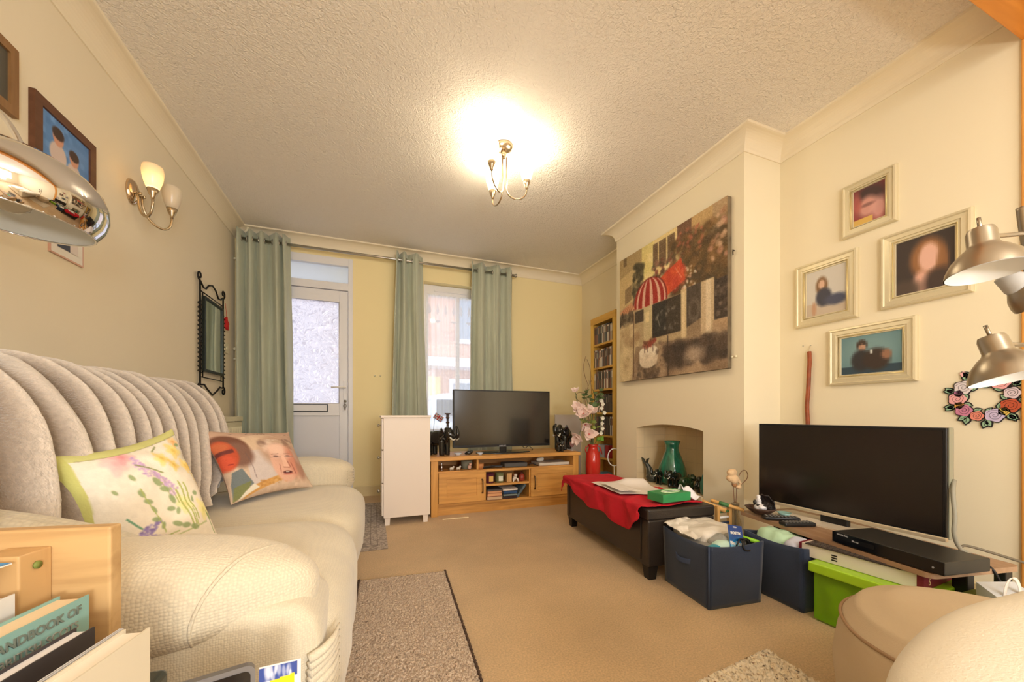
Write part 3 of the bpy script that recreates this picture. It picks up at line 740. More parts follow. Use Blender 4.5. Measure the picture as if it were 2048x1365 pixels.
# ------------------------------------------------------------------ cushions
def floral():
    r = Ras(260, 260, (238, 229, 212)); r.noise(3, 9).blur(3)
    for c in [(.62, .5), (.3, .8), (.8, .75)]: r.ell(c[0], c[1], .3, .25, (250, 232, 206), .4, .6)
    def rose(x, y, s, col):
        for k in range(9):
            a = k * 2.4; d = s * (.2 + .09 * k); r.ell(x + d * math.cos(a), y + d * math.sin(a), s * .5, s * .36, tuple(min(255, c + (k % 3) * 9) for c in col), .6, .3, a)
        r.ell(x, y, s * .3, s * .25, tuple(c * .93 for c in col), .6, .4)
    rose(.30, .17, .10, (244, 190, 190)); rose(.36, .12, .07, (240, 160, 165))
    rose(.79, .18, .07, (250, 214, 110)); rose(.86, .10, .05, (252, 190, 120)); rose(.85, .33, .06, (250, 210, 110)); rose(.92, .36, .05, (250, 206, 90))
    rose(.86, .70, .08, (240, 226, 140))
    def hyac(x, y, l, a, col, n=70):
        for k in range(n):
            t = r.rg.uniform(0, 1); w = .045 * (1 - .6 * t); q = r.rg.uniform(-w, w)
            r.ell(x + l * t * math.cos(a) - q * math.sin(a), y + l * t * math.sin(a) + q * math.cos(a), .011, .009, tuple(np.clip(np.array(col) + r.rg.uniform(-22, 18), 0, 255)), .7, .4)
    rose(.62, .22, .06, (250, 214, 110)); rose(.70, .30, .05, (250, 206, 100)); rose(.66, .62, .07, (238, 226, 150)); hyac(.26, .80, .2, -.6, (150, 130, 185), 80); hyac(.48, .34, .2, -1.9, (206, 170, 210), 60)
    for x, y, s, a in [(.36, .46, .035, 1), (.39, .53, .035, .4), (.41, .60, .03, 1.2), (.40, .68, .035, .2), (.44, .74, .03, 2), (.20, .40, .025, 1), (.80, .56, .03, .4), (.76, .60, .025, 1.6)]: r.ell(x, y, s, s * .55, (148, 164, 112), .85, .2, a)
    for x0, y0, x1, y1 in [(.52, .36, .58, .58), (.55, .36, .62, .60), (.36, .42, .45, .80), (.30, .86, .56, .82), (.72, .66, .74, .82)]: r.line(x0, y0, x1, y1, .006, (176, 186, 106), .8)
    hyac(.62, .52, .24, -2.1, (206, 170, 210)); hyac(.50, .90, .18, -2.6, (150, 130, 185), 90); hyac(.96, .22, .16, -1.2, (206, 200, 226), 40)
    for x0, y0, x1, y1 in [(.66, .44, .72, .80), (.62, .5, .70, .84), (.70, .46, .76, .76)]: r.line(x0, y0, x1, y1, .008, (176, 182, 96), .85)
    for x0, y0, x1, y1, c in [(.42, .22, .58, .34, (140, 150, 90)), (.86, .40, .97, .66, (226, 200, 120)), (.60, .14, .66, .10, (120, 130, 70)), (.9, .72, .93, .9, (150, 170, 110)), (.22, .62, .30, .72, (90, 150, 110)), (.52, .86, .86, .80, (186, 192, 130))]: r.line(x0, y0, x1, y1, .007, c, .8)
    for x, y, s, a in [(.50, .40, .045, 1), (.54, .47, .04, .4), (.57, .56, .04, 1.2), (.54, .63, .035, .2), (.59, .66, .03, 2), (.55, .76, .04, .5), (.62, .79, .04, .2), (.35, .32, .03, 1.4), (.88, .14, .03, .1), (.92, .76, .035, 1), (.98, .74, .03, 2), (.70, .82, .04, .4)]:
        r.ell(x, y, s, s * .55, (148, 164, 112), .85, .2, a)
    r.line(.0, .0, .0, 1, .0, (0, 0, 0), 0)
    # lime border: top and left
    wav = .075 + .02 * np.sin(r.X * 5)
    r.put(r.Y < wav, (212, 210, 136)); r.put((r.X < .075 - .03 * r.Y), (206, 204, 122))
    r.put((abs(r.Y - wav) < .004) & (r.X > .1), (140, 136, 90), .6)
    return r.noise(2)
pl = pillow('floral_cushion', [(-.690, 1.150, .705), (-.580, 1.455, .757), (-.405, 1.310, .425), (-.605, 1.125, .415)], .13, None, mat('cushion_linen', rough=.85, vcol=True, bump=(300, .3, .002)), floral(), (206, 204, 126), n=150, wrinkle=.16, seed=2)
tag(pl, 'white square cushion printed with pastel flowers and edged in lime green', 'cushion')
def faces():
    r = Ras(280, 280, (214, 186, 160)); r.noise(5, 12).blur(4)
    r.poly([(0, 0), (1, 0), (1, .10), (.55, .13), (.25, .20), (0, .2)], (196, 160, 138), .8)
    r.rect(.22, .42, .62, .88, (214, 204, 204), .7); r.ell(.42, .3, .35, .1, (222, 194, 160), .5, .5)
    r.poly([(.62, .12), (1, .02), (1, .25), (.85, .3)], (190, 152, 132), .6); r.line(.60, .10, .86, .34, .004, (230, 206, 180), .8)
    for i, x in enumerate([.22, .38, .46, .50, .54, .58, .86]): r.line(x, .115 + .01 * (i % 2), x + .025, .10 + .012 * ((i + 1) % 2), .004, (90, 80, 76), .8)
    # left figure: brown hair, face in red light, grey top
    r.ell(.12, .36, .20, .22, (120, 78, 60), 1, .08); r.ell(.20, .45, .13, .18, (132, 96, 80), 1, .2)
    r.ell(.06, .42, .13, .20, (196, 84, 52), 1, .1); r.ell(.03, .31, .12, .07, (206, 112, 70), .9, .3); r.rect(0, .36, .16, .415, (96, 48, 48), .8)
    r.ell(.05, .52, .08, .10, (222, 92, 62), .9, .3); r.line(.06, .55, .10, .56, .006, (140, 40, 40), .9)
    r.poly([(.06, .66), (.16, .64), (.24, .86), (.02, .98), (.02, .8)], (120, 128, 128)); r.poly([(.04, .84), (.22, .82), (.16, .96), (.02, .99)], (128, 132, 84))
    r.line(.26, .45, .28, .80, .003, (110, 90, 90), .8)
    # yellow and white stripes at the lower edge
    r.poly([(.12, 1), (.66, .86), (.66, .78), (.24, .88)], (214, 160, 90)); r.poly([(.06, 1), (.3, .92), (.24, .86), (.14, .93)], (236, 226, 206)); r.dabs(30, (.3, .84, .62, .92), (.008, .02), [(226, 180, 120), (196, 140, 76)])
    X0_, Y0_ = r.X, r.Y; r.X = (r.X - .66) / 1.25 + .74; r.Y = (r.Y - .60) / 1.08 + .60
    # right figure: older face with wavy grey hair and glasses
    r.ell(.74, .47, .20, .26, (196, 160, 136), 1, .15); r.dabs(60, (.56, .26, .92, .46), (.014, .035), [(226, 206, 188), (176, 140, 116), (206, 176, 150), (150, 120, 104)])
    r.ell(.73, .63, .135, .27, (230, 180, 156), 1, .08); r.ell(.70, .44, .11, .09, (244, 206, 184), .9, .4); r.ell(.83, .62, .06, .22, (206, 130, 106), .7, .4)
    r.ell(.90, .72, .05, .16, (176, 130, 110), .9, .3); r.ell(.92, .52, .05, .13, (200, 166, 150), .9, .3)
    for x in (.66, .79): r.ell(x, .545, .026, .012, (110, 70, 64), .95, .3); r.line(x - .035, .515, x + .035, .51, .005, (150, 104, 84), .7); r.ell(x, .55, .05, .035, (236, 200, 186), .25, .2)
    r.line(.60, .56, .86, .55, .003, (130, 110, 104), .6)
    r.poly([(.715, .54), (.745, .54), (.765, .70), (.70, .70)], (242, 196, 172)); r.line(.765, .62, .775, .70, .006, (166, 96, 80), .8); r.line(.70, .705, .765, .71, .006, (170, 104, 88), .8)
    r.line(.665, .66, .66, .78, .004, (176, 110, 94), .8); r.line(.80, .64, .815, .80, .006, (166, 96, 82), .8)
    r.ell(.73, .775, .05, .022, (96, 44, 44), 1, .2); r.rect(.71, .762, .745, .772, (238, 226, 210)); r.ell(.73, .80, .055, .012, (206, 120, 106), .7, .3)
    r.X, r.Y = X0_, Y0_
    return r.blur(1).noise(3)
pf = pillow('photo_cushion', [(-.700, 1.955, .735), (-.412, 2.262, .708), (-.276, 2.095, .440), (-.528, 1.79, .440)], .13, None, MATS['cushion_linen'], faces(), (190, 160, 140), n=150, wrinkle=.08, seed=9)
tag(pf, 'square cushion printed with a photo of two faces at the far arm', 'cushion')
cc = pillow('boucle_cushion', [(-.98, 1.03, .675), (-.43, 1.06, .505), (-.36, .965, .490), (-.92, .90, .605)], .12, None, woven('boucle_cream', (230, 218, 192), 110, .08, .9), None, n=40, wrinkle=.05)
tag(cc, 'cream textured cushion with white piping lying by the near sofa arm', 'cushion')
obj('piping', MB().tube([(-.98, 1.03, .675), (-.43, 1.06, .505), (-.36, .965, .490)], .008, 6), m_white, cc)
for o_ in [x for x in COL.objects if x.parent == cc]: o_.data.transform(Matrix.Translation(cc.location).inverted())

# ================================================================== LEFT WALL: pictures, wall light, mirror
def picture(name, label, plane, side, a0, a1, z0, z1, m_frame, prof_, ras, mount=0.0, m_mount=None, cat='picture', gloss=False, group=None, edge=None):
    """framed picture on the wall x = plane; side = +1 faces +X, -1 faces -X; a0..a1 = Y extent as seen left to right"""
    cy, cz = (a0 + a1) / 2, (z0 + z1) / 2; w, h = abs(a1 - a0), z1 - z0
    t = thing(name, label, cat, (plane, cy, cz), group=group)
    xdir = V((0, 1, 0)) if side > 0 else V((0, -1, 0))   # picture's right, as the viewer sees it
    M = frame_m((0, 0, 0), xdir, (0, 0, 1))
    if (M.to_3x3() @ V((0, 0, 1))).x * side < 0: raise Exception('frame')
    mb = MB(); rings = []
    for ins, ht in prof_:
        rings.append([(-w / 2 + ins, -h / 2 + ins, ht), (w / 2 - ins, -h / 2 + ins, ht), (w / 2 - ins, h / 2 - ins, ht), (-w / 2 + ins, h / 2 - ins, ht)])
    vs = [p for r in rings for p in r]; fs = []
    for k in range(len(rings) - 1):
        for i in range(4): fs.append((k * 4 + i, k * 4 + (i + 1) % 4, k * 4 + 4 + (i + 1) % 4, k * 4 + 4 + i))
    fs.append((3, 2, 1, 0)); mb.add(vs, fs, False, M)
    obj('frame', mb, m_frame, t)
    ins = prof_[-1][0]; iw, ih = w - 2 * ins, h - 2 * ins; d = prof_[-1][1]
    if mount:
        obj('mount', MB().box(-iw / 2, iw / 2, -ih / 2, ih / 2, d - .001, d + .001, M=M), m_mount, t); iw -= 2 * mount; ih -= 2 * mount; d += .0018
    print_plane('photograph', ras, M @ Matrix.Translation((0, 0, d + .0008)), iw + .001, ih + .001, t, PRINTG if gloss else PRINT)
    return t
def photo_blue():
    r = Ras(90, 70, (96, 140, 196)); r.noise(8, 8).blur(3)
    for x, y, s in [(.33, .34, 1.0), (.66, .52, .9)]:
        r.ell(x, y + .34 * s, .17 * s, .24 * s, (210, 190, 180), 1, .1); r.ell(x, y, .11 * s, .17 * s, (206, 150, 124), 1, .1); r.ell(x, y - .08 * s, .12 * s, .12 * s, (66, 46, 40), 1, .15)
    return r
pr_flat = lambda w, h: [(0, 0), (0, h), (w, h), (w, h * .5)]
picture('framed_photo', 'brown framed photo of two children on blue, behind the chrome lamp', XL, 1, 1.840, 2.155, 1.70, 1.960, wood('dark_walnut', (104, 66, 44), 'Y'), pr_flat(.034, .018), photo_blue(), .002, mat('gilt_line', (170, 160, 130), .4), group=None)
r = Ras(40, 40, (84, 80, 70)); r.ell(.5, .5, .3, .4, (120, 110, 90), 1, .3)
picture('framed_photo', 'light brown wooden picture frame at the upper left edge of the view', XL, 1, 1.50, 1.775, 1.80, 2.030, wood('mid_oak', (150, 112, 70), 'Z'), pr_flat(.030, .018), r)
r = Ras(50, 60, (226, 214, 206)); r.rect(.0, .0, .6, 1, (60, 66, 84)); r.ell(.72, .35, .22, .4, (236, 222, 220), 1, .1); r.ell(.6, .62, .3, .12, (226, 160, 136), 1, .2); r.rect(.3, .0, .6, .2, (190, 120, 100))
picture('framed_photo', 'small pink edged white mount photo below the chrome lamp shade', XL, 1, 1.925, 2.10, 1.415, 1.625, mat('pink_frame', (214, 170, 150), .5), [(0, 0), (0, .006), (.006, .006), (.006, .005)], r, .028, mat('mount_white', (238, 232, 222), .7))

# wall light with two glass tulip shades
m_nick = mat('satin_nickel', (196, 178, 150), .25, 1.0)
m_shade = mat('opal_glass', (250, 246, 236), .35, trans=0, sub=0)
def opal(name, col, tr):
    m = bpy.data.materials.new(name); m.use_nodes = True; N = m.node_tree.nodes; L = m.node_tree.links; N.clear()
    o = N.new('ShaderNodeOutputMaterial'); a = N.new('ShaderNodeBsdfTranslucent'); d = N.new('ShaderNodeBsdfDiffuse'); g = N.new('ShaderNodeBsdfGlossy'); mx = N.new('ShaderNodeMixShader'); m2 = N.new('ShaderNodeMixShader')
    a.inputs[0].default_value = (*lin(col), 1); d.inputs[0].default_value = (*lin(col), 1); g.inputs['Roughness'].default_value = .2
    mx.inputs[0].default_value = 1 - tr; m2.inputs[0].default_value = .05
    L.new(a.outputs[0], mx.inputs[1]); L.new(d.outputs[0], mx.inputs[2]); L.new(mx.outputs[0], m2.inputs[1]); L.new(g.outputs[0], m2.inputs[2]); L.new(m2.outputs[0], o.inputs[0]); return m
m_opal_lit = None
m_opal = opal('opal_glass_wall', (250, 242, 226), .55)
m_opal_c = opal('opal_glass_shade', (252, 246, 234), .8)
nt = m_opal_c.node_tree; o_ = [n for n in nt.nodes if n.type == 'OUTPUT_MATERIAL'][0]; s_ = o_.inputs[0].links[0].from_socket
mt_ = nt.nodes.new('ShaderNodeMixShader'); tp_ = nt.nodes.new('ShaderNodeBsdfTransparent'); mt_.inputs[0].default_value = .55; nt.links.new(s_, mt_.inputs[1]); nt.links.new(tp_.outputs[0], mt_.inputs[2]); nt.links.new(mt_.outputs[0], o_.inputs[0])
m_bulb = mat('lit_bulb', (255, 240, 210), .3, emis=((255, 214, 150), 9)); m_bulb_off = mat('unlit_bulb', (250, 246, 236), .2)
TUL = [(.014, 0), (.026, .012), (.034, .035), (.041, .065), (.043, .09), (.041, .11), (.038, .118)]
def tulip(parent, cup, ang, lit, tilt=0.0, world=True, glass=None):
    """cup: position of the metal cup's base"""
    M = Matrix.Translation(cup) @ Matrix.Rotation(ang, 4, 'Z') @ Matrix.Rotation(tilt, 4, 'Y')
    g = obj('shade', MB().lathe([(r, z + .036) for r, z in TUL] + [(r - .003, z + .036) for r, z in reversed(TUL[1:])], 28, M, cap=False), glass or m_opal, parent, local=False)
    obj('shade_cup', MB().lathe([(.007, -.012), (.009, 0), (.018, .018), (.024, .04), (.022, .041), (.001, .03)], 24, M), m_nick, parent, local=False)
    obj('bulb', MB().lathe([(.010, .045), (.010, .06), (.017, .075), (.018, .088), (.012, .104), (.002, .112)], 16, M), m_bulb if lit else m_bulb_off, parent, local=False)
wl = thing('wall_light', 'two armed brushed metal wall light with white glass tulip shades', 'wall light', (XL, 2.443, 1.92))
obj('backplate', MB().lathe([(.055, 0), (.055, .006), (.048, .016), (.03, .024), (.001, .027)], 32, frame_m((XL, 2.443, 1.925), (0, 1, 0), (0, 0, 1)) @ Matrix.Diagonal((.85, 1.15, 1, 1))), mat('polished_nickel', (210, 190, 165), .12, 1.0), wl, local=False)
for sy, py in ((-1, 2.365), (1, 2.555)):
    xc = -1.02; y0 = 2.443 + sy * .018
    obj('knob', MB().ball(XL + .045, y0, 1.915, .008, n=10).tube([(XL + .02, y0, 1.915), (XL + .045, y0, 1.915)], .005, 8), m_nick, wl, local=False)
    A = V((XL + .035, y0, 1.915)); pts = []
    for i in range(25):
        t = i / 24; s = .5 - .5 * math.cos(PI * t); drop = (.105 if sy < 0 else .105) * math.sin(PI * t) ** .75
        zz = 1.915 + (-.038) * s - drop * (1 if t < .5 else 1)
        pts.append((A.x + (xc - A.x) * s, A.y + (py - A.y) * s, zz))
    obj('arm', MB().tube(pts, .006, 8), m_nick, wl, local=False)
    tulip(wl, (xc, py, 1.878), 0, sy < 0)

# wrought iron mirror
m_iron = mat('black_iron', (38, 34, 32), .45, .6)
mi = thing('wall_mirror', 'tall narrow mirror in black scrolled wrought iron on the left wall', 'mirror', (XL, 3.41, 1.36))
X0 = XL + .02; ya, yb2 = 3.195, 3.625
for y in (ya, yb2): obj('side_rod', MB().tube([(X0, y, 1.01), (X0, y, 1.735)], .006, 8), m_iron, mi, local=False)
for y in (ya, yb2):
    pts = [(X0 + .012 * math.cos(i * .9), y + .013 * math.sin(i * .9), 1.09 + i * .0045) for i in range(112)]
    obj('twisted_wire', MB().tube(pts, .0028, 5), m_iron, mi, local=False)
for y, z, s in ((ya, 1.765, -1), (yb2, 1.765, 1), (yb2, .985, 1), (ya, .985, -1)):
    pts = [(X0, y + s * .004 + (.034 - .0035 * a) * math.sin(a) * s, z + (.034 - .0035 * a) * math.cos(a) * (-1 if z > 1.5 else 1)) for a in [k * .35 for k in range(21)]]
    obj('scroll', MB().tube(pts, .006, 8), m_iron, mi, local=False)
obj('top_scroll_bar', MB().tube([(X0, ya, 1.735), (X0, ya + .06, 1.70), (X0, ya + .10, 1.705), (X0, ya + .15, 1.745), (X0, 3.41, 1.765), (X0, yb2 - .15, 1.745), (X0, yb2 - .10, 1.70), (X0, yb2 - .05, 1.705), (X0, yb2, 1.735)], .006, 8), m_iron, mi, local=False)
obj('bottom_scroll_bar', MB().tube([(X0, ya, 1.01), (X0, ya + .07, 1.015), (X0, ya + .12, .985), (X0, 3.41, .945), (X0, yb2 - .12, .985), (X0, yb2 - .07, 1.015), (X0, yb2, 1.01)], .006, 8), m_iron, mi, local=False)
for z in (1.665, 1.065): obj('cross_bar', MB().tube([(X0, ya, z), (X0, yb2, z)], .004, 8), m_iron, mi, local=False)
for y in (ya + .045, yb2 - .045):
    obj('inner_rod', MB().tube([(X0, y, 1.065), (X0, y, 1.665)], .0035, 6), m_iron, mi, local=False)
g0, g1, h0, h1 = 3.245, 3.572, 1.12, 1.625
obj('mirror_frame', MB().box(X0 - .004, X0 + .018, g0 - .014, g0 + .004, h0 - .014, h1 + .014, b=.003).box(X0 - .004, X0 + .018, g1 - .004, g1 + .014, h0 - .014, h1 + .014, b=.003).box(X0 - .004, X0 + .018, g0, g1, h1 - .004, h1 + .014, b=.003).box(X0 - .004, X0 + .018, g0, g1, h0 - .014, h0 + .004, b=.003), mat('dark_green_iron', (40, 46, 40), .4, .5), mi, local=False)
obj('mirror_glass', MB().box(X0 + .002, X0 + .008, g0, g1, h0, h1), mat('mirror', (235, 240, 235), .03, 1.0), mi, local=False)
rd = thing('hanging_ornament', 'small red felt ornament hanging from the corner of the mirror', 'ornament', (XL + .03, 3.665, 1.57))
obj('cord', MB().tube([(XL + .03, 3.640, 1.70), (XL + .03, 3.658, 1.64), (XL + .03, 3.665, 1.58)], .0018, 6), mat('red_cord', (200, 90, 60), .7), rd, local=False)
obj('charm', MB().prism([(3.635, 1.575), (3.665, 1.595), (3.675, 1.565), (3.705, 1.545), (3.69, 1.53), (3.695, 1.49), (3.66, 1.495), (3.655, 1.515), (3.64, 1.50), (3.645, 1.54)], XL + .022, XL + .038, 'YZ'), mat('red_felt', (206, 38, 34), .8), rd, local=False)

# ================================================================== CEILING LIGHT
cl = thing('ceiling_light', 'three armed brushed metal ceiling light with lit glass tulip shades', 'ceiling light', (.76, 2.19, ZC))
obj('canopy', MB().lathe([(.001, -.032), (.03, -.03), (.052, -.018), (.058, 0)], 28, Matrix.Translation((.76, 2.19, ZC))), m_nick, cl, local=False)
obj('stem', MB().tube([(.76, 2.19, ZC - .03), (.76, 2.19, ZC - .075)], [.02, .012], 14), m_nick, cl, local=False)
def cw(r, d):   # camera-frame offset to world
    return (.76 + r * math.cos(TH) + d * math.sin(TH), 2.19 - r * math.sin(TH) + d * math.cos(TH))
BULBS = []
for r, d in ((-.066, -.158), (-.075, .127), (.142, .020)):
    x, y = cw(r, d); L_ = math.hypot(x - .76, y - 2.19); ux, uy = (x - .76) / L_, (y - 2.19) / L_
    pts = [(.76 + ux * .018, 2.19 + uy * .018, ZC - .07), (.76 + ux * .017, 2.19 + uy * .017, ZC - .20)]
    for i in range(13):
        a = PI * i / 12; c0 = (.017 + L_) / 2; rr = (L_ - .017) / 2
        pts.append((.76 + ux * (c0 - rr * math.cos(a)), 2.19 + uy * (c0 - rr * math.cos(a)), ZC - .265 - .058 * math.sin(a)))
    pts.append((x, y, ZC - .255))
    obj('arm', MB().tube(pts, .0045, 8), m_nick, cl, local=False)
    tulip(cl, (x, y, ZC - .243), 0, True, glass=m_opal_c); BULBS.append((x, y, ZC - .243 + .080))

# ================================================================== ARC LAMP with chrome shade (near left)
m_chr = mat('chrome', (225, 225, 228), .03, 1.0)
al = thing('arc_lamp', 'arc floor lamp with a shiny chrome dome shade at the left edge', 'floor lamp', (-.95, -.45, 0))
C0 = V((-.862, 1.330, 1.298)); Mt = Matrix.Translation(C0) @ Matrix.Rotation(R_(5), 4, 'Y') @ Matrix.Scale(1.07, 4)
outer = [(.143, 0), (.156, .022), (.163, .05), (.160, .08), (.148, .108), (.125, .133), (.09, .152), (.05, .162), (.012, .165)]
obj('dome_shade', MB().lathe(outer, 64, Mt, cap=False), m_chr, al, local=False)
obj('shade_lining', MB().lathe([(r - .004, z + (.0 if i else 0)) for i, (r, z) in enumerate([(.147, 0), (.158, .022), (.164, .05), (.160, .078), (.148, .105), (.125, .129), (.09, .148), (.05, .157), (.012, .160)])], 48, Mt, cap=False), mat('lamp_lining_white', (236, 236, 232), .35), al, local=False)
obj('rim', MB().tube([(.1405 * math.cos(a), .1405 * math.sin(a), 0) for a in [k * PI / 32 for k in range(64)]], .0022, 6, True, M=Mt), m_chr, al, local=False)
obj('bulb', MB().lathe([(.014, .11), (.016, .095), (.032, .07), (.038, .05), (.032, .028), (.016, .016), (.002, .013)], 24, Mt), mat('clear_bulb', (250, 240, 220), .05, trans=.85), al, local=False)
obj('lamp_socket', MB().lathe([(.018, .158), (.018, .115), (.015, .105)], 20, Mt), mat('socket_grey', (160, 160, 158), .4), al, local=False)
obj('vent_slot', MB().box(-.02, .02, -.136, -.133, .012, .018, M=Mt), m_iron, al, local=False)
arc = [(-.790, 1.268, 1.432), (-.822, 1.284, 1.495), (-.855, 1.2996, 1.538), (-.944, 1.34, 1.615), (-1.02, 1.33, 1.69), (-1.06, 1.18, 1.79), (-1.03, .9, 1.86), (-1.02, .5, 1.92), (-1.0, .1, 1.82), (-.97, -.2, 1.5), (-.95, -.42, .9), (-.95, -.45, .04)]
obj('arc_stem', MB().tube(smooth_path(arc), .0065, 10), m_chr, al, local=False)
obj('base', MB().lathe([(.15, 0), (.15, .03), (.14, .04), (.001, .042)], 40), mat('lamp_base_marble', (60, 58, 58), .2), al)
# ================================================================== FAR RIGHT: white cabinet, TV stand, television
m_cab = mat('cabinet_white', (240, 226, 212), .4)
cb = thing('storage_cabinet', 'narrow white side cabinet on short feet left of the oak stand', 'cabinet', (.235, 3.05, 0))
obj('carcass', MB().box(.075, .405, 2.84, 3.25, .055, .778, b=.003), m_cab, cb, local=False)
obj('top_panel', MB().box(.056, .410, 2.83, 3.26, .778, .795, b=.003), m_cab, cb, local=False)
for z0, z1 in ((.07, .30), (.31, .54), (.55, .772)):
    d = obj('drawer', MB().box(.062, .076, 2.85, 3.245, z0, z1, b=.003), m_cab, cb, local=False)
    obj('knob', MB().lathe([(.004, 0), (.004, .012), (.011, .018), (.011, .024), (.001, .028)], 14, frame_m((.062, 2.865, z1 - .05), (0, -1, 0), (0, 0, 1))), m_steel, d, local=False)
for x, y in ((.085, 2.85), (.355, 2.85), (.085, 3.21), (.355, 3.21)):
    obj('foot', MB().prism([(x, 0), (x + .032, 0), (x + .036, .056), (x - .002, .056)], y, y + .03, 'XZ'), m_cab, cb, local=False)

m_oak = wood('oak_stand', (222, 164, 88), 'X', .42, .72); m_oakz = wood('oak_stand_upright', (222, 164, 84), 'Z', .42, .80)
m_oakd = wood('oak_inside', (196, 140, 76), 'X', .5, .75)
ts = thing('television_stand', 'long oak television stand with two doors and open shelves', 'television stand', (1.08, 3.15, 0))
SX0, SX1, SY0, SY1 = .427, 1.735, 2.95, 3.36
obj('top', MB().box(SX0 - .012, SX1 + .012, SY0 - .015, SY1, .437, .468, b=.004), m_oak, ts, local=False)
for x in (SX0, SX1 - .055): obj('side_panel', MB().box(x, x + .055, SY0, SY1 - .01, 0, .437, b=.003), m_oakz, ts, local=False)
obj('back_panel', MB().box(SX0 + .05, SX1 - .05, SY1 - .02, SY1 - .008, .08, .437), m_oakd, ts, local=False)
obj('plinth', MB().box(SX0 + .05, SX1 - .05, SY0 + .035, SY0 + .06, 0, .085), m_oak, ts, local=False)
obj('bottom_shelf', MB().box(SX0 + .05, SX1 - .05, SY0 + .012, SY1 - .02, .075, .098), m_oak, ts, local=False)
obj('upper_shelf', MB().box(SX0 + .05, SX1 - .05, SY0 + .006, SY1 - .02, .333, .352), m_oak, ts, local=False)
obj('middle_shelf', MB().box(.872, 1.262, SY0 + .012, SY1 - .02, .213, .229), m_oak, ts, local=False)
for x in (.856, 1.258): obj('divider', MB().box(x, x + .018, SY0 + .012, SY1 - .02, .095, .335), m_oakz, ts, local=False)
obj('divider', MB().box(.80, .816, SY0 + .03, SY1 - .02, .35, .437), m_oakz, ts, local=False)
for x0, x1, hx in ((SX0 + .058, .858, .836), (1.268, SX1 - .058, 1.298)):
    mb = MB(); y = SY0 - .006
    mb.box(x0, x0 + .065, y, y + .02, .10, .345, b=.002).box(x1 - .065, x1, y, y + .02, .10, .345, b=.002).box(x0 + .06, x1 - .06, y, y + .02, .29, .345, b=.002).box(x0 + .06, x1 - .06, y, y + .02, .10, .150, b=.002).box(x0 + .06, x1 - .06, y + .008, y + .016, .148, .292)
    d = obj('door', mb, m_oak, ts, local=False)
    obj('handle', MB().tube([(hx, y, .275), (hx, y - .02, .272), (hx, y - .026, .25), (hx, y - .028, .22), (hx, y - .026, .19), (hx, y - .02, .168), (hx, y, .165)], [.006, .006, .0045, .005, .0045, .006, .006], 8), mat('pewter', (120, 100, 80), .35, 1), d, local=False)
tag(obj('wooden_strip', MB().box(-.10, .10, -.008, .008, 0, .006, b=.002), mat('pale_strip', (240, 220, 180), .6), None, origin=(.60, 2.86, 0)), 'thin pale strip lying on the carpet before the oak stand', 'strip')
COL.objects['wooden_strip'].rotation_euler = (0, 0, R_(-1.5))

# television on the stand
m_scr = mat('screen_black', (24, 21, 19), .16, spec=.75, coat=.35); m_tvb = mat('tv_bezel_black', (22, 22, 24), .3)
tv = thing('television', 'black television standing on the oak stand before the window', 'television', (1.08, 3.12, .468), R_(-.6))
tv_loc = lambda n, mb, m, p=None: obj(n, mb, m, p or tv)
tv_loc('casing', MB().box(-.445, .447, -.005, .035, .050, .545, b=.006), m_tvb)
tv_loc('screen', MB().box(-.432, .434, -.008, -.003, .072, .533), m_scr)
tv_loc('bezel_edge', MB().tube([(-.443, -.004, .0525), (.445, -.004, .0525), (.445, -.004, .543), (-.443, -.004, .543)], .0022, 6, True), mat('tv_edge', (120, 124, 120), .3, .6))
tv_loc('stand_neck', MB().box(-.03, .03, .0, .03, .008, .06, b=.006), mat('tv_neck', (18, 18, 20), .2))
tv_loc('stand_base', MB().lathe([(1, 0), (1, .006), (.9, .010), (.01, .011)], 40, Matrix.Diagonal((.25, .115, 1, 1))), mat('tv_base_gloss', (40, 42, 44), .08))
lettering('SAMSUNG', .014, mat('logo_silver', (210, 210, 215), .3), tv, frame_m((-.01, -.0085, .061), (1, 0, 0), (0, 0, 1)))
tag(obj('power_cable', MB().tube(smooth_path([(1.26, 3.12, .52), (1.29, 3.13, .50), (1.33, 3.14, .515), (1.36, 3.13, .49), (1.36, 3.14, .474)]), .003, 6), mat('cable_black', (28, 26, 26), .5), None, local=False, origin=(1.3, 3.13, .47)), 'short black cable looped behind the television on the oak stand', 'cable')

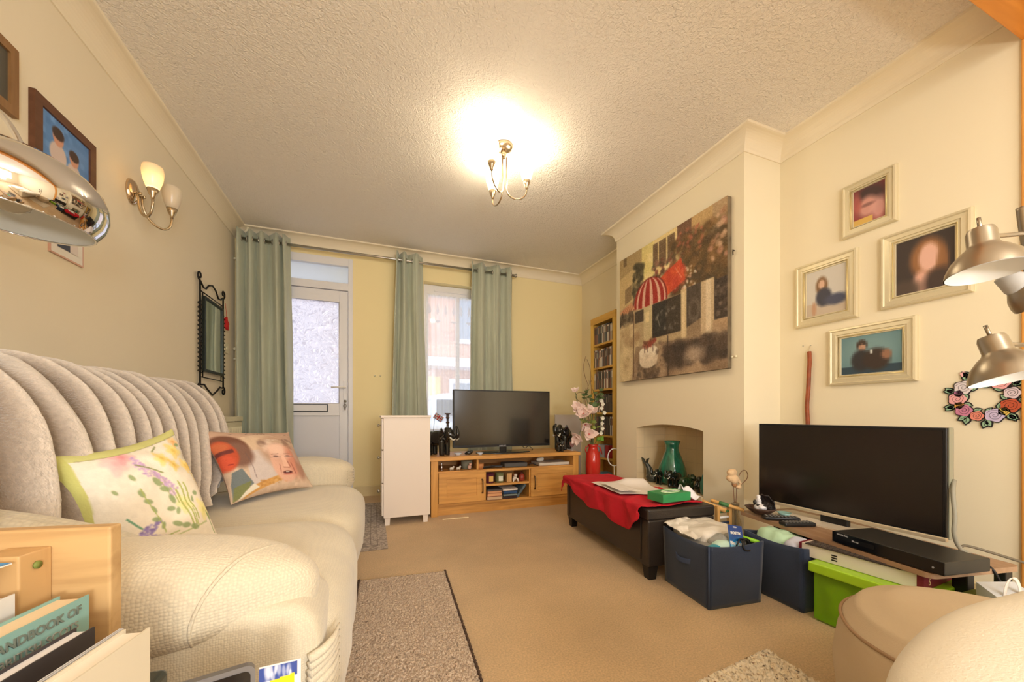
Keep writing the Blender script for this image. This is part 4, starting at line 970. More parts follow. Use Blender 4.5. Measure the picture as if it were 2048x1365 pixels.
# ------------------------------------------------------------------ figurines grown from blobs
def blob(name, parts, m, parent=None, vox=.004, M=None, local=True, it=3):
    mb = MB()
    for p in parts:
        if p[0] == 'e': mb.ball(p[1], p[2], p[3], p[4], p[5], p[6], 16, M if M is not None else None)
        elif p[0] == 't': mb.tube(smooth_path(p[1], 4), [p[2] + (p[3] - p[2]) * i / (4 * (len(p[1]) - 1)) for i in range(4 * (len(p[1]) - 1) + 1)], 10, M=M)
    o = obj(name, mb, m, parent); remesh(o, vox, it); return o
m_ele = mat('black_glaze', (26, 26, 24), .12, var=(14, .8), coat=.6)
m_tusk = mat('tusk_ivory', (225, 220, 205), .35)
def elephant(label, loc, rz, s, m=None, group=None, trunk_up=True, name='elephant_figurine', tusks=True):
    """local: facing -Y, standing on z = 0, body length about 1 unit * s"""
    t = thing(name, label, 'figurine', loc, rz, group); m = m or m_ele
    S = lambda *a: tuple(k * s for k in a)
    P = [('e', *S(0, .12, .60), *S(.25, .38, .27)), ('e', *S(0, .38, .58), *S(.22, .20, .26)), ('e', *S(0, -.34, .74), *S(.17, .20, .20)), ('e', *S(0, -.28, .92), *S(.10, .12, .07))]
    for x, y in ((-.15, -.14), (.15, -.14), (-.14, .40), (.14, .40)):
        P.append(('t', [S(x, y, .55), S(x, y - .01, .28), S(x, y - .02, .05), S(x, y - .02, .0)], .115 * s, .095 * s))
    if trunk_up: tr = [S(0, -.46, .72), S(0, -.62, .62), S(0, -.72, .72), S(0, -.70, .92), S(0, -.64, 1.02)]
    else: tr = [S(0, -.46, .72), S(0, -.60, .55), S(0, -.62, .32), S(0, -.58, .16), S(0, -.66, .08)]
    P.append(('t', tr, .085 * s, .04 * s)); P.append(('t', [S(0, .54, .66), S(0, .62, .5), S(0, .60, .35)], .03 * s, .015 * s))
    blob('body', P, m, t, vox=.028 * s)
    for sx in (-1, 1):
        def ear(u, v, sx=sx):
            a = -1.3 + 2.6 * u; r = v
            return V((sx * (.13 + .20 * r * math.cos(a * .7)) * s, (-.26 + .09 * r + .05 * math.sin(5 * u) * r) * s, (.74 + .24 * r * math.sin(a)) * s))
        obj('ear', MB().sheet(ear, 10, 5, .03 * s), m, t)
        if tusks: obj('tusk', MB().tube(smooth_path([S(sx * .09, -.46, .64), S(sx * .11, -.60, .56), S(sx * .10, -.70, .60)]), [.028 * s] * 8 + [.02 * s] * 4 + [.008 * s], 8), m_tusk, t)
        obj('eye', MB().ball(*S(sx * .13, -.44, .80), .018 * s, n=8), m_tusk, t)
    return t
elephant('dark glazed elephant figurine at the left end of the oak stand, nearest the white cabinet', (.525, 3.08, .468), R_(42), .235)
elephant('large dark glazed elephant figurine with raised trunk right of the television', (1.70, 3.19, .468), R_(-50), .245)
elephant('small dark glazed elephant calf standing before the large elephant', (1.575, 3.0, .468), R_(-12), .105)
m_dish = mat('blue_white_dish', (214, 220, 232), .2)
for i, (x, y, r, lab) in enumerate([(.655, 3.03, .033, 'small shallow dish beside the left elephant on the oak stand'), (.835, 3.0, .026, 'small shallow dish at the left end of the television foot')]):
    d = thing('trinket_dish', lab, 'dish', (x, y, .468))
    obj('dish', MB().lathe([(r * .5, 0), (r * .55, .004), (r, .018), (r * .96, .018), (r * .5, .008), (.001, .006)], 24), m_dish, d)
bf = blob('frog_figurine', [('e', 0, 0, .018, .030, .02, .016), ('e', .02, -.01, .028, .014, .012, .012), ('e', -.02, .01, .012, .016, .02, .01)], m_ele, None, .003); bf.location = (.745, 3.02, .468)
tag(bf, 'tiny dark glazed creature figurine between the dishes on the oak stand', 'figurine')
gg = thing('glass_goblet', 'small pink tinted glass at the right end of the oak stand', 'glass', (1.73, 3.06, .468))
obj('bowl', MB().lathe([(.002, .03), (.012, .036), (.022, .055), (.024, .08), (.021, .08), (.019, .056), (.010, .040)], 20, cap=False), mat('pink_glass', (228, 180, 180), .1, trans=.6), gg)
obj('stem', MB().lathe([(.018, 0), (.018, .003), (.004, .008), (.004, .033)], 16), mat('clear_stem', (235, 225, 220), .1, trans=.5), gg)
# upper shelf contents
zs = .352
t = thing('silver_figurine', 'small silver figure standing far left on the upper shelf', 'figurine', (.525, 3.04, zs))
obj('body', MB().lathe([(.016, 0), (.016, .004), (.006, .008), (.009, .03), (.006, .044), (.009, .052), (.001, .062)], 14), mat('silver', (190, 190, 195), .2, 1), t)
for i, (x, lab) in enumerate([(.60, 'little pale animal ornament beside the silver figure'), (.655, 'little pale animal ornament beside the grey pot')]):
    o = blob('animal_ornament', [('e', 0, 0, .014, .018, .010, .012), ('e', .014, -.003, .026, .009, .008, .009), ('t', [(-.01, 0, .01), (-.012, 0, 0)], .004, .004), ('t', [(.01, 0, .01), (.012, 0, 0)], .004, .004)], mat('cream_china', (232, 222, 204), .25), None, .0025); o.location = (x, 3.01, zs); tag(o, lab, 'ornament')
pt = thing('textured_pot', 'grey woven texture pot on the upper shelf', 'pot', (.735, 3.06, zs)); obj('pot', MB().lathe([(.042, 0), (.046, .03), (.048, .072), (.044, .072), (.042, .01), (.001, .008)], 28), mat('pot_grey', (128, 128, 110), .7, bump=(160, .8, .004)), pt)
o = blob('animal_ornament', [('e', 0, 0, .02, .016, .012, .018), ('e', .004, -.008, .042, .011, .01, .011), ('e', .012, -.01, .052, .004, .003, .005), ('e', -.004, -.01, .052, .004, .003, .005)], mat('pinkish_china', (214, 170, 150), .3), None, .0025); o.location = (.742, 2.99, zs); tag(o, 'little pinkish animal ornament before the grey pot', 'ornament')
bk = thing('wicker_basket', 'small orange wicker basket on the upper shelf', 'basket', (.805 - .04, 3.03, zs)); bk.location = (.835, 3.02, zs)
obj('basket', MB().lathe([(.03, 0), (.036, .02), (.038, .045), (.034, .045), (.030, .01), (.001, .006)], 26), mat('wicker_orange', (206, 140, 84), .6, bump=(140, .9, .004)), bk)
m_blk = mat('black_plastic', (30, 28, 28), .35)
def remote(label, loc, rz, L=.17, w=.045, h=.018, rot=None, name='remote_control'):
    t = thing(name, label, 'remote control', loc, rz, rot=rot)
    obj('case', MB().box(-L / 2, L / 2, -w / 2, w / 2, 0, h, b=.006), m_blk, t)
    mb = MB(); n = int(L / .016)
    for i in range(n):
        for j in range(3): mb.box(-L / 2 + .012 + i * .0155, -L / 2 + .020 + i * .0155, -.013 + j * .0105, -.006 + j * .0105, h - .001, h + .0018)
    o = obj('buttons', mb, mat('button_grey', (120, 116, 110), .5), t)
    return t
remote('black remote control lying left on the upper shelf of the oak stand', (.915, 3.03, zs), R_(12), .12, .04, .014)
remote('black remote control lying beside the flat grey box on the upper shelf', (.99, 3.04, zs), R_(-8), .10, .042, .016)
rt = thing('set_top_box', 'flat dark grey router box on the upper shelf', 'set-top box', (1.155, 3.06, zs))
obj('case', MB().box(-.105, .105, -.06, .06, 0, .036, b=.008), mat('router_grey', (92, 90, 86), .6, bump=(300, .4, .002)), rt)
o = blob('white_adaptor', [('e', 0, 0, .02, .035, .018, .018), ('e', .022, 0, .024, .02, .018, .02)], mat('white_plastic', (236, 230, 215), .4), None, .004); o.location = (1.42, 3.10, zs + .022); tag(o, 'white rounded gadget resting on the flat white box in the oak stand', 'gadget')
lp = thing('flat_white_box', 'flat white device lying at the right of the upper shelf', 'device', (1.52, 3.09, zs)); obj('case', MB().box(-.15, .15, -.09, .09, 0, .024, b=.003), mat('device_cream', (216, 206, 190), .5), lp)
tag(obj('power_cable', MB().tube(smooth_path([(1.28, 3.03, zs + .006), (1.31, 3.02, zs + .022), (1.34, 3.01, zs + .010), (1.355, 2.985, zs + .006)]), .004, 6), MATS['cable_black'], None, local=False, origin=(1.3, 3.03, zs)), 'black cable end lying before the flat white device', 'cable')
# middle shelf
zm = .229
def candle(label, x, r, h, glass, wax, lab):
    t = thing('candle_jar', label, 'candle', (x, 3.02, zm))
    obj('jar', MB().lathe([(r * .94, 0), (r, .004), (r, h), (r * .93, h), (r * .93, .008), (.001, .006)], 26), glass, t)
    obj('wax', MB().lathe([(r * .90, .008), (r * .90, h * .7), (.001, h * .7)], 22), wax, t)
    obj('label', MB().box(-r * .5, r * .5, -r - .0015, -r + .006, h * .2, h * .72), lab, t)
candle('purple glass jar candle with a gold label at left on the middle shelf', .925, .036, .082, mat('purple_glass', (96, 46, 60), .15), mat('wax_plum', (110, 50, 60), .5), mat('gold_label', (222, 180, 96), .5))
candle('pale green glass jar candle with a white label on the middle shelf', 1.01, .036, .078, mat('green_clear_glass', (200, 206, 150), .1, trans=.7), mat('wax_green', (206, 212, 150), .5), mat('white_label', (230, 228, 210), .5))
wb = thing('wooden_block', 'pale upright wooden block between candle and dog on the shelf', 'block', (1.092, 3.02, zm)); obj('block', MB().box(-.022, .022, -.02, .02, 0, .072, b=.002), wood('block_pine', (216, 170, 110), 'Z'), wb)
m_brn = mat('dog_brown', (150, 90, 60), .4)
dg = thing('dog_figurine', 'small brown and white dog figurine on the middle shelf', 'figurine', (1.148, 3.01, zm))
o = blob('body', [('e', 0, .01, .030, .018, .022, .020), ('t', [(-.016, -.012, .03), (-.022, -.016, .0)], .007, .006), ('t', [(.016, -.012, .03), (.022, -.016, 0)], .007, .006), ('e', 0, .028, .014, .02, .014, .014), ('e', 0, -.010, .054, .014, .014, .013), ('e', 0, -.024, .048, .007, .008, .006)], mat('dog_white', (236, 226, 208), .35), dg, .0025)
for sx in (-1, 1): obj('ear', MB().ball(sx * .014, -.006, .056, .005, .005, .012, 10), m_brn, dg)
rb = thing('red_candle', 'small dark red lidded jar at the right on the middle shelf', 'candle', (1.212, 3.02, zm))
obj('jar', MB().lathe([(.024, 0), (.027, .01), (.027, .045), (.018, .058), (.014, .062), (.001, .062)], 22), mat('red_jar', (150, 60, 44), .2), rb); obj('lid', MB().lathe([(.015, .060), (.016, .068), (.006, .072), (.006, .08), (.001, .082)], 18), mat('jar_lid', (96, 40, 34), .3), rb)
# bottom shelf: books
zb = .098
def book(label, loc, size, col, rot=(0, 0, 0), group=None, pages=(224, 206, 176), name='book', cat='book', spine='-x'):
    """size = (spine thickness z, width x, depth y); lying flat, spine towards -x or -y"""
    h, w, d = size
    t = thing(name, label, cat, loc, group=group, rot=rot)
    mc = mat('cover_%d_%d_%d' % col, col, .5)
    c = .0022
    if spine == '-y':   # spine faces the viewer
        obj('cover', MB().box(-w / 2, w / 2, -d / 2, d / 2, 0, c).box(-w / 2, w / 2, -d / 2, d / 2, h - c, h).box(-w / 2, w / 2, -d / 2, -d / 2 + c, 0, h), mc, t)
        obj('page_block', MB().box(-w / 2 + .003, w / 2 - .003, -d / 2 + c, d / 2 - .003, c, h - c), mat('pages_%d_%d_%d' % pages, pages, .8), t)
    else:
        obj('cover', MB().box(-w / 2, w / 2, -d / 2, d / 2, 0, c).box(-w / 2, w / 2, -d / 2, d / 2, h - c, h).box(-w / 2, -w / 2 + c, -d / 2, d / 2, 0, h), mc, t)
        obj('page_block', MB().box(-w / 2 + c, w / 2 - .003, -d / 2 + .003, d / 2 - .003, c, h - c), mat('pages_%d_%d_%d' % pages, pages, .8), t)
    return t
z = zb
for lab, h, w, c, p in [('book with dark red edges at the bottom of the left stack in the oak stand', .030, .135, (96, 40, 34), (214, 180, 140)), ('orange edged book second from the bottom of the left stack in the oak stand', .026, .128, (150, 84, 60), (226, 168, 120)), ('orange brown book second from the top of the left stack in the oak stand', .018, .125, (160, 96, 66), (216, 160, 116)), ('dark grey topmost book of the left stack in the oak stand', .014, .128, (62, 60, 60), (90, 84, 80))]:
    book(lab, (.945, 3.03, z), (h, w, .17), c, pages=p); z += h
z = zb
for lab, h, w, c, p in [('black and red spined book at the bottom of the right stack in the oak stand', .021, .122, (60, 40, 40), (200, 180, 160)), ('grey green book second from the bottom of the right stack in the oak stand', .019, .120, (120, 130, 126), (180, 176, 160)), ('blue book second from the top of the right stack in the oak stand', .026, .118, (44, 76, 120), (150, 160, 170)), ('pale topmost book of the right stack in the oak stand', .018, .128, (216, 206, 196), (230, 220, 210))]:
    book(lab, (1.083, 3.03, z), (h, w, .16), c, pages=p, spine='-y'); z += h
book('grey blue book leaning to the right beside the stacks in the oak stand', (1.192, 3.03, .150), (.022, .125, .15), (92, 104, 110), rot=(0, R_(-52), 0), spine='-y')
COL.objects[-1] if False else None

# window sill things
ch = thing('candlestick', 'striped wooden candlestick standing on the window sill', 'candlestick', (.752, YW + .02, WZ0))
obj('column', MB().lathe([(.032, 0), (.032, .012), (.016, .02), (.014, .06), (.020, .07), (.014, .08), (.013, .12), (.019, .13), (.012, .14), (.012, .17), (.020, .18), (.016, .20), (.016, .215)], 20), mat('candlestick_grey', (120, 112, 116), .5), ch)
for zz in (.065, .125, .175): obj('band', MB().lathe([(.0205, zz), (.0205, zz + .012)], 20), mat('band_brown', (110, 70, 52), .5), ch)
obj('cup', MB().lathe([(.016, .215), (.031, .222), (.031, .232), (.001, .232)], 20), mat('cup_brown', (110, 86, 80), .4), ch)
fl = thing('small_flag', 'small union flag leaning on the window sill behind the elephant', 'flag', (.60, YW + .0, WZ0))
r = Ras(60, 36, (40, 70, 140)); r.line(0, 0, 1, 1, .10, (240, 240, 240)); r.line(0, 1, 1, 0, .10, (240, 240, 240)); r.line(0, 0, 1, 1, .035, (200, 40, 50)); r.line(0, 1, 1, 0, .035, (200, 40, 50)); r.rect(.38, 0, .62, 1, (240, 240, 240)); r.rect(0, .34, 1, .66, (240, 240, 240)); r.rect(.44, 0, .56, 1, (200, 40, 50)); r.rect(0, .42, 1, .58, (200, 40, 50))
print_plane('flag_cloth', r, frame_m((.052, 0, .185), (.8, 0, -.5), (.5, 0, .8)), .10, .062, fl)
obj('stick', MB().tube([(-.01, 0, 0), (.022, .001, .235)], .002, 6), m_blk, fl)

# ================================================================== RIGHT ALCOVE SHELVES
m_ps = wood('pine_shelving', (232, 190, 92), 'Z', .45, .88); m_psx = wood('pine_shelf', (226, 180, 90), 'Y', .45, .85)
bu = thing('shelving_unit', 'tall pine shelving unit full of film cases in the corner', 'shelving unit', (2.31, 3.33, 0))
BX0, BX1, BY0, BY1 = 2.235, 2.375, 3.10, 3.545
for y in (BY0, BY1 - .05): obj('stile', MB().box(BX0, BX1, y, y + .05, 0, 1.835, b=.002), m_ps, bu, local=False)
obj('top_panel', MB().box(BX0 - .001, BX1 - .001, BY0 - .001, BY1 + .001, 1.765, 1.837, b=.002), m_psx, bu, local=False)
obj('back_panel', MB().box(BX1 - .008, BX1, BY0 + .04, BY1 - .04, 0, 1.78), m_oakd, bu, local=False)
shelfz = [1.548, 1.300, 1.070, .825, .590, .355, .13]
for z in shelfz: obj('shelf', MB().box(BX0 + .006, BX1 - .008, BY0 + .048, BY1 - .048, z - .02, z), m_psx, bu, local=False)
rng = random.Random(3)
pal = [(70, 64, 62), (90, 80, 76), (216, 208, 200), (56, 54, 58), (140, 96, 84), (230, 220, 210), (70, 74, 86), (150, 140, 130), (80, 72, 74), (120, 84, 72), (180, 170, 150), (86, 90, 96)]
names = ['top', 'second', 'third', 'fourth', 'fifth']
protos = {}
for si, z in enumerate(shelfz[:5]):
    y = BY1 - .055
    lab = 'upright plastic film case in the row on the %s shelf of the pine unit' % names[si]
    grp = 'film cases on the %s shelf of the pine unit' % names[si]
    while y > BY0 + .07:
        w = rng.choice([.0145, .0145, .015, .024]); c = pal[rng.randrange(len(pal))]
        h = .19 if rng.random() < .8 else .172
        key = (w, c, h)
        if key not in protos:
            t = thing('film_case', lab, 'film case', (0, 0, 0), group=grp)
            obj('case', MB().box(0, .128, -w + .0008, 0, 0, h, b=.001), mat('case_%d_%d_%d' % c, c, .35), t)
            c2 = pal[(pal.index(c) * 5 + 3) % len(pal)]
            obj('spine_print', MB().box(-.0008, .001, -w + .003, -.002, h * .55, h * .9), mat('spine_%d_%d_%d' % c2, c2, .4), t); protos[key] = t
        else: t = copy_tree(protos[key])
        t['label'] = lab; t['group'] = grp; t.location = (BX0 + .012, y, z); y -= w
for i, (y, c, w) in enumerate([(3.44, (190, 192, 196), .06), (3.35, (180, 184, 190), .075), (3.26, (190, 60, 70), .06)]):
    t = thing('box_set', ['grey box set at the left on the sixth shelf of the pine unit', 'grey box set in the middle of the sixth shelf of the pine unit', 'red box set at the right on the sixth shelf of the pine unit'][i], 'box', (BX0 + .01, y, .355))
    obj('case', MB().box(0, .12, -w / 2, w / 2, 0, .13, b=.002), mat('boxset_%d' % i, c, .5), t); obj('print', MB().prism([(-.015, .03), (.015, .03), (0, .085)], -.001, .001, 'YZ'), mat('boxset_mark', (200, 60, 60), .5), t)
for i, (z, c) in enumerate([(.13, (60, 66, 80)), (.15, (90, 150, 190)), (.17, (120, 180, 214))]):
    book(['dark book lying lowest on the bottom shelf of the pine unit', 'mid blue book lying second on the bottom shelf of the pine unit', 'light blue book lying on top on the bottom shelf of the pine unit'][i], (BX0 + .075, 3.33, z), (.02, .12, .22), c)
# grey upright panel leaning in the corner
tag(obj('grey_panel', MB().box(-.012, .012, -.14, .14, 0, .80, b=.004), mat('panel_greige', (196, 184, 172), .7), None, origin=(1.93, 3.50, 0)), 'tall grey upright board standing in the corner behind the flower vase', 'board')
COL.objects['grey_panel'].rotation_euler = (0, 0, R_(75))
wh = obj('white_wire_loop', MB().tube([(2.105 + .058 * math.cos(a), 2.935 - .02 * math.cos(a), .405 + .08 * math.sin(a)) for a in [k * PI / 16 for k in range(32)]], .005, 8, True), m_white, None, local=False, origin=(2.105, 2.935, .325)); tag(wh, 'white wire loop of a stand beside the red vase', 'wire stand')
wh2 = obj('foot_rod', MB().tube([(2.105, 2.935, .325), (2.105, 2.935, 0)], .005, 8).tube([(2.06, 2.91, .005), (2.15, 2.96, .005)], .005, 6), m_white, wh, local=False)

# ================================================================== RED VASE WITH FLOWERS
vx, vy = 1.90, 2.975
va_ = thing('floor_vase', 'tall glossy red vase with two handles holding silk flowers', 'vase', (vx, vy, 0))
m_rv = mat('red_glaze', (206, 46, 34), .18, coat=.5, var=(5, .12))
obj('body', MB().lathe([(.045, 0), (.055, .01), (.06, .1), (.066, .25), (.068, .36), (.064, .43), (.048, .475), (.040, .49), (.040, .512), (.050, .528), (.045, .529), (.034, .50), (.034, .3), (.001, .2)], 32), m_rv, va_)
for s in (-1, 1): obj('handle', MB().tube([(s * .040 * .94, s * .040 * -.35, .515), (s * .062 * .94, s * .062 * -.35, .505), (s * .068 * .94, s * .068 * -.35, .475), (s * .058 * .94, s * .058 * -.35, .445)], .006, 8), m_rv, va_)
for s in (-1, 1): obj('lower_ring', MB().tube([((.066 + .004) * math.sin(.5 * s) + .018 * math.cos(a), -(.066 + .006) * math.cos(.5), .235 + .030 * math.sin(a)) for a in [k * PI / 8 for k in range(16)]], .004, 6, True), mat('vase_ring_dark', (110, 40, 34), .3) if s > 0 else m_rv, va_)
m_stem = mat('twig_brown', (120, 84, 60), .8); m_gst = mat('stem_green', (110, 120, 70), .6); m_leaf = mat('silk_leaf', (92, 112, 66), .6, var=(20, .3)); m_leafy = mat('silk_leaf_lime', (160, 176, 90), .6); m_pet = mat('magnolia_petal', (246, 220, 208), .6, var=(12, .08)); m_petw = mat('white_petal', (240, 234, 214), .6); m_ctr = mat('flower_centre', (206, 120, 110), .6)
R2 = V((math.cos(TH), -math.sin(TH), 0)); D2 = V((math.sin(TH), math.cos(TH), 0))
def fp(px, v, dd=0.0):
    """point of the bouquet: px metres to the right of the vase axis, height v"""
    return V((vx, vy, 0)) + R2 * px + D2 * dd + V((0, 0, v))
def petal(mb, c, direc, up, L, w, cup=.3, th=.0025):
    direc = V(direc).normalized(); up = V(up); side = direc.cross(up).normalized(); nrm = side.cross(direc).normalized()
    def f(u, v):
        a = (u - .5) * 2; wd = w * math.sin(PI * (.08 + .92 * v) ** .8) * .5 + .002
        return c + direc * (L * v) + side * (a * wd) + nrm * (cup * L * (v * v * .6 + a * a * .35 * math.sin(PI * v)))
    mb.sheet(f, 6, 7, th)
def magnolia(label, head, start, face, size, n=7, col=None, mid=None, extra=None, group='silk magnolias in the red vase'):
    t = thing('magnolia_stem', label, 'silk flower', tuple(start), group=None)
    mid = mid or (start + (head - start) * .5 + V((0, 0, .05)))
    obj('stem', MB().tube(smooth_path([start, mid, head - V(face).normalized() * .01]), .003, 6), m_gst, t, local=False)
    face = V(face).normalized(); a = face.orthogonal().normalized(); b = face.cross(a); mb = MB()
    for k in range(n):
        q = 2 * PI * k / n + .3; o = a * math.cos(q) + b * math.sin(q); op = .75 if k % 2 else .4
        petal(mb, head + o * .004, o * (1 - op * .5) + face * op, face, 1.1 * size * (.9 + .2 * (k % 3) / 2), size * .85, .25)
    obj('flower', mb, col or m_pet, t, local=False)
    obj('flower_centre', MB().ball(head.x + face.x * .012, head.y + face.y * .012, head.z + face.z * .012, size * .12, n=10), m_ctr, t, local=False)
    return t
toC = -D2
root = lambda k: fp(.010 * math.cos(k), .50, .010 * math.sin(k))
magnolia('large pink magnolia facing forward just above the vase rim', fp(-.055, .625, -.09), root(0), toC + V((0, 0, .15)), .075, 6)
magnolia('pink magnolia at mid height leaning left of the vase', fp(-.100, .80, -.07), root(1), toC * .7 + V((-.3, 0, .6)), .085, 7)
magnolia('pink magnolia spreading open at mid height above the red vase', fp(-.035, .815, -.08), root(2), toC * .5 + V((.1, 0, .8)), .08, 7)
magnolia('single small pink bud high at the left of the vase', fp(-.165, 1.01, -.02), root(3), V((-.5, -.3, .8)), .045, 5, mid=fp(-.13, .86, 0))
magnolia('pale pink drooping magnolia low at the left of the vase', fp(-.150, .60, -.06), root(4), V((-.6, -.4, -.4)), .07, 6, mid=fp(-.09, .68, -.03))
magnolia('wide pink magnolia at the far left above the grey board', fp(-.145, .86, -.04), root(6), V((-.5, -.6, .3)), .07, 6)
magnolia('pink magnolia petals hanging below the mid height bloom', fp(-.085, .715, -.08), root(5), V((-.2, -.5, -.6)), .07, 5, mid=fp(-.05, .74, -.03))
def twig(label, pts):
    t = thing('twig_branch', label, 'branch', tuple(pts[0])); obj('stem', MB().tube(smooth_path(pts), [.0035] * 3 + [.0022] * (6 * (len(pts) - 1) - 2), 6), m_stem, t, local=False)
    for q in (2, 3): 
        p = pts[q]; obj('shoot', MB().tube(smooth_path([p, p + V((.015, 0, .03)), p + V((.008, 0, .06))]), .0014, 5), m_stem, t, local=False)
twig('curly bare twig rising highest left of the vase centre', [root(0), fp(-.05, .80), fp(-.075, .98), fp(-.045, 1.06), fp(-.075, 1.16), fp(-.085, 1.25), fp(-.065, 1.34)])
twig('bare twig rising just left of the pine unit', [root(1), fp(-.0, .82), fp(-.01, .98), fp(-.02, 1.10), fp(-.025, 1.22), fp(-.055, 1.31)])
twig('curly bare twig looping before the film shelves', [root(2), fp(.05, .85), fp(.06, 1.05), fp(.035, 1.20), fp(.06, 1.33), fp(.045, 1.42)])
twig('twisted bare twig spreading left among the leaves', [root(3), fp(-.04, .78), fp(-.11, .84), (fp(-.10, .90)), fp(-.155, .95), fp(-.14, 1.0), fp(-.08, 1.0)])
def spray(label, leaves, m, stem_pts, name='leaf_spray'):
    t = thing(name, label, 'foliage', tuple(stem_pts[0])); obj('stem', MB().tube(smooth_path(stem_pts), .0025, 6), m_gst, t, local=False)
    for p, d, L in leaves:
        mb = MB(); petal(mb, p, d, V((0, 0, 1)) + toC * .8, L, L * .75, .12, .0015); obj('leaf', mb, m, t, local=False)
rng = random.Random(11)
def lv(cx, cz, n, sp, L):
    return [(fp(cx + rng.uniform(-sp, sp), cz + rng.uniform(-sp, sp), rng.uniform(-.05, 0)), V((rng.uniform(-1, 1), rng.uniform(-1, 0), rng.uniform(-.7, .9))), L * rng.uniform(.7, 1.2)) for _ in range(n)]
spray('dark green leaf spray high left of centre in the vase', lv(-.065, .985, 9, .03, .045), m_leaf, [root(0), fp(-.03, .8), fp(-.065, .99)])
spray('dark green leaf spray high before the pine unit', lv(.03, .985, 12, .04, .05), m_leaf, [root(1), fp(.02, .8), fp(.03, .99)])
spray('green leaf spray in the middle of the bouquet', lv(-.01, .865, 12, .04, .05), m_leaf, [root(2), fp(0, .7), fp(-.01, .86)])
spray('lime green leaf spray low in the bouquet', lv(.0, .72, 8, .04, .04), m_leafy, [root(3), fp(0, .6), fp(.0, .74)])
spray('bright green leaf spray just above the vase rim', lv(.045, .575, 6, .02, .05), mat('bright_leaf', (120, 170, 60), .5), [root(4), fp(.02, .54), fp(.045, .58)])
spray('small green leaf pair left of the vase blooms', lv(-.105, .74, 3, .02, .05), m_leafy, [root(5), fp(-.06, .64), fp(-.10, .74)])
t = thing('orchid_spray', 'long hanging spray of small white blossoms at the right', 'silk flower', tuple(root(2)))
sp_ = [root(2), fp(.03, .8), fp(.065, .93), fp(.085, .86), fp(.08, .72), fp(.06, .60)]
obj('stem', MB().tube(smooth_path(sp_), .0025, 6), m_gst, t, local=False)
P = smooth_path(sp_)
for k in range(9):
    c = P[12 + k * 2] + R2 * rng.uniform(-.015, .012) - D2 * .02; mb = MB()
    for j in range(5): q = 2 * PI * j / 5; petal(mb, c, V((math.cos(q), -.4, math.sin(q))), toC, .022, .02, .2, .0015)
    obj('blossom', mb, m_petw, t, local=False)
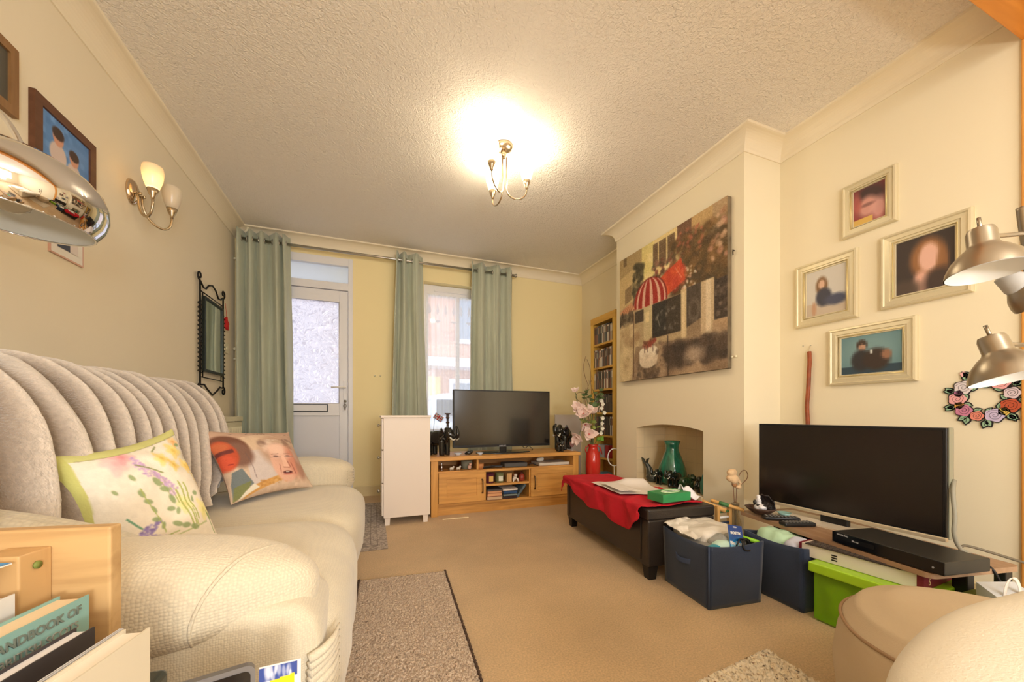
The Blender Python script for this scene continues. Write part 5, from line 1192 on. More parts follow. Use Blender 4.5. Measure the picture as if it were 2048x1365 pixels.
# ================================================================== CANVAS PAINTING
def canvas_ras():
    r = Ras(300, 300, (176, 150, 116)); g = r.rg
    r.noise(8, 10).blur(4)
    cream = (226, 206, 150); br = (92, 70, 54); dk = (48, 40, 36)
    # buildings
    r.poly([(0, 0), (.28, 0), (.28, .34), (0, .42)], (196, 172, 124)); r.poly([(0, .0), (.28, 0), (.28, .10), (0, .16)], (150, 130, 92), .6)
    r.rect(.27, 0, .66, .44, cream); r.poly([(.27, 0), (.40, 0), (.40, .44), (.27, .44)], (214, 200, 128), .8)
    r.dabs(60, (.28, .02, .66, .40), (.02, .05), [(236, 220, 168), (206, 184, 130), (228, 206, 140)], .4)
    r.rect(.62, 0, .76, .18, (108, 80, 62)); r.rect(.74, 0, .90, .12, (190, 160, 112))
    for x0, x1 in ((.39, .44), (.45, .52), (.535, .60)):
        r.rect(x0, .03, x1, .20, (92, 74, 56), .95)
        for k in range(10): r.line(x0, .04 + k * .016, x1, .04 + k * .016, .002, (140, 116, 84), .7)
    r.dabs(70, (.39, .17, .60, .30), (.008, .02), [(84, 66, 52), (120, 60, 52), (60, 62, 44), (150, 110, 92)], .9)
    r.rect(.05, .0, .09, .07, (110, 92, 66)); r.poly([(.07, .26), (.15, .24), (.15, .36), (.07, .38)], (120, 100, 74), .8)
    r.dabs(80, (.17, .10, .28, .42), (.010, .026), [(70, 66, 50), (96, 90, 66), (52, 50, 40)], .85)
    # tree mass on the right
    r.ell(.86, .36, .26, .24, (88, 70, 46), .95, .3); r.ell(.74, .42, .16, .14, (70, 58, 42), .9, .35); r.rect(.70, .40, 1, .52, (70, 60, 46), .8)
    r.dabs(260, (.58, .10, 1, .52), (.012, .036), [(96, 74, 46), (70, 56, 40), (112, 86, 50), (58, 50, 38), (134, 100, 60), (80, 66, 40)], .7)
    r.dabs(34, (.62, .06, .84, .22), (.006, .014), [(150, 84, 64), (176, 104, 80), (110, 70, 50)], .85)
    r.dabs(40, (.60, .3, .78, .46), (.004, .010), [(236, 210, 190), (214, 170, 150), (230, 226, 206)], .9)
    r.dabs(26, (.86, .06, 1, .34), (.010, .022), [(190, 140, 120), (214, 176, 146), (150, 110, 80)], .8)
    # red awnings
    r.poly([(.45, .30), (.655, .225), (.69, .38), (.53, .44), (.47, .43)], (196, 72, 44)); r.dabs(40, (.48, .27, .67, .42), (.014, .035), [(214, 90, 50), (180, 56, 40), (200, 80, 60)], .6); r.line(.60, .27, .66, .36, .002, (240, 190, 160), .8)
    r.put((((r.X - .352) / .178) ** 2 + ((r.Y - .44) / .185) ** 2 < 1) & (r.Y < .45 + .04 * (r.X - .18) / .35), (150, 38, 34))
    dyn = (r.Y - .44) / .185; sN = (r.X - .352) / (.178 * np.sqrt(np.clip(1 - dyn ** 2, .02, 1)))
    r.put((np.abs(sN) < .97) & (dyn > -.97) & (r.Y < .45 + .04 * (r.X - .18) / .35) & (np.sin(np.arcsin(np.clip(sN, -1, 1)) * 13) > .35), (226, 196, 172), .85)
    r.put((((r.X - .352) / .178) ** 2 + ((r.Y - .44) / .185) ** 2 > .93) & (((r.X - .352) / .178) ** 2 + ((r.Y - .44) / .185) ** 2 < 1.02) & (r.Y < .45), (96, 30, 28), .8)
    r.poly([(.0, .43), (.15, .38), (.19, .44), (.03, .47)], (200, 150, 110)); [r.line(.02 + k * .03, .46, .06 + k * .025, .41, .003, (150, 70, 56), .8) for k in range(5)]
    r.dabs(70, (.0, .46, .17, .56), (.010, .024), [(52, 46, 42), (78, 66, 54), (120, 110, 92)], .9)
    # shop front
    r.rect(.17, .46, .70, .76, (176, 156, 122)); r.rect(.19, .47, .29, .56, (64, 56, 50)); r.rect(.29, .46, .385, .72, (196, 180, 140)); r.rect(.31, .50, .35, .58, (226, 208, 160))
    r.rect(.385, .465, .655, .71, dk); r.rect(.40, .475, .52, .70, (40, 40, 40)); r.rect(.53, .475, .645, .70, (56, 50, 44))
    r.dabs(30, (.41, .52, .63, .68), (.006, .014), [(110, 110, 100), (150, 146, 130), (84, 80, 76)], .7); r.line(.43, .56, .46, .64, .004, (170, 166, 150), .6)
    r.rect(.655, .44, .70, .86, (206, 184, 142)); r.rect(.665, .46, .685, .84, (226, 208, 168), .7)
    r.rect(.70, .44, .815, .72, (70, 62, 56)); r.ell(.76, .60, .045, .07, (130, 120, 106), .6, .3); r.ell(.76, .60, .03, .05, (66, 58, 52), .9, .3)
    r.poly([(.70, .70), (.82, .66), (.84, .84), (.70, .86)], (140, 120, 96)); r.rect(.815, .44, .91, .82, (196, 174, 140)); r.rect(.85, .44, .885, .80, (226, 210, 180), .8)
    r.rect(.91, .46, 1, .72, (58, 50, 46)); r.dabs(24, (.92, .5, 1, .68), (.006, .016), [(130, 116, 100), (96, 84, 74)], .8); r.rect(.90, .70, 1, .82, (178, 150, 118))
    # ground
    r.poly([(0, .57), (.17, .55), (.24, .70), (.22, 1), (0, 1)], (206, 188, 146)); r.dabs(90, (0, .57, .22, 1), (.02, .05), [(222, 204, 160), (180, 156, 116), (214, 196, 156), (150, 122, 92)], .45)
    r.poly([(.2, .74), (1, .78), (1, 1), (.15, 1)], (150, 128, 104)); r.dabs(110, (.2, .8, 1, 1), (.03, .07), [(170, 146, 120), (120, 98, 78), (190, 166, 136), (104, 84, 66)], .5)
    r.dabs(90, (.52, .80, 1, .93), (.02, .055), [(62, 52, 48), (84, 70, 60), (50, 44, 42)], .65); r.ell(.76, .88, .07, .05, (206, 184, 160), .7, .5)
    r.line(.175, .48, .175, .97, .004, (96, 72, 56)); r.line(.535, .72, .54, 1, .005, (60, 50, 44)); r.dabs(40, (.22, .88, .45, 1), (.01, .03), [(70, 60, 54), (96, 80, 66)], .7)
    # table with cloth and red flowers
    r.ell(.34, .865, .095, .055, (214, 200, 176)); r.rect(.245, .80, .435, .87, (220, 206, 182)); r.ell(.34, .80, .10, .045, (236, 226, 206)); r.dabs(26, (.25, .82, .43, .9), (.008, .02), [(196, 176, 150), (236, 222, 200)], .5)
    r.dabs(30, (.27, .72, .42, .77), (.008, .018), [(140, 60, 50), (176, 84, 70), (110, 70, 54)], .9); [r.line(x, .755, x, .80, .005, (84, 56, 46)) for x in (.30, .33, .39)]
    r.dabs(20, (.42, .74, .50, .92), (.006, .014), [(70, 60, 54), (120, 96, 80)], .8)
    for _ in range(2): r.blur(1)
    r.a = r.a * .95 + np.array([14, 10, 4])
    return r.noise(6, 2).noise(4)
cv = thing('canvas_picture', 'large square canvas painting of a cafe street with red awning', 'painting', (XC, 2.222, 1.61))
y0, y1, z0, z1 = 1.690, 2.752, 1.085, 2.140
obj('canvas_sides', MB().box(XC - .038, XC - .002, y0, y1, z0, z1, b=.003), mat('canvas_edge', (120, 104, 80), .8, var=(12, .4)), cv, local=False)
M = wm(cv).inverted() @ frame_m((XC - .0392, (y0 + y1) / 2, (z0 + z1) / 2), (0, -1, 0), (0, 0, 1))
print_plane('painted_canvas', canvas_ras(), M, y1 - y0, z1 - z0, cv, mat('canvas_print', rough=.7, vcol=True, bump=(500, .25, .001)))
tag(obj('picture_hook', MB().tube([(XC, 1.672, 1.80), (XC - .02, 1.668, 1.80), (XC - .02, 1.668, 1.78), (XC - .01, 1.675, 1.775)], .003, 6), m_iron, None, local=False, origin=(XC, 1.67, 1.80)), 'small black hook on the chimney wall at the painting edge', 'hook')

# ================================================================== RIGHT WALL: four champagne frames
m_gold = mat('champagne_frame', (222, 210, 176), .35, .35); 
pr = [(0, 0), (0, .014), (.004, .022), (.012, .024), (.016, .018), (.034, .020), (.036, .015), (.045, .016), (.047, .011), (.054, .012), (.056, .006)]
def mosaic(fn, n, w, h):
    r = Ras(n, int(n * h / w), (0, 0, 0)); fn(r); out = Ras(n * 5, int(n * h / w) * 5, (0, 0, 0)); out.a = np.repeat(np.repeat(r.a, 5, 0), 5, 1); return out.blur(2)
def ph1(r): r.rect(0, 0, 1, 1, (140, 60, 60)); r.ell(.5, .35, .55, .4, (70, 50, 50), 1, .3); r.ell(.45, .55, .3, .28, (206, 150, 136), 1, .3); r.ell(.8, .7, .25, .3, (214, 160, 150), .9, .4); r.rect(0, .82, .6, 1, (216, 176, 90)); r.ell(.45, .5, .22, .05, (120, 80, 76), .7, .4); r.ell(.1, .4, .15, .3, (190, 100, 90), .8, .4)
def ph2(r): r.rect(0, 0, 1, 1, (62, 52, 48)); r.ell(.56, .42, .30, .36, (150, 104, 66), 1, .2); r.ell(.58, .42, .17, .26, (226, 180, 160), 1, .2); r.ell(.45, .85, .14, .22, (220, 170, 150), 1, .3); r.ell(.8, .6, .1, .3, (150, 104, 66), .8, .3); r.ell(.75, .9, .25, .25, (70, 56, 50), 1, .3); r.ell(.15, .95, .3, .2, (84, 70, 60), .9, .3)
def ph3(r): r.rect(0, 0, 1, 1, (206, 200, 190)); r.rect(0, .72, 1, 1, (196, 180, 160)); r.ell(.40, .36, .15, .20, (132, 100, 70), 1, .2); r.ell(.40, .33, .08, .10, (214, 176, 150), 1, .2); r.ell(.45, .62, .2, .2, (66, 66, 78), 1, .2); r.ell(.75, .72, .28, .12, (76, 80, 100), 1, .3); r.ell(.2, .85, .06, .16, (190, 150, 120), 1, .3)
def ph4(r): r.rect(0, 0, 1, 1, (96, 130, 136)); r.ell(.5, .4, .5, .5, (130, 160, 160), .8, .5); r.rect(0, .80, 1, 1, (52, 72, 84)); r.ell(.36, .25, .09, .14, (70, 56, 48), 1, .2); r.ell(.37, .32, .06, .09, (190, 150, 124), 1, .2); r.ell(.35, .65, .17, .28, (52, 50, 52), 1, .2); r.ell(.6, .65, .22, .28, (62, 50, 44), 1, .2); r.ell(.76, .55, .08, .12, (150, 110, 86), 1, .3); r.rect(.5, .42, .54, .5, (206, 210, 206))
for lab, a0, a1, z0, z1, fn in [
    ('topmost and smallest of the champagne picture frames on the right wall', 1.272, 1.048, 1.738, 2.014, ph1),
    ('champagne framed dark portrait, rightmost of the frames behind the lamp', 1.109, .803, 1.318, 1.678, ph2),
    ('champagne framed photo of a reclining figure, leftmost of the frames', 1.508, 1.203, 1.310, 1.673, ph3),
    ('champagne framed photo on blue background, lowest of the frames', 1.335, .976, .958, 1.264, ph4)]:
    w, h = abs(a1 - a0), z1 - z0; k = .85 if fn is ph1 else 1
    t = picture('framed_photo', lab, XA, -1, a0, a1, z0, z1, m_gold, [(i * k, d) for i, d in pr], mosaic(fn, 26, w - .1, h - .1))
    ii = .046 * k
    bd = [(s * (w / 2 - ii), 0) for s in (-1, 1)]
    M = frame_m((0, 0, 0), (0, -1, 0), (0, 0, 1)); xw, zh = w / 2 - ii, h / 2 - ii
    obj('beaded_edge', MB().tube([M @ V((-xw, -zh, .016)), M @ V((xw, -zh, .016)), M @ V((xw, zh, .016)), M @ V((-xw, zh, .016))], .003, 6, True), mat('frame_bead', (236, 214, 150), .3, .4), t)

# red wooden stick hanging, nails
t = thing('hanging_stick', 'carved reddish wooden stick hanging from a nail on the wall', 'wooden stick', (XA - .012, 1.44, .96))
obj('stick', MB().tube(smooth_path([(XA - .014, 1.435, 1.165), (XA - .016, 1.432, 1.10), (XA - .018, 1.434, 1.05), (XA - .014, 1.440, .95), (XA - .015, 1.446, .85), (XA - .013, 1.443, .74), (XA - .013, 1.444, .60)]), .0105, 10), mat('red_wood', (150, 74, 36), .5, var=(30, .35)), t, local=False)
obj('cord', MB().tube([(XA - .004, 1.434, 1.20), (XA - .014, 1.430, 1.165), (XA - .014, 1.440, 1.165), (XA - .004, 1.434, 1.20)], .0015, 5), mat('pale_cord', (220, 200, 170), .7), t, local=False)
obj('nail', MB().tube([(XA, 1.434, 1.20), (XA - .008, 1.434, 1.20)], .002, 6), m_steel, t, local=False)
for i, (y, z, lab) in enumerate([(1.475, 1.205, 'tiny nail head left of the wooden stick'), (.875, .0, '')]):
    if lab: tag(obj('nail', MB().tube([(XA + .004, y, z), (XA - .006, y, z)], .0025, 6), m_steel, None, local=False, origin=(XA, y, z)), lab, 'nail')
for i, y in enumerate((1.685, 1.66)):
    tag(obj('hook', MB().ball(XC - .006, y, 1.155, .007, n=8), m_cp, None, local=False, origin=(XC, y, 1.155)), ['small cream hook on the chimney wall under the canvas, left of two', 'small cream hook on the chimney wall by the corner, right of two'][i], 'hook')

# rose wreath
wr_ = thing('rose_wreath', 'flat painted wreath of roses and leaves on the right wall', 'wreath', (XA, .775, .868)); wr_.scale = (.9, .9, .9)
M0 = frame_m((-.006, 0, 0), (0, -1, 0), (0, 0, 1)); m_bk = mat('wreath_black', (34, 28, 28), .6)
mb = MB(); K = 72
def ring(r0, r1, z):
    return [((r0 + .004 * math.sin(11 * a)) * math.cos(a), (r0 + .004 * math.sin(11 * a)) * math.sin(a), z) for a in [2 * PI * k / K for k in range(K)]], [((r1 + .005 * math.sin(9 * a)) * math.cos(a), (r1 + .005 * math.sin(9 * a)) * math.sin(a), z) for a in [2 * PI * k / K for k in range(K)]]
a0_, b0_ = ring(.066, .098, -.004); a1_, b1_ = ring(.066, .098, .001)
vs = a0_ + b0_ + b1_ + a1_; fs = [(k * K + i, k * K + (i + 1) % K, ((k + 1) % 4) * K + (i + 1) % K, ((k + 1) % 4) * K + i) for k in range(4) for i in range(K)]
obj('backing_ring', mb.add(vs, fs, False, M0), m_bk, wr_)
def leafpoly(L, w, n=9):
    up = [(L * i / n, w * math.sin(PI * (i / n) ** .8) * .5) for i in range(n + 1)]; return up + [(x, -y) for x, y in reversed(up[1:-1])]
m_sg = mat('wreath_sage', (150, 184, 150), .6)
def put_leaf(cx, cy, a, L=.040):
    M = M0 @ Matrix.Translation((cx, cy, 0)) @ Matrix.Rotation(a, 4, 'Z')
    l = obj('leaf', MB().prism([(x * .84 + .003, y * .78) for x, y in leafpoly(L, L * .62)], .0015, .003, 'XY', M), m_sg, wr_)
    obj('leaf_outline', MB().prism(leafpoly(L + .004, L * .62 + .006), -.002, .0016, 'XY', M @ Matrix.Translation((-.001, 0, 0))), m_bk, l)
    obj('leaf_vein', MB().tube([(.004, 0, .003), (L * .7, 0, .003)], .0009, 5, M=M), m_bk, l)
roses = [(2.45, .030, (226, 214, 216)), (3.15, .029, (236, 170, 170)), (3.85, .027, (206, 130, 158)), (4.45, .021, (232, 140, 120)), (5.10, .029, (206, 190, 220)), (5.85, .029, (190, 84, 52)), (.25, .024, (220, 200, 206)), (.95, .028, (236, 170, 170)), (1.65, .024, (206, 130, 158))]
for a, s, c in roses:
    cx, cy = .084 * math.cos(a), .084 * math.sin(a)
    for da in (-.33, .33): put_leaf((.084 + s * .55) * math.cos(a + da * .9), (.084 + s * .55) * math.sin(a + da * .9), a + da * 2.2)
    put_leaf(.068 * math.cos(a + .32), .068 * math.sin(a + .32), a + PI - .4, .030)
for a, s, c in roses + [(2.83, .015, (206, 130, 170)), (3.52, .016, (232, 170, 76)), (5.48, .018, (226, 190, 90)), (2.12, .010, (236, 150, 150))]:
    cx, cy = .084 * math.cos(a), .084 * math.sin(a); M = M0 @ Matrix.Translation((cx, cy, 0))
    sc = [((s * (1 + .08 * math.cos(5 * q))) * math.cos(q), (s * (1 + .08 * math.cos(5 * q))) * math.sin(q)) for q in [2 * PI * k / 40 for k in range(40)]]
    o = obj('rose', MB().prism(sc, .001, .0055, 'XY', M), mat('rose_%d_%d_%d' % c, c, .6), wr_)
    obj('rose_outline', MB().prism([(x * 1.14, y * 1.14) for x, y in sc], -.001, .0025, 'XY', M), m_bk, o)
    spi = [((s * .86 * k / 46) * math.cos(k * .34) * (1 + .05 * math.sin(k)), (s * .86 * k / 46) * math.sin(k * .34), .0056) for k in range(4, 46)]
    obj('rose_lines', MB().tube(spi, .0009, 5, M=M), mat('rose_line_%d_%d_%d' % c, tuple(int(k * .45) for k in c), .6), o)
put_leaf(-.045, .105, 2.4, .034)
obj('pink_bow', MB().prism([(0, 0), (-.03, .022), (-.042, .012), (-.034, -.004), (-.012, -.008)], -.001, .003, 'XY', M0 @ Matrix.Translation((-.035, .108, 0))), mat('bow_pink', (240, 180, 180), .6), wr_)

# ================================================================== FIREPLACE ORNAMENTS
zf = .25
gv = thing('green_vase', 'large green glazed vase standing in the fireplace', 'vase', (2.225, 2.345, zf))
m_gv = mat('green_glaze', (24, 104, 76), .10, coat=.8); nt = m_gv.node_tree; N = nt.nodes; L = nt.links
tc = N.new('ShaderNodeTexCoord'); mp = N.new('ShaderNodeMapping'); mp.inputs['Scale'].default_value = (30, 30, 4); nz = N.new('ShaderNodeTexNoise'); nz.inputs['Detail'].default_value = 4; cr = N.new('ShaderNodeValToRGB')
cr.color_ramp.elements[0].position = .3; cr.color_ramp.elements[0].color = (*lin((14, 70, 52)), 1); cr.color_ramp.elements[1].position = .72; cr.color_ramp.elements[1].color = (*lin((52, 140, 106)), 1)
L.new(tc.outputs['Object'], mp.inputs[0]); L.new(mp.outputs[0], nz.inputs[0]); nz.inputs['Scale'].default_value = 1; L.new(nz.outputs['Fac'], cr.inputs[0]); L.new(cr.outputs[0], N['Principled BSDF'].inputs['Base Color'])
obj('body', MB().lathe([(.06, 0), (.095, .02), (.108, .06), (.106, .10), (.090, .16), (.068, .22), (.052, .26), (.048, .285), (.050, .31), (.062, .343), (.056, .343), (.044, .30), (.044, .1), (.001, .05)], 44), m_gv, gv)
m_dg = mat('dark_green_glaze', (24, 34, 24), .10, coat=.8, var=(22, .9)); m_tealg = mat('teal_glaze', (70, 130, 110), .15, coat=.6, var=(12, .25))
wt = blob('whale_figurine', [('t', [(0, 0, 0.03), (.0, .01, .07), (-.01, .02, .12), (-.03, .03, .155)], .042, .012), ('e', 0, -.01, .035, .045, .055, .04)], mat('whale_glaze', (60, 64, 58), .15, coat=.6), None, .005); wt.location = (2.15, 2.50, zf)
tag(wt, 'dark glazed whale figurine with raised tail at the left of the fireplace', 'figurine')
for s in (-1, 1): obj('tail_fluke', MB().prism([(0, 0), (s * .02, .035), (s * .045, .045), (s * .030, .012), (s * .012, -.008)], -.004, .006, 'YZ', Matrix.Translation((-.028, .035, .15))), MATS['whale_glaze'], wt)
elephant('dark glazed elephant figurine left in the fireplace before the vase', (2.135, 2.365, zf), R_(-95), .125, m_dg)
elephant('dark green glazed elephant figurine in the middle of the fireplace', (2.135, 2.235, zf), R_(-80), .135, m_dg)
elephant('green glazed elephant figurine right in the fireplace, trunk lowered', (2.14, 2.10, zf), R_(80), .12, mat('mid_green_glaze', (40, 66, 34), .1, coat=.8, var=(18, .6)), trunk_up=False)
mk_ = blob('monkey_figurine', [('e', 0, 0, .04, .03, .03, .04), ('e', 0, -.005, .095, .022, .022, .022), ('e', -.012, -.02, .09, .012, .010, .010), ('t', [(-.02, 0, .06), (-.045, -.01, .05), (-.03, -.02, .08)], .010, .008), ('t', [(0, .02, .03), (.02, .04, .02), (.0, .06, .04)], .012, .006)], m_dg, None, .004); mk_.location = (2.15, 2.015, zf + .0); tag(mk_, 'small dark glazed monkey figurine beside the teal vase', 'figurine')
tv2 = thing('teal_vase', 'teal and brown glazed bulbous vase at the right of the fireplace', 'vase', (2.135, 1.945, zf)); 
obj('body', MB().lathe([(.024, 0), (.034, .02), (.037, .06), (.034, .09), (.022, .13), (.014, .15)], 28), m_tealg, tv2); obj('neck', MB().lathe([(.014, .148), (.011, .18), (.013, .21), (.016, .222), (.012, .222), (.009, .16)], 24), mat('brown_glaze', (70, 50, 36), .15), tv2)
db = thing('green_dish', 'low dark green dish in front of the fireplace ornaments', 'dish', (2.10, 2.17, zf)); db.location = (2.105, 2.19, zf)
obj('dish', MB().lathe([(.02, 0), (.022, .005), (.04, .022), (.037, .022), (.001, .008)], 26, Matrix.Diagonal((.55, 1.5, 1, 1))), m_dg, db)

# ================================================================== BENCH
BA = R_(-5.2)
bn = thing('storage_bench', 'long black leather storage bench before the fireplace', 'bench', (1.235, 1.455, 0), BA)
m_lea = mat('black_leather', (46, 38, 32), .42, bump=(240, .35, .002), coat=.1, var=(3, .15))
BL, BW = .965, .385
obj('box', MB().box(0, BW, 0, BL, .068, .292, b=.008), m_lea, bn)
obj('lid', MB().box(-.002, BW + .002, -.002, BL + .002, .291, .345, b=.009), m_lea, bn)
obj('seam', MB().tube([(-.0025, .055, .09), (-.0025, .055, .285)], .0018, 5).tube([(-.0025, BL - .055, .09), (-.0025, BL - .055, .285)], .0018, 5), mat('seam_black', (24, 20, 18), .6), bn)
for x, y in ((.008, .008), (BW - .062, .008), (.008, BL - .062), (BW - .062, BL - .062)):
    obj('leg', MB().add([(x + .008, y + .008, 0), (x + .046, y + .008, 0), (x + .046, y + .046, 0), (x + .008, y + .046, 0), (x, y, .07), (x + .054, y, .07), (x + .054, y + .054, .07), (x, y + .054, .07)], [(3, 2, 1, 0), (4, 5, 6, 7), (0, 1, 5, 4), (1, 2, 6, 5), (2, 3, 7, 6), (3, 0, 4, 7)]), mat('leg_black', (30, 26, 24), .5), bn)
# red blanket: a cloth lying over the lid and falling over the front and far edges (bench coordinates)
MBn = Matrix.Translation((1.235, 1.455, 0)) @ Matrix.Rotation(BA, 4, 'Z')
def red(u, v):
    s = -.175 + .52 * u          # across (x), negative part hangs over the front
    y = -.0 + 1.03 * v
    over = .088 + .042 * math.sin(v * 4.2 + .4) + .015 * math.sin(v * 13)   # hanging length
    if v < .12: over *= .35 + .65 * v / .12
    x0 = -.014
    s = x0 - (x0 - s) * 1.0 if s > x0 else x0 - (x0 - s) / (.175 + x0) * over
    yy = y
    if s >= x0: x = s; z = .3475
    else: d = x0 - s; x = x0 - .006 - .010 * math.sin(v * 26 + 1) * min(1, d * 14) - .012 * min(1, d * 10); z = .3475 - d
    if yy > BL + .012: z2 = z - (yy - BL - .012) * 1.0; yy = BL + .016 + .01 * math.sin(u * 20); z = max(z2, .2)
    fold = .010 * math.exp(-((v - .40 - .25 * u) / .035) ** 2) + .009 * math.exp(-((v - .18 - .3 * (u - .4)) / .03) ** 2) + .006 * mnoise.noise(V((u * 7, v * 9, 2))) + .0015 * mnoise.noise(V((u * 60, v * 90, 3)))
    k = 1 if s > x0 else .4
    x_ = x + (-fold * .8 if s < x0 else 0)
    e = .05 * (v < .02)
    # near edge runs diagonally: starts at the front near corner and retreats towards the wall side
    yy = max(yy, .03 + .02 * math.sin(u * 9)) if True else yy
    return V((x_, yy, z + max(0, fold + .004) * k + .003))
rbk = thing('red_blanket', 'crumpled red fleece blanket spread over the black bench', 'blanket', (1.235, 1.455, .345), BA)
obj('cloth', MB().sheet(red, 90, 130, .005, M=Matrix.Translation((0, 0, -.345))), mat('red_fleece', (196, 24, 40), .95, var=(6, .16), bump=(220, .5, .003)), rbk)
zt = .366
def paper(name, label, pts, m, cat='paper', z=zt, sag=.004, seed=0, th=.0008, lift=None):
    TL, TR, BR, BL_ = [V((p[0], p[1], 0)) for p in pts]
    def f(u, v):
        p = (TL * (1 - u) + TR * u) * (1 - v) + (BL_ * (1 - u) + BR * u) * v
        h = z + sag * (1 + mnoise.noise(V((u * 3 + seed, v * 3, seed)))) + (lift(u, v) if lift else 0)
        return V((p.x, p.y, h))
    return tag(obj(name, MB().sheet(f, 24, 24, th), m, None, local=False, origin=(float((TL.x + BR.x) / 2), float((TL.y + BR.y) / 2), z)), label, cat)
m_pap = mat('paper_white', (236, 226, 216), .7)
paper('paper_sheet', 'large white paper sheet lying on the red blanket', [(1.30, 2.06), (1.60, 1.97), (1.52, 1.60), (1.255, 1.70)], m_pap, sag=.006, lift=lambda u, v: .030 * math.exp(-((v - .15) / .16) ** 2) * (u > .3) * min(1, (u - .3) * 3))
paper('paper_leaflet', 'smaller paper leaflet with a faint green line on the blanket', [(1.30, 1.96), (1.38, 1.90), (1.36, 1.66), (1.25, 1.70)], m_pap, z=zt + .022, sag=.002, seed=4)
tag(obj('crumpled_tissue', MB().sheet(lambda u, v: V((1.50 + .09 * u, 1.47 + .11 * v, zt + .006 + .062 * math.exp(-((v - .5) / .22) ** 2) * (1 - .45 * u) + .008 * math.sin(u * 9 + v * 5))), 26, 26, .001), mat('tissue_white', (232, 226, 226), .8), None, local=False, origin=(1.54, 1.52, zt)), 'crumpled white tissue standing up behind the green box', 'tissue')
gb = thing('green_box', 'flat green cardboard box with white script lying on the blanket', 'box', (1.325, 1.455, zt + .002), R_(3))
m_gb = mat('box_green', (56, 142, 84), .45, var=(9, .22))
obj('carton', MB().box(0, .185, 0, .105, 0, .042, b=.0015), m_gb, gb)
obj('oval_badge', MB().tube([(.10 + .056 * math.cos(a), .052 + .028 * math.sin(a), .0425) for a in [k * PI / 16 for k in range(32)]], .0022, 5, True), mat('badge_pale', (210, 230, 180), .5), gb)
lettering('Spearmint', .026, mat('badge_white', (236, 240, 226), .5), gb, Matrix.Translation((.10, .052, .0432)), bold=.0004)
# bamboo pieces and painted dowels beyond the bench
m_bam = mat('bamboo', (222, 170, 100), .5, var=(14, .15)); m_grd = mat('dowel_green', (70, 120, 70), .5)
for i, (p, q, rr, lab) in enumerate([((1.655, 1.53, .335), (1.720, 1.44, .300), .013, 'short bamboo piece lying slanted beside the bench end'), ((1.705, 1.52, .34), (1.800, 1.40, .305), .010, 'striped green and bamboo dowel crossing beside the bench end')]):
    o = thing('bamboo_stick', lab, 'stick', p); obj('stick', MB().tube([p, tuple((V(p) + V(q)) / 2), q], [rr, rr * .8, rr], 12), m_bam, o, local=False)
    if i: obj('green_band', MB().tube([tuple(V(p).lerp(V(q), .25)), tuple(V(p).lerp(V(q), .55))], rr * 1.08, 12), m_grd, o, local=False)
sb = thing('wooden_toy_frame', 'little wooden rack with green and white striped bars by the wall', 'rack', (1.73, 1.46, 0))
for x in (1.690, 1.775): obj('upright', MB().box(x - .009, x + .009, 1.455, 1.475, 0, .325, b=.003), m_bam, sb, local=False)
for k in range(3): obj('bar', MB().tube([(1.69, 1.465, .29 - k * .03), (1.775, 1.465, .29 - k * .03)], .007, 8), [m_grd, m_white, mat('dowel_navy', (40, 60, 90), .5)][k], sb, local=False)
# dried flower bundle in a bottle
df = thing('glass_bottle', 'slim clear glass bottle holding the dried bundle by the chimney', 'bottle', (1.862, 1.50, 0)); 
obj('bottle', MB().lathe([(.028, 0), (.034, .01), (.034, .18), (.030, .22), (.017, .262), (.016, .30), (.020, .306), (.020, .318), (.013, .318), (.012, .27), (.028, .2), (.030, .02), (.001, .01)], 26), mat('bottle_glass', (236, 226, 200), .05, trans=.85), df)
obj('twine', MB().tube([(.018 * math.cos(a), .018 * math.sin(a), .295 + .0012 * a) for a in [k * .5 for k in range(40)]], .0018, 5), mat('twine', (200, 170, 120), .8), df)
bd_ = thing('dried_bundle', 'beige fabric flower bundle with a rusty wire heart in the bottle', 'dried flowers', (1.862, 1.50, .28))
m_fab = mat('hessian_beige', (226, 190, 146), .9, bump=(200, .6, .004))
for (x, z) in ((-.006, .25), (.004, .25)): obj('stem', MB().tube([(x * .5, 0, -.2), (x, 0, .02), (x * 3, 0, .16)], .002, 6), m_stem, bd_)
blob('fabric_flower', [('e', -.032, 0, .205, .024, .02, .020), ('e', -.018, -.008, .168, .026, .02, .026), ('e', -.008, .004, .205, .018, .016, .018), ('e', -.038, .004, .175, .016, .018, .02)], m_fab, bd_, .004)
blob('fabric_flower', [('e', .012, -.008, .125, .018, .014, .012), ('e', .026, 0, .118, .012, .012, .010), ('t', [(.0, -.006, .18), (.014, -.010, .155), (.03, -.012, .14)], .010, .006)], m_fab, bd_, .0035)
obj('seed_pod', MB().ball(-.012, -.004, .140, .015, .013, .016, 14), mat('pod_brown', (170, 120, 76), .7), bd_)
hp_ = [(.03, .135), (.045, .15), (.062, .168), (.068, .19), (.06, .21), (.045, .216), (.03, .205), (.02, .185)]
obj('wire_heart', MB().tube(smooth_path([(x * R2.x, x * R2.y, z) for x, z in hp_]), .0022, 6), mat('rusty_wire', (130, 96, 66), .6, .5), bd_)
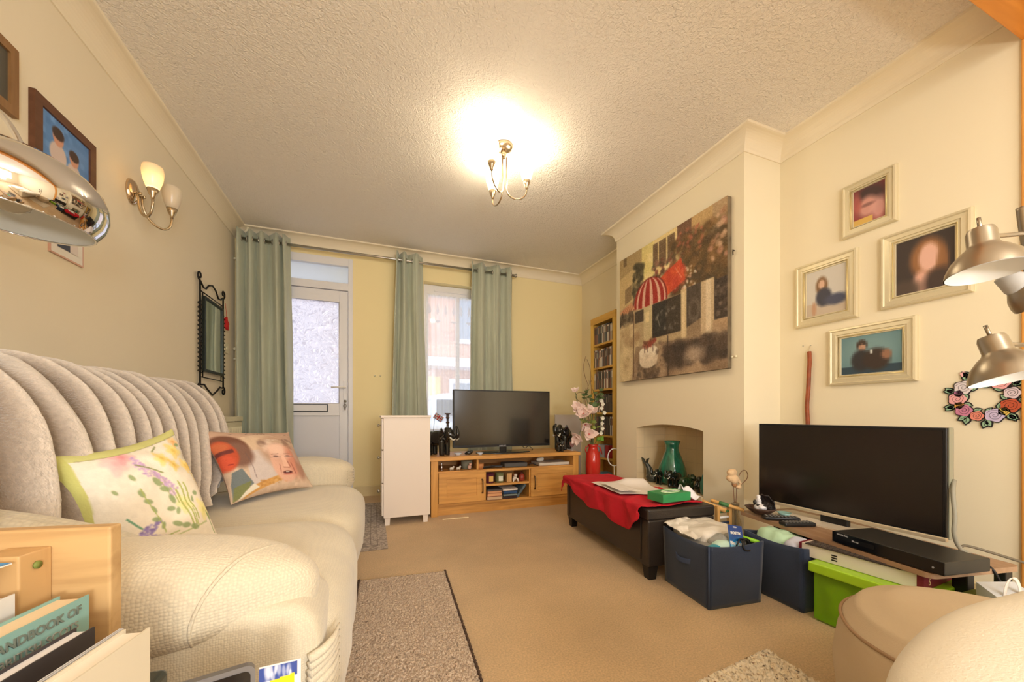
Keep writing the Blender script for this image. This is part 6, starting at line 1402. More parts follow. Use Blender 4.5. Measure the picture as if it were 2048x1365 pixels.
# ================================================================== NAVY STORAGE CUBES
m_navy = mat('navy_fabric', (42, 54, 78), .9, bump=(420, .5, .002), var=(5, .15), sheen=.2); m_navi = mat('navy_lining', (34, 42, 58), .9)
def cube(label, c00, c10, c01, H=.262, handle=True, flare=.012, name='storage_cube'):
    """open fabric cube: c00 near-left floor corner, c10 along the front, c01 along the side"""
    o = V((*c00, 0)); a = V((*c10, 0)) - o; b = V((*c01, 0)) - o
    t = thing(name, label, 'storage box', tuple(o + (a + b) / 2))
    cen = o + (a + b) / 2; mb = MB(); th = .006
    def wall(p, q):
        def f(u, v):
            pt = p.lerp(q, u); out = (pt - cen).normalized()
            bulge = .010 * math.sin(PI * u) * math.sin(PI * v) + flare * v - .010 * math.sin(PI * u) * v ** 3
            return pt + out * bulge + V((0, 0, .001 + v * (H - .014 * math.sin(PI * u) * v)))
        return f
    cs = [o, o + a, o + a + b, o + b]
    for i in range(4): obj('side', MB().sheet(wall(cs[i], cs[(i + 1) % 4]), 16, 12, th), m_navy, t, local=False)
    obj('base', MB().prism([(c.x, c.y) for c in cs], .001, .008), m_navi, t, local=False)
    return t, cs
c1, cs1 = cube('navy fabric storage cube nearest the bench, full of packaging', (1.291, 1.159), (1.326, 1.437), (1.550, 1.133))
def corner_seam(c, H=.262, parent=None):
    cen = sum(cs1, V((0, 0, 0))) / 4; out = (c - cen).normalized()
    return MB().tube([c + out * .001 + V((0, 0, .002)), c + out * .0155 + V((0, 0, H))], .003, 6)
obj('corner_piping', corner_seam(cs1[0]), mat('navy_piping', (66, 80, 110), .8), c1, local=False)
mid = cs1[0].lerp(cs1[1], .5); out = V((-1, .12, 0)).normalized(); al_ = (cs1[1] - cs1[0]).normalized()
obj('handle', MB().sheet(lambda u, v: mid + al_ * (-.055 + .11 * u) + out * (.010 + .020 * math.sin(PI * u)) + V((0, 0, .165 + .022 * (v - .5) - .006 * math.sin(PI * u))), 14, 4, .003), mat('navy_strap', (58, 72, 104), .8), c1, local=False)
c2, cs2 = cube('navy fabric storage cube half under the wooden television shelf', (1.625, 1.010), (1.640, 1.262), (1.885, .995), H=.262)
# contents of the first cube
m_poly = mat('white_polythene', (232, 224, 212), .35, bump=(40, .5, .01)); m_clr = mat('clear_plastic', (214, 212, 204), .12, trans=.55, bump=(60, .6, .01))
t = tag(obj('wrapped_package', MB().soft((1.465, 1.335, .235), (.115, .105, .055), 6, 14, lambda w, d: (w.x, w.y, w.z + .008 * mnoise.noise(V((w.x * 16, w.y * 16, 1))))), m_poly, None, local=False, origin=(1.465, 1.335, .18)), 'large white wrapped package filling the back of the bench side cube', 'package')
tag(obj('plastic_bag', MB().sheet(lambda u, v: V((1.305 + .235 * u, 1.43 - .19 * v * (1 - .4 * u) , .262 + .026 * math.sin(PI * u) * (1 - v) + .012 * mnoise.noise(V((u * 6, v * 6, 3))) + .02 * (1 - u) * (1 - v))), 30, 24, .001), m_poly, None, local=False, origin=(1.4, 1.38, .26)), 'white polythene bag edge folded over the rim of the cube', 'plastic bag')
tag(obj('clear_packet', MB().soft((1.435, 1.215, .240), (.075, .035, .035), 3, 14, lambda w, d: (w.x, w.y, w.z + .012 * mnoise.noise(V((w.x * 30, w.y * 30, 7))))), m_clr, None, local=False, origin=(1.43, 1.21, .20)), 'clear plastic packet in the middle of the bench side cube', 'packet')
tag(obj('mint_pouch', MB().soft((1.40, 1.190, .235), (.05, .028, .030), 2.6, 12), mat('mint_plastic', (196, 226, 210), .4), None, local=False, origin=(1.40, 1.19, .2)), 'pale mint pouch behind the teal tube in the cube', 'pouch')
tag(obj('teal_tube', MB().soft((1.350, 1.183, .240), (.045, .016, .013), 2.6, 12), mat('teal_plastic', (40, 150, 170), .35), None, local=False, origin=(1.35, 1.18, .22)), 'teal plastic tube at the front of the bench side cube', 'tube')
pk = thing('blu_tack_packet', 'blue hanging card packet with white lettering in the cube', 'packet', (1.445, 1.178, .205))
Mp = frame_m((1.452, 1.165, .268), (.97, -.16, -.18), (.12, .35, .93))
r = Ras(60, 86, (24, 60, 130)); r.rect(0, .40, 1, 1, (30, 120, 180)); r.dabs(30, (0, .3, 1, .5), (.05, .12), [(26, 90, 156), (24, 64, 134)], .6); r.rect(.1, .60, .9, .80, (150, 206, 226), .8); r.ell(.5, .07, .14, .025, (200, 200, 206))
print_plane('card', r, wm(pk).inverted() @ Mp, .072, .118, pk, PRINTG)
obj('card_back', MB().box(-.0355, .0355, -.0585, .0585, -.0020, -.0006, M=Mp), mat('card_back', (200, 206, 214), .6), pk, local=False)
lettering('BOSTIK', .0155, m_white, pk, wm(pk).inverted() @ Mp @ Matrix.Translation((0, .026, .001)), bold=.0006)
lettering('Blu Tack', .019, m_white, pk, wm(pk).inverted() @ Mp @ Matrix.Translation((.0, -.016, .001)), bold=.0006)
sc = thing('black_cable_coil', 'tangled black cable coil in front of the blue packet', 'cable', (1.47, 1.155, .25))
rng = random.Random(5)
for k in range(4):
    c = V((1.478 + rng.uniform(-.012, .012), 1.148, .250)); A = Matrix.Rotation(rng.uniform(-.6, .6), 3, 'Z') @ Matrix.Rotation(rng.uniform(.9, 1.5), 3, 'X')
    obj('loop', MB().tube([c + A @ V(((.024 + .004 * k) * math.cos(a), (.018 + .003 * k) * math.sin(a), .004 * math.sin(3 * a))) for a in [q * PI / 14 for q in range(28)]], .0032, 6, True), MATS['cable_black'], sc, local=False)
tag(obj('lime_highlighter', MB().tube([(1.520, 1.205, .262), (1.560, 1.140, .250)], [.009, .009], 10), mat('lime_plastic', (150, 214, 50), .4), None, local=False, origin=(1.54, 1.17, .25)), 'lime green pen at the right corner of the bench side cube', 'pen')
tag(obj('cube_filling', MB().soft((1.44, 1.27, .13), (.125, .125, .115), 8, 8), mat('filling_grey', (150, 146, 140), .8), None, local=False, origin=(1.44, 1.27, .015)), 'grey packed contents seen deep between the things in the cube', 'contents')
# second cube contents: two soft cloths
def cloth(name, label, c, h, m, seed):
    return tag(obj(name, MB().soft(c, h, 2.4, 22, lambda w, d: (w.x + .006 * mnoise.noise(V((w.x * 25, w.y * 25, seed))), w.y, w.z + .016 * mnoise.noise(V((w.x * 22 + seed, w.y * 22, w.z * 10))))), m, None, local=False, origin=(c[0], c[1], c[2] - h[2])), label, 'cloth')
cloth('folded_cloth', 'crumpled mint green cloth at the left in the second cube', (1.725, 1.165, .235), (.085, .085, .048), mat('mint_cloth', (190, 224, 190), .9), 2)
cloth('folded_cloth', 'crumpled pale lilac cloth at the right in the second cube', (1.700, 1.070, .232), (.06, .045, .046), mat('lilac_cloth', (206, 208, 226), .9), 6)
cloth('folded_cloth', 'olive cream cloth at the near corner of the second cube', (1.80, 1.050, .215), (.06, .045, .04), mat('olive_cloth', (206, 206, 170), .9), 9)

# ================================================================== LOW TELEVISION SHELF with second television
m_wal = wood('greyed_oak', (176, 142, 112), 'Y', .45, .8); SA = R_(-10.5)
lt = thing('low_television_shelf', 'low wood effect television shelf on black supports by the alcove', 'television stand', (1.785, 1.42, 0), SA)
# local frame: x to the wall side, -y towards the camera
def rrect(x0, x1, y0, y1, r, n=6):
    pts = []
    for cx, cy, a in ((x1 - r, y1 - r, 0), (x0 + r, y1 - r, PI / 2), (x0 + r, y0 + r, PI), (x1 - r, y0 + r, 1.5 * PI)):
        for k in range(n + 1): q = a + PI / 2 * k / n; pts.append((cx + r * math.cos(q), cy + r * math.sin(q)))
    return pts
obj('top_board', MB().prism(rrect(0, .375, -.79, 0, .025), .283, .300), m_wal, lt)
obj('bottom_board', MB().prism(rrect(.25, .365, -.77, -.02, .02), .018, .034), m_wal, lt)
for y in (-.06, -.755): obj('support', MB().box(.17, .20, y - .02, y + .02, .01, .285, b=.003).box(.12, .34, y - .02, y + .02, .0, .019), m_blk, lt)
obj('support', MB().box(.335, .365, -.775, -.745, 0, .285, b=.003), m_blk, lt)
obj('cable_hole_cap', MB().lathe([(.026, .300), (.026, .303), (.02, .304), (.001, .302)], 24, Matrix.Translation((.30, -.62, 0))), mat('cap_brown', (96, 84, 74), .5), lt)
t2 = thing('television', 'wide black television on the low shelf at the right', 'television', (1.965, 1.085, .300))
Y0_, Y1_, Z0_, Z1_ = .727 - 1.085, 1.435 - 1.085, .336 - .30, .752 - .30
obj('casing', MB().box(-.012, .040, Y0_, Y1_, Z0_ + .006, Z1_, b=.004), m_tvb, t2)
obj('screen', MB().box(-.0145, -.010, Y0_ + .010, Y1_ - .010, Z0_ + .022, Z1_ - .010), mat('screen_black_b', (30, 24, 20), .22, spec=.6), t2)
obj('lower_bezel', MB().box(-.018, .0, Y0_ - .001, Y1_ + .001, Z0_, Z0_ + .016, b=.004), mat('bezel_champagne', (222, 206, 176), .3, .5), t2)
obj('edge_trim', MB().box(.0, .03, Y0_ - .002, Y0_, Z0_ + .01, Z1_), mat('tv_side_grey', (150, 150, 130), .4), t2)
obj('stand_neck', MB().box(-.012, .012, -.055, .055, .003, Z0_ + .016, b=.006), m_tvb, t2)
obj('stand_base', MB().prism(rrect(-.10, .075, -.27, .25, .03), .0, .006), mat('base_cream', (226, 212, 190), .3), t2)
tag(obj('green_card', MB().box(-.012, .012, -.045, .045, 0, .008), mat('green_card', (60, 140, 60), .5), None, origin=(1.925, .905, .3006)), 'thin green case tucked behind the disc player under the screen', 'case')
# disc player
bp_ = thing('disc_player', 'flat black disc player overhanging the front of the low shelf', 'disc player', (1.690, .775, .300), R_(-9.2))
obj('case', MB().box(-.022, .170, -.165, .165, .004, .046, b=.003), mat('player_black', (44, 42, 38), .4, bump=(400, .2, .001)), bp_)
fp_ = obj('front_panel', MB().box(-.026, -.021, -.166, .166, .005, .045, b=.001), mat('player_front', (14, 14, 16), .12), bp_)
obj('tray', MB().box(-.0275, -.026, .02, .155, .020, .036), mat('tray_black', (22, 22, 24), .2), fp_)
obj('feet', MB().cyl(0, -.14, 0, .005, .009).cyl(0, .14, 0, .005, .009).cyl(.14, -.14, 0, .005, .009).cyl(.14, .14, 0, .005, .009), m_blk, bp_)
Mf = frame_m((-.0265, .128, .038), (0, -1, 0), (0, 0, 1)); m_lg = mat('panel_text', (200, 200, 204), .4)
lettering('SAMSUNG', .009, m_lg, bp_, Mf); lettering('Blu-ray', .008, m_lg, bp_, frame_m((-.0282, .082, .028), (0, -1, 0), (0, 0, 1))); lettering('D', .008, m_lg, bp_, frame_m((-.0265, -.14, .022), (0, -1, 0), (0, 0, 1)))
# remotes, leaning next to each other
remote('black remote control lying farther back on the low shelf beside the shell', (1.815, 1.225, .301), R_(-62 + 30), .15, .044, .017)
remote('black remote control with white buttons lying nearer on the low shelf', (1.790, 1.135, .301), R_(-20), .14, .046, .018)
# shell ornament
sh = thing('shell_ornament', 'dark shell bowl ornament holding a black and white figure', 'ornament', (1.815, 1.325, .300))
def shell(u, v):
    a = 2 * PI * u; r = .058 * (1 + .05 * math.cos(9 * a)); k = v
    return V((r * k * math.cos(a) * 1.0, r * k * math.sin(a) * 1.15, .004 + .034 * k ** 2.2))
obj('lower_shell', MB().sheet(shell, 48, 8, .004), mat('shell_brown', (84, 62, 50), .35, var=(18, .4)), sh)
def shell2(u, v):
    a = PI * u; r = .055 * (1 + .05 * math.cos(10 * a))
    return V((.034 - .034 * (1 - v) ** 2 * math.sin(a) * 0 + .018 * math.sin(PI * v) * math.sin(a), r * math.cos(a) * (.35 + .65 * v), .028 + r * 1.25 * math.sin(a) * v))
obj('upper_shell', MB().sheet(shell2, 40, 8, .004), mat('shell_black', (40, 34, 34), .25, coat=.4), sh)
blob('figure', [('e', 0, 0, .035, .026, .030, .020), ('e', .004, .012, .064, .013, .014, .020), ('e', -.006, -.014, .040, .020, .018, .014), ('e', .006, .014, .088, .010, .010, .010)], mat('figure_white', (226, 222, 222), .3, var=(40, .5)), sh, .003)
blob('dark_patches', [('e', -.012, .020, .060, .008, .008, .014), ('e', -.016, .0, .050, .009, .007, .007), ('e', -.004, -.022, .046, .010, .008, .008)], m_blk, sh, .0025)
tag(obj('teal_dish', MB().lathe([(.010, 0), (.012, .003), (.030, .022), (.027, .022), (.001, .006)], 24), mat('teal_dish', (150, 190, 180), .2), None, origin=(1.885, 1.255, .3005)), 'small teal glass dish beside the shell ornament', 'dish')
# game box on the lime tub
gbx = thing('board_game_box', 'long white board game box with maroon end under the shelf', 'board game', (1.66, .855, .2275), R_(4.0 - 0))
m_gw = mat('game_white', (232, 222, 208), .5); m_gm = mat('game_maroon', (120, 26, 44), .5)
obj('box', MB().box(-.001, .26, -.18, .18, 0, .050, b=.001), m_gw, gbx)
obj('maroon_end', MB().box(-.0016, .261, -.1815, -.1650, -.0005, .0505).box(-.0016, .261, .172, .1815, -.0005, .0505), m_gm, gbx)
lettering('S', .030, mat('game_text', (232, 206, 150), .5), gbx, frame_m((.040, -.182, .022), (1, 0, 0), (0, 0, 1)))
mb = MB()
for k in range(3): mb.box(-.0022, -.0008, .052, .070, .012 + k * .009, .017 + k * .009)
obj('printed_lines', mb, m_blk, gbx)
kb = thing('flat_keyboard', 'thin dark keyboard lying on the white game box', 'keyboard', (1.70, .885, .2778), R_(4.0))
# lime tub
lime = mat('lime_plastic_tub', (168, 214, 40), .3, sub=0)
tb = thing('lime_storage_tub', 'translucent lime green plastic tub on the floor under the shelf', 'storage tub', (1.76, .79, 0), R_(3))
mb = MB()
def wallp(x0, x1, y0, y1): mb.box(x0, x1, y0, y1, .012, .20)
wallp(-.135, -.131, -.12, .18); wallp(.131, .135, -.12, .18); wallp(-.135, .135, -.12, -.116); wallp(-.135, .135, .176, .18); mb.box(-.135, .135, -.12, .18, .008, .014)
lime_t = opal('lime_translucent', (200, 236, 70), .45); nt = lime_t.node_tree; o_ = [n for n in nt.nodes if n.type == 'OUTPUT_MATERIAL'][0]; s_ = o_.inputs[0].links[0].from_socket
mt_ = nt.nodes.new('ShaderNodeMixShader'); tp_ = nt.nodes.new('ShaderNodeBsdfTransparent'); tp_.inputs[0].default_value = (*lin((220, 250, 120)), 1); mt_.inputs[0].default_value = .62; nt.links.new(s_, mt_.inputs[1]); nt.links.new(tp_.outputs[0], mt_.inputs[2]); nt.links.new(mt_.outputs[0], o_.inputs[0])
obj('tub', mb, lime_t, tb)
obj('rim', MB().box(-.150, .150, -.135, .195, .188, .226, b=.006), lime, tb)
tag(obj('yellow_toy', MB().soft((1.665, .895, .09), (.02, .05, .065), 2.6, 14, lambda w, d: (w.x, w.y + .015 * math.sin(w.z * 60), w.z)), mat('toy_yellow', (240, 220, 60), .4), None, local=False, origin=(1.665, .895, .02)), 'yellow toy showing through the side of the lime tub', 'toy')
tag(obj('red_toy', MB().soft((1.67, .78, .12), (.022, .045, .05), 3, 12), mat('toy_red', (206, 60, 40), .4), None, local=False, origin=(1.67, .78, .02)), 'red toy showing through the side of the lime tub', 'toy')
tag(obj('orange_toy', MB().soft((1.66, .835, .10), (.018, .02, .05), 3, 10), mat('toy_orange', (226, 140, 50), .4), None, local=False, origin=(1.66, .835, .02)), 'orange toy between the yellow and red toys in the tub', 'toy')
COL.objects.remove(kb)if False else None
obj('key_bed', MB().box(-.05, .09, -.16, .13, 0, .004, b=.001), mat('keyboard_brown', (60, 50, 46), .5), kb)
mb = MB()
for i in range(17):
    for j in range(4): mb.box(-.045 + j * .014, -.034 + j * .014, -.155 + i * .0165, -.142 + i * .0165, .004, .0068)
obj('keys', mb, mat('keys_dark', (90, 80, 74), .5), kb)
# cables
m_cg = mat('cable_grey', (150, 146, 130), .5)
def cable(label, pts, r, m): return tag(obj('power_cable', MB().tube(smooth_path(pts), r, 8), m, None, local=False, origin=pts[0]), label, 'cable')
cable('thick grey cable hanging down at the right edge of the wide television', [(1.99, .722, .56), (1.955, .712, .52), (1.935, .700, .44), (1.930, .700, .38), (1.950, .695, .33), (1.975, .680, .308)], .0065, m_cg)
cable('grey cable looping over the bare end of the low shelf', [(1.90, .745, .309), (1.93, .72, .312), (1.960, .700, .312), (1.965, .695, .330), (1.985, .682, .333), (2.03, .63, .315), (2.07, .60, .300), (2.12, .585, .285)], .0045, mat('cable_taupe', (112, 102, 84), .5))
cable('black cable running over the disc player and down to the floor', [(1.93, .85, .304), (1.895, .72, .310), (1.905, .64, .306), (1.885, .60, .300), (1.905, .585, .25), (1.95, .570, .18), (1.975, .56, .10), (1.98, .56, .006)], .004, MATS['cable_black'])
# bags between shelf and armchair
m_ol = mat('olive_bag', (104, 108, 40), .6, var=(14, .3))
tag(obj('olive_gift_bag', MB().prism(rrect(1.72, 1.83, .545, .62, .01), 0.002, .235), m_ol, None, local=False, origin=(1.775, .58, .002)), 'olive patterned bag standing under the end of the low shelf', 'bag')
wb_ = thing('white_carton', 'white and teal folded carton bag at the end of the shelf', 'carton', (1.74, .50, 0))
obj('carton', MB().add([(1.685, .515, 0), (1.79, .475, 0), (1.83, .535, 0), (1.725, .575, 0), (1.67, .515, .275), (1.785, .470, .270), (1.835, .540, .290), (1.725, .580, .290)], [(3, 2, 1, 0), (0, 1, 5, 4), (1, 2, 6, 5), (2, 3, 7, 6), (3, 0, 4, 7), (4, 5, 6, 7)]), mat('carton_greywhite', (208, 212, 216), .5), wb_, local=False)
obj('teal_side', MB().add([(1.683, .5135, .02), (1.735, .4935, .02), (1.728, .4905, .235), (1.6695, .5125, .272)], [(0, 1, 2, 3)]).add([(1.683, .5125, .02), (1.735, .4925, .02), (1.728, .4895, .235), (1.6695, .5115, .272)], [(3, 2, 1, 0)]), mat('carton_teal', (30, 130, 160), .5), wb_, local=False)
obj('handle_strap', MB().sheet(lambda u, v: V((1.70 + .060 * u + .018 * v, .520 - .012 * u, .272 + .055 * math.sin(PI * u) ** .5 )), 14, 3, .0015), m_pap, wb_, local=False)
paper('paper_sheet', 'pale grey paper lying at the foot of the armchair side', [(1.84, .56), (2.10, .50), (2.06, .36), (1.82, .44)], mat('paper_grey', (214, 216, 214), .7), z=.20, sag=.002)
tag(obj('magazine_pile', MB().box(1.83, 2.08, .36, .55, 0, .198, b=.004), mat('magazines', (190, 186, 180), .7), None, local=False, origin=(1.95, .45, 0)), 'pile of grey magazines against the wall below the loose paper', 'magazines')

# ================================================================== FLOOR COVERINGS
def rug(name, label, pts, th, m, binding=None, z=0.0, rnd=.0025, n=(90, 140), edge=None, cat='rug'):
    A, B, C_, D_ = [V((p[0], p[1], 0)) for p in pts]
    t = thing(name, label, cat, tuple((A + B + C_ + D_) / 4 + V((0, 0, z))))
    r_ = random.Random(2)
    def f(u, v):
        p = (A * (1 - u) + B * u) * (1 - v) + (D_ * (1 - u) + C_ * u) * v
        e = min(1, min(u, 1 - u) * 40, min(v, 1 - v) * 50)
        return V((p.x + r_.uniform(-1, 1) * rnd, p.y + r_.uniform(-1, 1) * rnd, z + .001 + (th + r_.uniform(-1, 1) * rnd * 1.6) * (.35 + .65 * e)))
    mb = MB().grid(f, *n); obj('pile', mb, m, t, local=False)
    obj('backing', MB().prism([(p.x, p.y) for p in (A, B, C_, D_)], z + .0005, z + .003 if th > .006 else z + .0015), binding or m, t, local=False)
    return t
def speckle(name, c1, c2, sc, rough=.95, c3=None, lo=.45, hi=.55):
    m = mat(name, c1, rough, sheen=.2); nt = m.node_tree; N = nt.nodes; L = nt.links
    tc = N.new('ShaderNodeTexCoord'); nz = N.new('ShaderNodeTexNoise'); nz.inputs['Scale'].default_value = sc; nz.inputs['Detail'].default_value = 3; cr = N.new('ShaderNodeValToRGB')
    cr.color_ramp.elements[0].position = lo; cr.color_ramp.elements[0].color = (*lin(c2), 1); cr.color_ramp.elements[1].position = hi; cr.color_ramp.elements[1].color = (*lin(c1), 1)
    if c3: q = cr.color_ramp.elements.new(min(.95, hi + .12)); q.color = (*lin(c3), 1)
    L.new(tc.outputs['Object'], nz.inputs[0]); L.new(nz.outputs['Fac'], cr.inputs[0]); L.new(cr.outputs[0], N['Principled BSDF'].inputs['Base Color'])
    bp = N.new('ShaderNodeBump'); bp.inputs['Strength'].default_value = .8; bp.inputs['Distance'].default_value = .004; L.new(nz.outputs['Fac'], bp.inputs['Height']); L.new(bp.outputs[0], N['Principled BSDF'].inputs['Normal'])
    return m
m_r1 = speckle('rug_taupe', (208, 184, 158), (170, 144, 122), 190, c3=(226, 208, 186), lo=.38, hi=.54)
m_bd = mat('rug_binding_dark', (84, 64, 52), .9)
r1 = rug('taupe_rug', 'long taupe speckled rug beside the sofa', [(-.105, .80), (.29, .80), (.345, 1.905), (-.060, 1.935)], .013, m_r1, m_bd, n=(110, 220))
for e, (p, q) in enumerate((((.29, .80), (.345, 1.905)), ((-.105, .80), (-.060, 1.935)))):
    pts = []
    for k in range(200):
        f = k / 199; w = .0022 * math.sin(k * 1.9); pts.append((p[0] + (q[0] - p[0]) * f + w, p[1] + (q[1] - p[1]) * f, .010 + .0015 * math.sin(k * 2.7)))
    obj('whipped_edge', MB().tube(pts, .0042, 6), m_bd, r1, local=False)
m_r2 = speckle('runner_grey', (186, 168, 150), (140, 124, 110), 60, c3=(176, 160, 140))
r2 = rug('door_runner', 'grey patterned runner between sofa end and front door', [(-.62, 2.345), (.088, 2.355), (.088, 3.62), (-.62, 3.62)], .005, m_r2, mat('runner_edge', (170, 150, 130), .9), n=(60, 90), rnd=.0008)
mb = MB()
for (x0, x1, y0, y1) in ((-.56, .03, 2.42, 3.55), (-.52, -.01, 2.46, 3.51)): mb.tube([(x0, y0, .0062), (x1, y0, .0062), (x1, y1, .0062), (x0, y1, .0062)], .0022, 5, True)
obj('border_pattern', mb, mat('runner_pattern', (132, 120, 108), .9), r2, local=False)
m_r3 = speckle('shaggy_cream', (232, 212, 176), (150, 110, 76), 75, c3=(240, 224, 196), lo=.30, hi=.40)
r3 = rug('cream_rug', 'cream flecked shaggy rug whose corner shows at the bottom right', [(.66, .13), (1.175, .14), (1.235, .885), (.72, .83)], .024, m_r3, None, n=(120, 160), rnd=.004)

# ================================================================== POUFFE AND ARMCHAIR at the near right
pf_ = thing('beanbag_pouffe', 'round beige fabric pouffe with piped edge at the lower right', 'pouffe', (1.30, .385, .026))
m_pf = mat('pouffe_beige', (204, 182, 150), .85, bump=(380, .3, .002), var=(4, .06))
def pfn(u, v):
    a = 2 * PI * u
    prof_ = [(0.001, .315), (.10, .318), (.19, .311), (.25, .292), (.279, .255), (.288, .21), (.294, .14), (.285, .06), (.262, .008), (.001, .0)]
    s = v * (len(prof_) - 1); i = min(len(prof_) - 2, int(s)); f = s - i; r = prof_[i][0] * (1 - f) + prof_[i + 1][0] * f; z = prof_[i][1] * (1 - f) + prof_[i + 1][1] * f
    x, y = r * math.cos(a), r * math.sin(a)
    cr_ = -.030 * math.exp(-((y - .02 - .25 * (x - .05) ** 2) / .014) ** 2) * (1 if abs(x - .02) < .13 else 0) * (v < .4) * math.cos((x - .02) / .13 * PI / 2) - .022 * math.exp(-((y + .045 + .3 * x * x) / .012) ** 2) * math.cos(min(PI / 2, abs(x) / .15 * PI / 2)) * (v < .4)
    z += cr_ + .006 * mnoise.noise(V((x * 8, y * 8, 0))) * (v < .5)
    r2 = 1 + .014 * math.sin(a * 6 + z * 18) * (v > .45); return V((x * r2, y * r2, z))
obj('cover', MB().grid(pfn, 96, 60), m_pf, pf_)
obj('piping', MB().tube([(.281 * math.cos(a), .281 * math.sin(a), .2555 + .002 * math.sin(7 * a)) for a in [k * PI / 40 for k in range(80)]], .0038, 6, True), mat('pouffe_piping', (160, 128, 96), .85), pf_)
ac = thing('armchair', 'cream quilted armchair arm in the bottom right corner', 'armchair', (1.0, .02, 0))
m_ac = mat('armchair_cream', (236, 226, 206), .8, bump=(330, .3, .002), var=(3, .04))
def acf(w, d):
    x, y, z = w
    z += .010 * math.sin(x * 9 + y * 6) * max(0, d.z) + .006 * mnoise.noise(V((x * 7, y * 14, 1)))
    return (x, y, z)
obj('arm_pad', MB().soft((.865, .085, .460), (.42, .20, .105), 3.2, 30, acf), m_ac, ac, local=False)
obj('arm_panel', MB().box(.36, 1.24, -.12, .055, .03, .42, b=.03), m_ac, ac, local=False)
obj('seat_cushion', MB().soft((.80, -.42, .30), (.44, .32, .16), 5, 14), m_ac, ac, local=False)
obj('base', MB().box(.36, 1.24, -.85, -.12, .03, .2, b=.02), m_ac, ac, local=False)

# ================================================================== SPOT FLOOR LAMP (right edge)
m_br = mat('satin_brass_nickel', (168, 156, 138), .34, 1.0)
sl = thing('spot_lamp', 'brushed metal floor lamp with bell shaped spot heads, right edge', 'floor lamp', (1.13, .33, 0))
def cwp(u, v, d):
    a = (u - 1024) / 751; b = (830 - v) / 751
    return V(((math.sin(TH) + a * math.cos(TH)) * d, (math.cos(TH) - a * math.sin(TH)) * d, .8 + b * d))
ptop = cwp(2047, 414, .66)
pbase = V((1.62, .02, .012)); sl.location = (pbase.x, pbase.y, 0)
obj('pole', MB().tube(smooth_path([ptop, ptop + R2 * .012 - V((0, 0, .075)), ptop + R2 * .05 - V((0, 0, .26)), V((1.34, .17, .55)), pbase], 8), .009, 14), m_br, sl, local=False)
obj('base', MB().lathe([(.13, .0), (.13, .012), (.12, .018), (.001, .02)], 36), m_br, sl)
BELL = [(k[0] * .9, k[1] * .9) for k in [(.0165, .082), (.019, .075), (.0195, .052), (.022, .047), (.030, .040), (.042, .026), (.050, .010), (.0525, 0)]]
def head(c, face, neck, d=1.0):
    face = V(face).normalized(); a = face.orthogonal().normalized()
    M = frame_m(c, a, face.cross(a)); M = Matrix.Translation(c) @ (-face).to_track_quat('Z', 'Y').to_matrix().to_4x4()
    h = obj('spot_head', MB().lathe([(r * d, z * d) for r, z in BELL], 40, M, cap=True if False else False).lathe([(.0148 * d, .0738 * d), (.001, .0755 * d)], 24, M, cap=False), m_br, sl, local=False)
    obj('spot_lining', MB().lathe([(r * d - .0015, z * d - .0004) for r, z in BELL[3:]] + [(.018 * d, .03 * d)][:0], 40, M, cap=False), mat('spot_white', (232, 230, 226), .45), h, local=False)
    obj('spot_bulb', MB().lathe([(.012, .06), (.020, .035), (.020, .030), (.001, .028)], 20, M), mat('spot_bulb', (180, 178, 176), .3), h, local=False)
    q = M @ V((0, 0, .074 * d)); obj('toggle', MB().tube([q, M @ V((0, 0, .094 * d))], .0028, 8), m_br, h, local=False)
    obj('joint', MB().tube([M @ V((.0, .0, .060 * d)) , V(neck)], .0036, 10), m_br, h, local=False)
    return h
head(cwp(1975, 545, .60), (-.05, -.12, -1), cwp(2044, 468, .655))
head(cwp(2022, 757, .60), (.0, -.30, -1), cwp(2062, 690, .66))
head(cwp(2082, 590, .64), (.5, -.5, -.6), cwp(2062, 545, .665), .8)

# ================================================================== NEAR LEFT: wooden rack with books
m_pine = wood('pine_rack', (206, 168, 116), 'X', .42, .72); m_pinez = wood('pine_rack_upright', (200, 160, 108), 'Z', .42, .74)
G = R_(-11)     # rack is turned a little
rk = thing('magazine_rack', 'pine wood rack holding books at the lower left', 'rack', (-.40, .50, 0), G)
iv = Matrix.Translation((-.40, .50, 0)) @ Matrix.Rotation(G, 4, 'Z')
def L_(x, y, z): return iv.inverted() @ V((x, y, z))
e1 = L_(-.310, .612, 0)
ex, ey = e1.x + .008, e1.y
obj('end_board', MB().box(ex - .42, ex, ey - .004, ey + .014, .04, .662, b=.003), m_pine, rk)
for k in (0,):
    bl = obj('corner_block', MB().box(ex - .103, ex - .060, ey - .040, ey - .004, .30, .642, b=.002), m_pinez, rk)
    obj('dowel_hole', MB().cyl(0, 0, 0, .002, .006, M=frame_m((ex - .088, ey - .041, .612), (1, 0, 0), (0, 0, 1))), mat('hole_dark', (60, 36, 22), .8), bl)
    obj('dowel', MB().cyl(0, 0, 0, .002, .0045, M=frame_m((ex - .0595, ey - .022, .626), (0, 1, 0), (0, 0, 1))), mat('dowel_green_tip', (120, 130, 60), .6), bl)
obj('inner_rail', MB().box(ex - .135, ex - .105, ey - .34, ey - .03, .614, .636, b=.002), m_pine, rk)
obj('rack_floor', MB().box(ex - .42, ex + .30, ey - .36, ey - .004, .315, .33), m_pine, rk)
obj('near_board', MB().box(ex - .42, ex + .30, ey - .378, ey - .36, .04, .36, b=.003), m_pine, rk)
obj('far_low_board', MB().box(ex, ex + .30, ey - .004, ey + .014, .04, .36, b=.003), m_pine, rk)
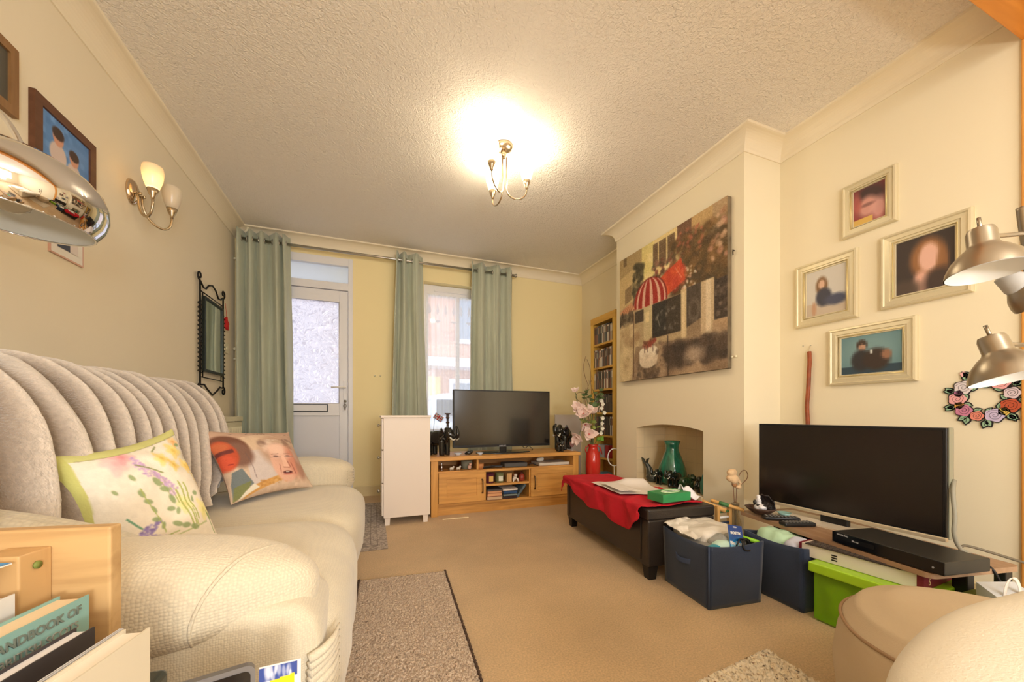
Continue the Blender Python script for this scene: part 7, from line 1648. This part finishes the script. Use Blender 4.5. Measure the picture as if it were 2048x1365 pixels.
# standing books: thin slabs whose covers face right (+x of rack), running along y
def standing(name, label, xr, yr, top, L, th, col, pages, h=.24, cat='book', lean=0.0):
    """xr, yr: world position of the far top corner of the right hand cover; runs back towards -y for L"""
    t = thing(name, label, cat, (xr, yr, .33), rot=(0, R_(lean), G))
    mc = mat('cover_%d_%d_%d' % col, col, .5); hh = top - .33
    obj('cover', MB().box(-.0016, 0, -L, 0, 0, hh).box(-th, -th + .0016, -L, 0, 0, hh).box(-th, 0, -L, -L + .0016, 0, hh), mc, t)
    obj('page_block', MB().box(-th + .0016, -.0016, -L + .002, -.003, .002, hh - .003), mat('pages_%d_%d_%d' % pages, pages, .8), t)
    return t
b1 = standing('book', 'teal covered handbook standing in the pine rack', -.309, .581, .591, .20, .030, (138, 176, 166), (232, 208, 170))
m_bt = mat('teal_book_text', (116, 124, 112), .6)
Mb = frame_m((.0006, -.056, .249), (0, 1, 0), (0, 0, 1))
lettering('HANDBOOK OF', .0125, m_bt, b1, Mb, bold=.0003); lettering('BRITISH SCOTS', .0115, mat('teal_book_text_light', (150, 150, 138), .6), b1, frame_m((.0006, -.052, .2335), (0, 1, 0), (0, 0, 1)))
b2 = standing('book', 'black hardback with white edge standing in front of the teal book', -.275, .526, .576, .19, .018, (62, 56, 56), (226, 222, 222))
b3 = standing('book', 'cream large book standing nearest at the front of the rack', -.204, .468, .592, .20, .022, (214, 202, 178), (236, 224, 204))
b4 = standing('leaflet', 'thin white leaflet with navy corner behind the cream book', -.241, .504, .579, .17, .004, (206, 206, 210), (232, 228, 222))
b5 = standing('document_folder', 'white papers in a folder left of the teal book', -.361, .566, .607, .20, .020, (222, 216, 208), (236, 230, 222))
b6 = standing('document_folder', 'white paper bundle at the far left of the rack', -.397, .543, .623, .20, .012, (236, 232, 226), (240, 236, 230))
pic_ = thing('picture_card', 'small blue and green card lying on the rack rail', 'card', (-.385, .50, .6235), G)
pic_.location = (-.400, .53, .6365)
r = Ras(40, 60, (70, 150, 60)); r.rect(0, 0, 1, .45, (80, 150, 210)); r.dabs(20, (0, .3, 1, 1), (.08, .16), [(110, 176, 70), (60, 130, 70), (150, 190, 90)])
print_plane('card', r, Matrix.Translation((0, 0, .002)), .044, .10, pic_); obj('card_back', MB().box(-.022, .022, -.05, .05, 0, .0015), m_pap, pic_)
# tablet, leaflet and gadget upright in the front part of the rack
tbx = thing('tablet', 'black tablet standing at the front of the pine rack', 'tablet', (-.172, .535, .332), rot=(R_(-4), 0, R_(14)))
obj('case', MB().prism([(x, z) for x, z in rrect(-.042, .038, 0, .158, .010)], -.005, .005, 'XZ'), mat('tablet_grey', (110, 106, 104), .35), tbx)
obj('screen', MB().prism([(x, z) for x, z in rrect(-.037, .033, .006, .152, .007)], -.0058, -.0045, 'XZ'), mat('tablet_screen', (20, 18, 18), .15), tbx)
lf = thing('price_leaflet', 'blue and yellow printed leaflet beside the tablet', 'leaflet', (-.112, .546, .332), rot=(R_(-4), 0, R_(4)))
r = Ras(60, 90, (206, 212, 230)); r.rect(0, 0, 1, .12, (60, 80, 150)); r.dabs(10, (.2, .02, .9, .10), (.03, .07), [(230, 230, 236)]); r.poly([(0, .14), (.92, .10), (.92, .24), (0, .30)], (236, 216, 40)); r.poly([(0, .30), (.8, .26), (.6, .32), (0, .40)], (40, 60, 130)); r.rect(0, .5, 1, 1, (190, 200, 226)); r.dabs(12, (0, .5, 1, 1), (.05, .1), [(226, 230, 240), (80, 100, 160)])
print_plane('printed_side', r, frame_m((0, -.001, .075), (1, 0, 0), (0, 0, 1)), .042, .145, lf, PRINTG); obj('sheet', MB().box(-.021, .025, -.0004, .001, .0, .149), m_pap, lf)
gd = tag(obj('dark_gadget', MB().box(-.016, .012, -.02, .02, 0, .178, b=.006), mat('gadget_dark', (56, 60, 54), .3), None, origin=(-.232, .525, .331)), 'dark rounded gadget standing between the cream book and tablet', 'gadget')
# ================================================================== LIGHT
W = bpy.data.worlds.new('sky'); SC.world = W; W.use_nodes = True
bg = W.node_tree.nodes['Background']; bg.inputs[0].default_value = (.86, .92, 1.0, 1); bg.inputs[1].default_value = 2.3
def light(name, kind, loc, power, col, size=.05, rot=(0, 0, 0), sy=None):
    l = bpy.data.lights.new(name, kind); l.energy = power; l.color = col
    if kind == 'POINT': l.shadow_soft_size = size
    if kind == 'AREA':
        l.size = size
        if sy: l.shape = 'RECTANGLE'; l.size_y = sy
    o = bpy.data.objects.new(name, l); COL.objects.link(o); o.location = loc; o.rotation_euler = rot; return o
WARM = (1.0, .88, .66)
# unseen fill lights added in the rear room, the first outside its window
light('rear_window_fill', 'AREA', (.8, YB - .2, 1.5), 34, (.98, .98, 1.0), 1.8, (R_(90), 0, 0), 1.25)
light('rear_low_fill', 'POINT', (.35, -1.2, .85), 60, (.97, .97, .93), .12)  # low unseen fill behind the camera, added to brighten the ceiling
light('rear_high_fill', 'POINT', (.7, -1.0, 2.15), 16, (1, .95, .88), .14)  # overhead unseen fill, added to the soft light from behind
for p in BULBS: light('ceiling_bulb', 'POINT', p, 112, WARM, .02)
light('wall_bulb', 'POINT', (-1.02, 2.365, 1.965), 6, WARM, .015)
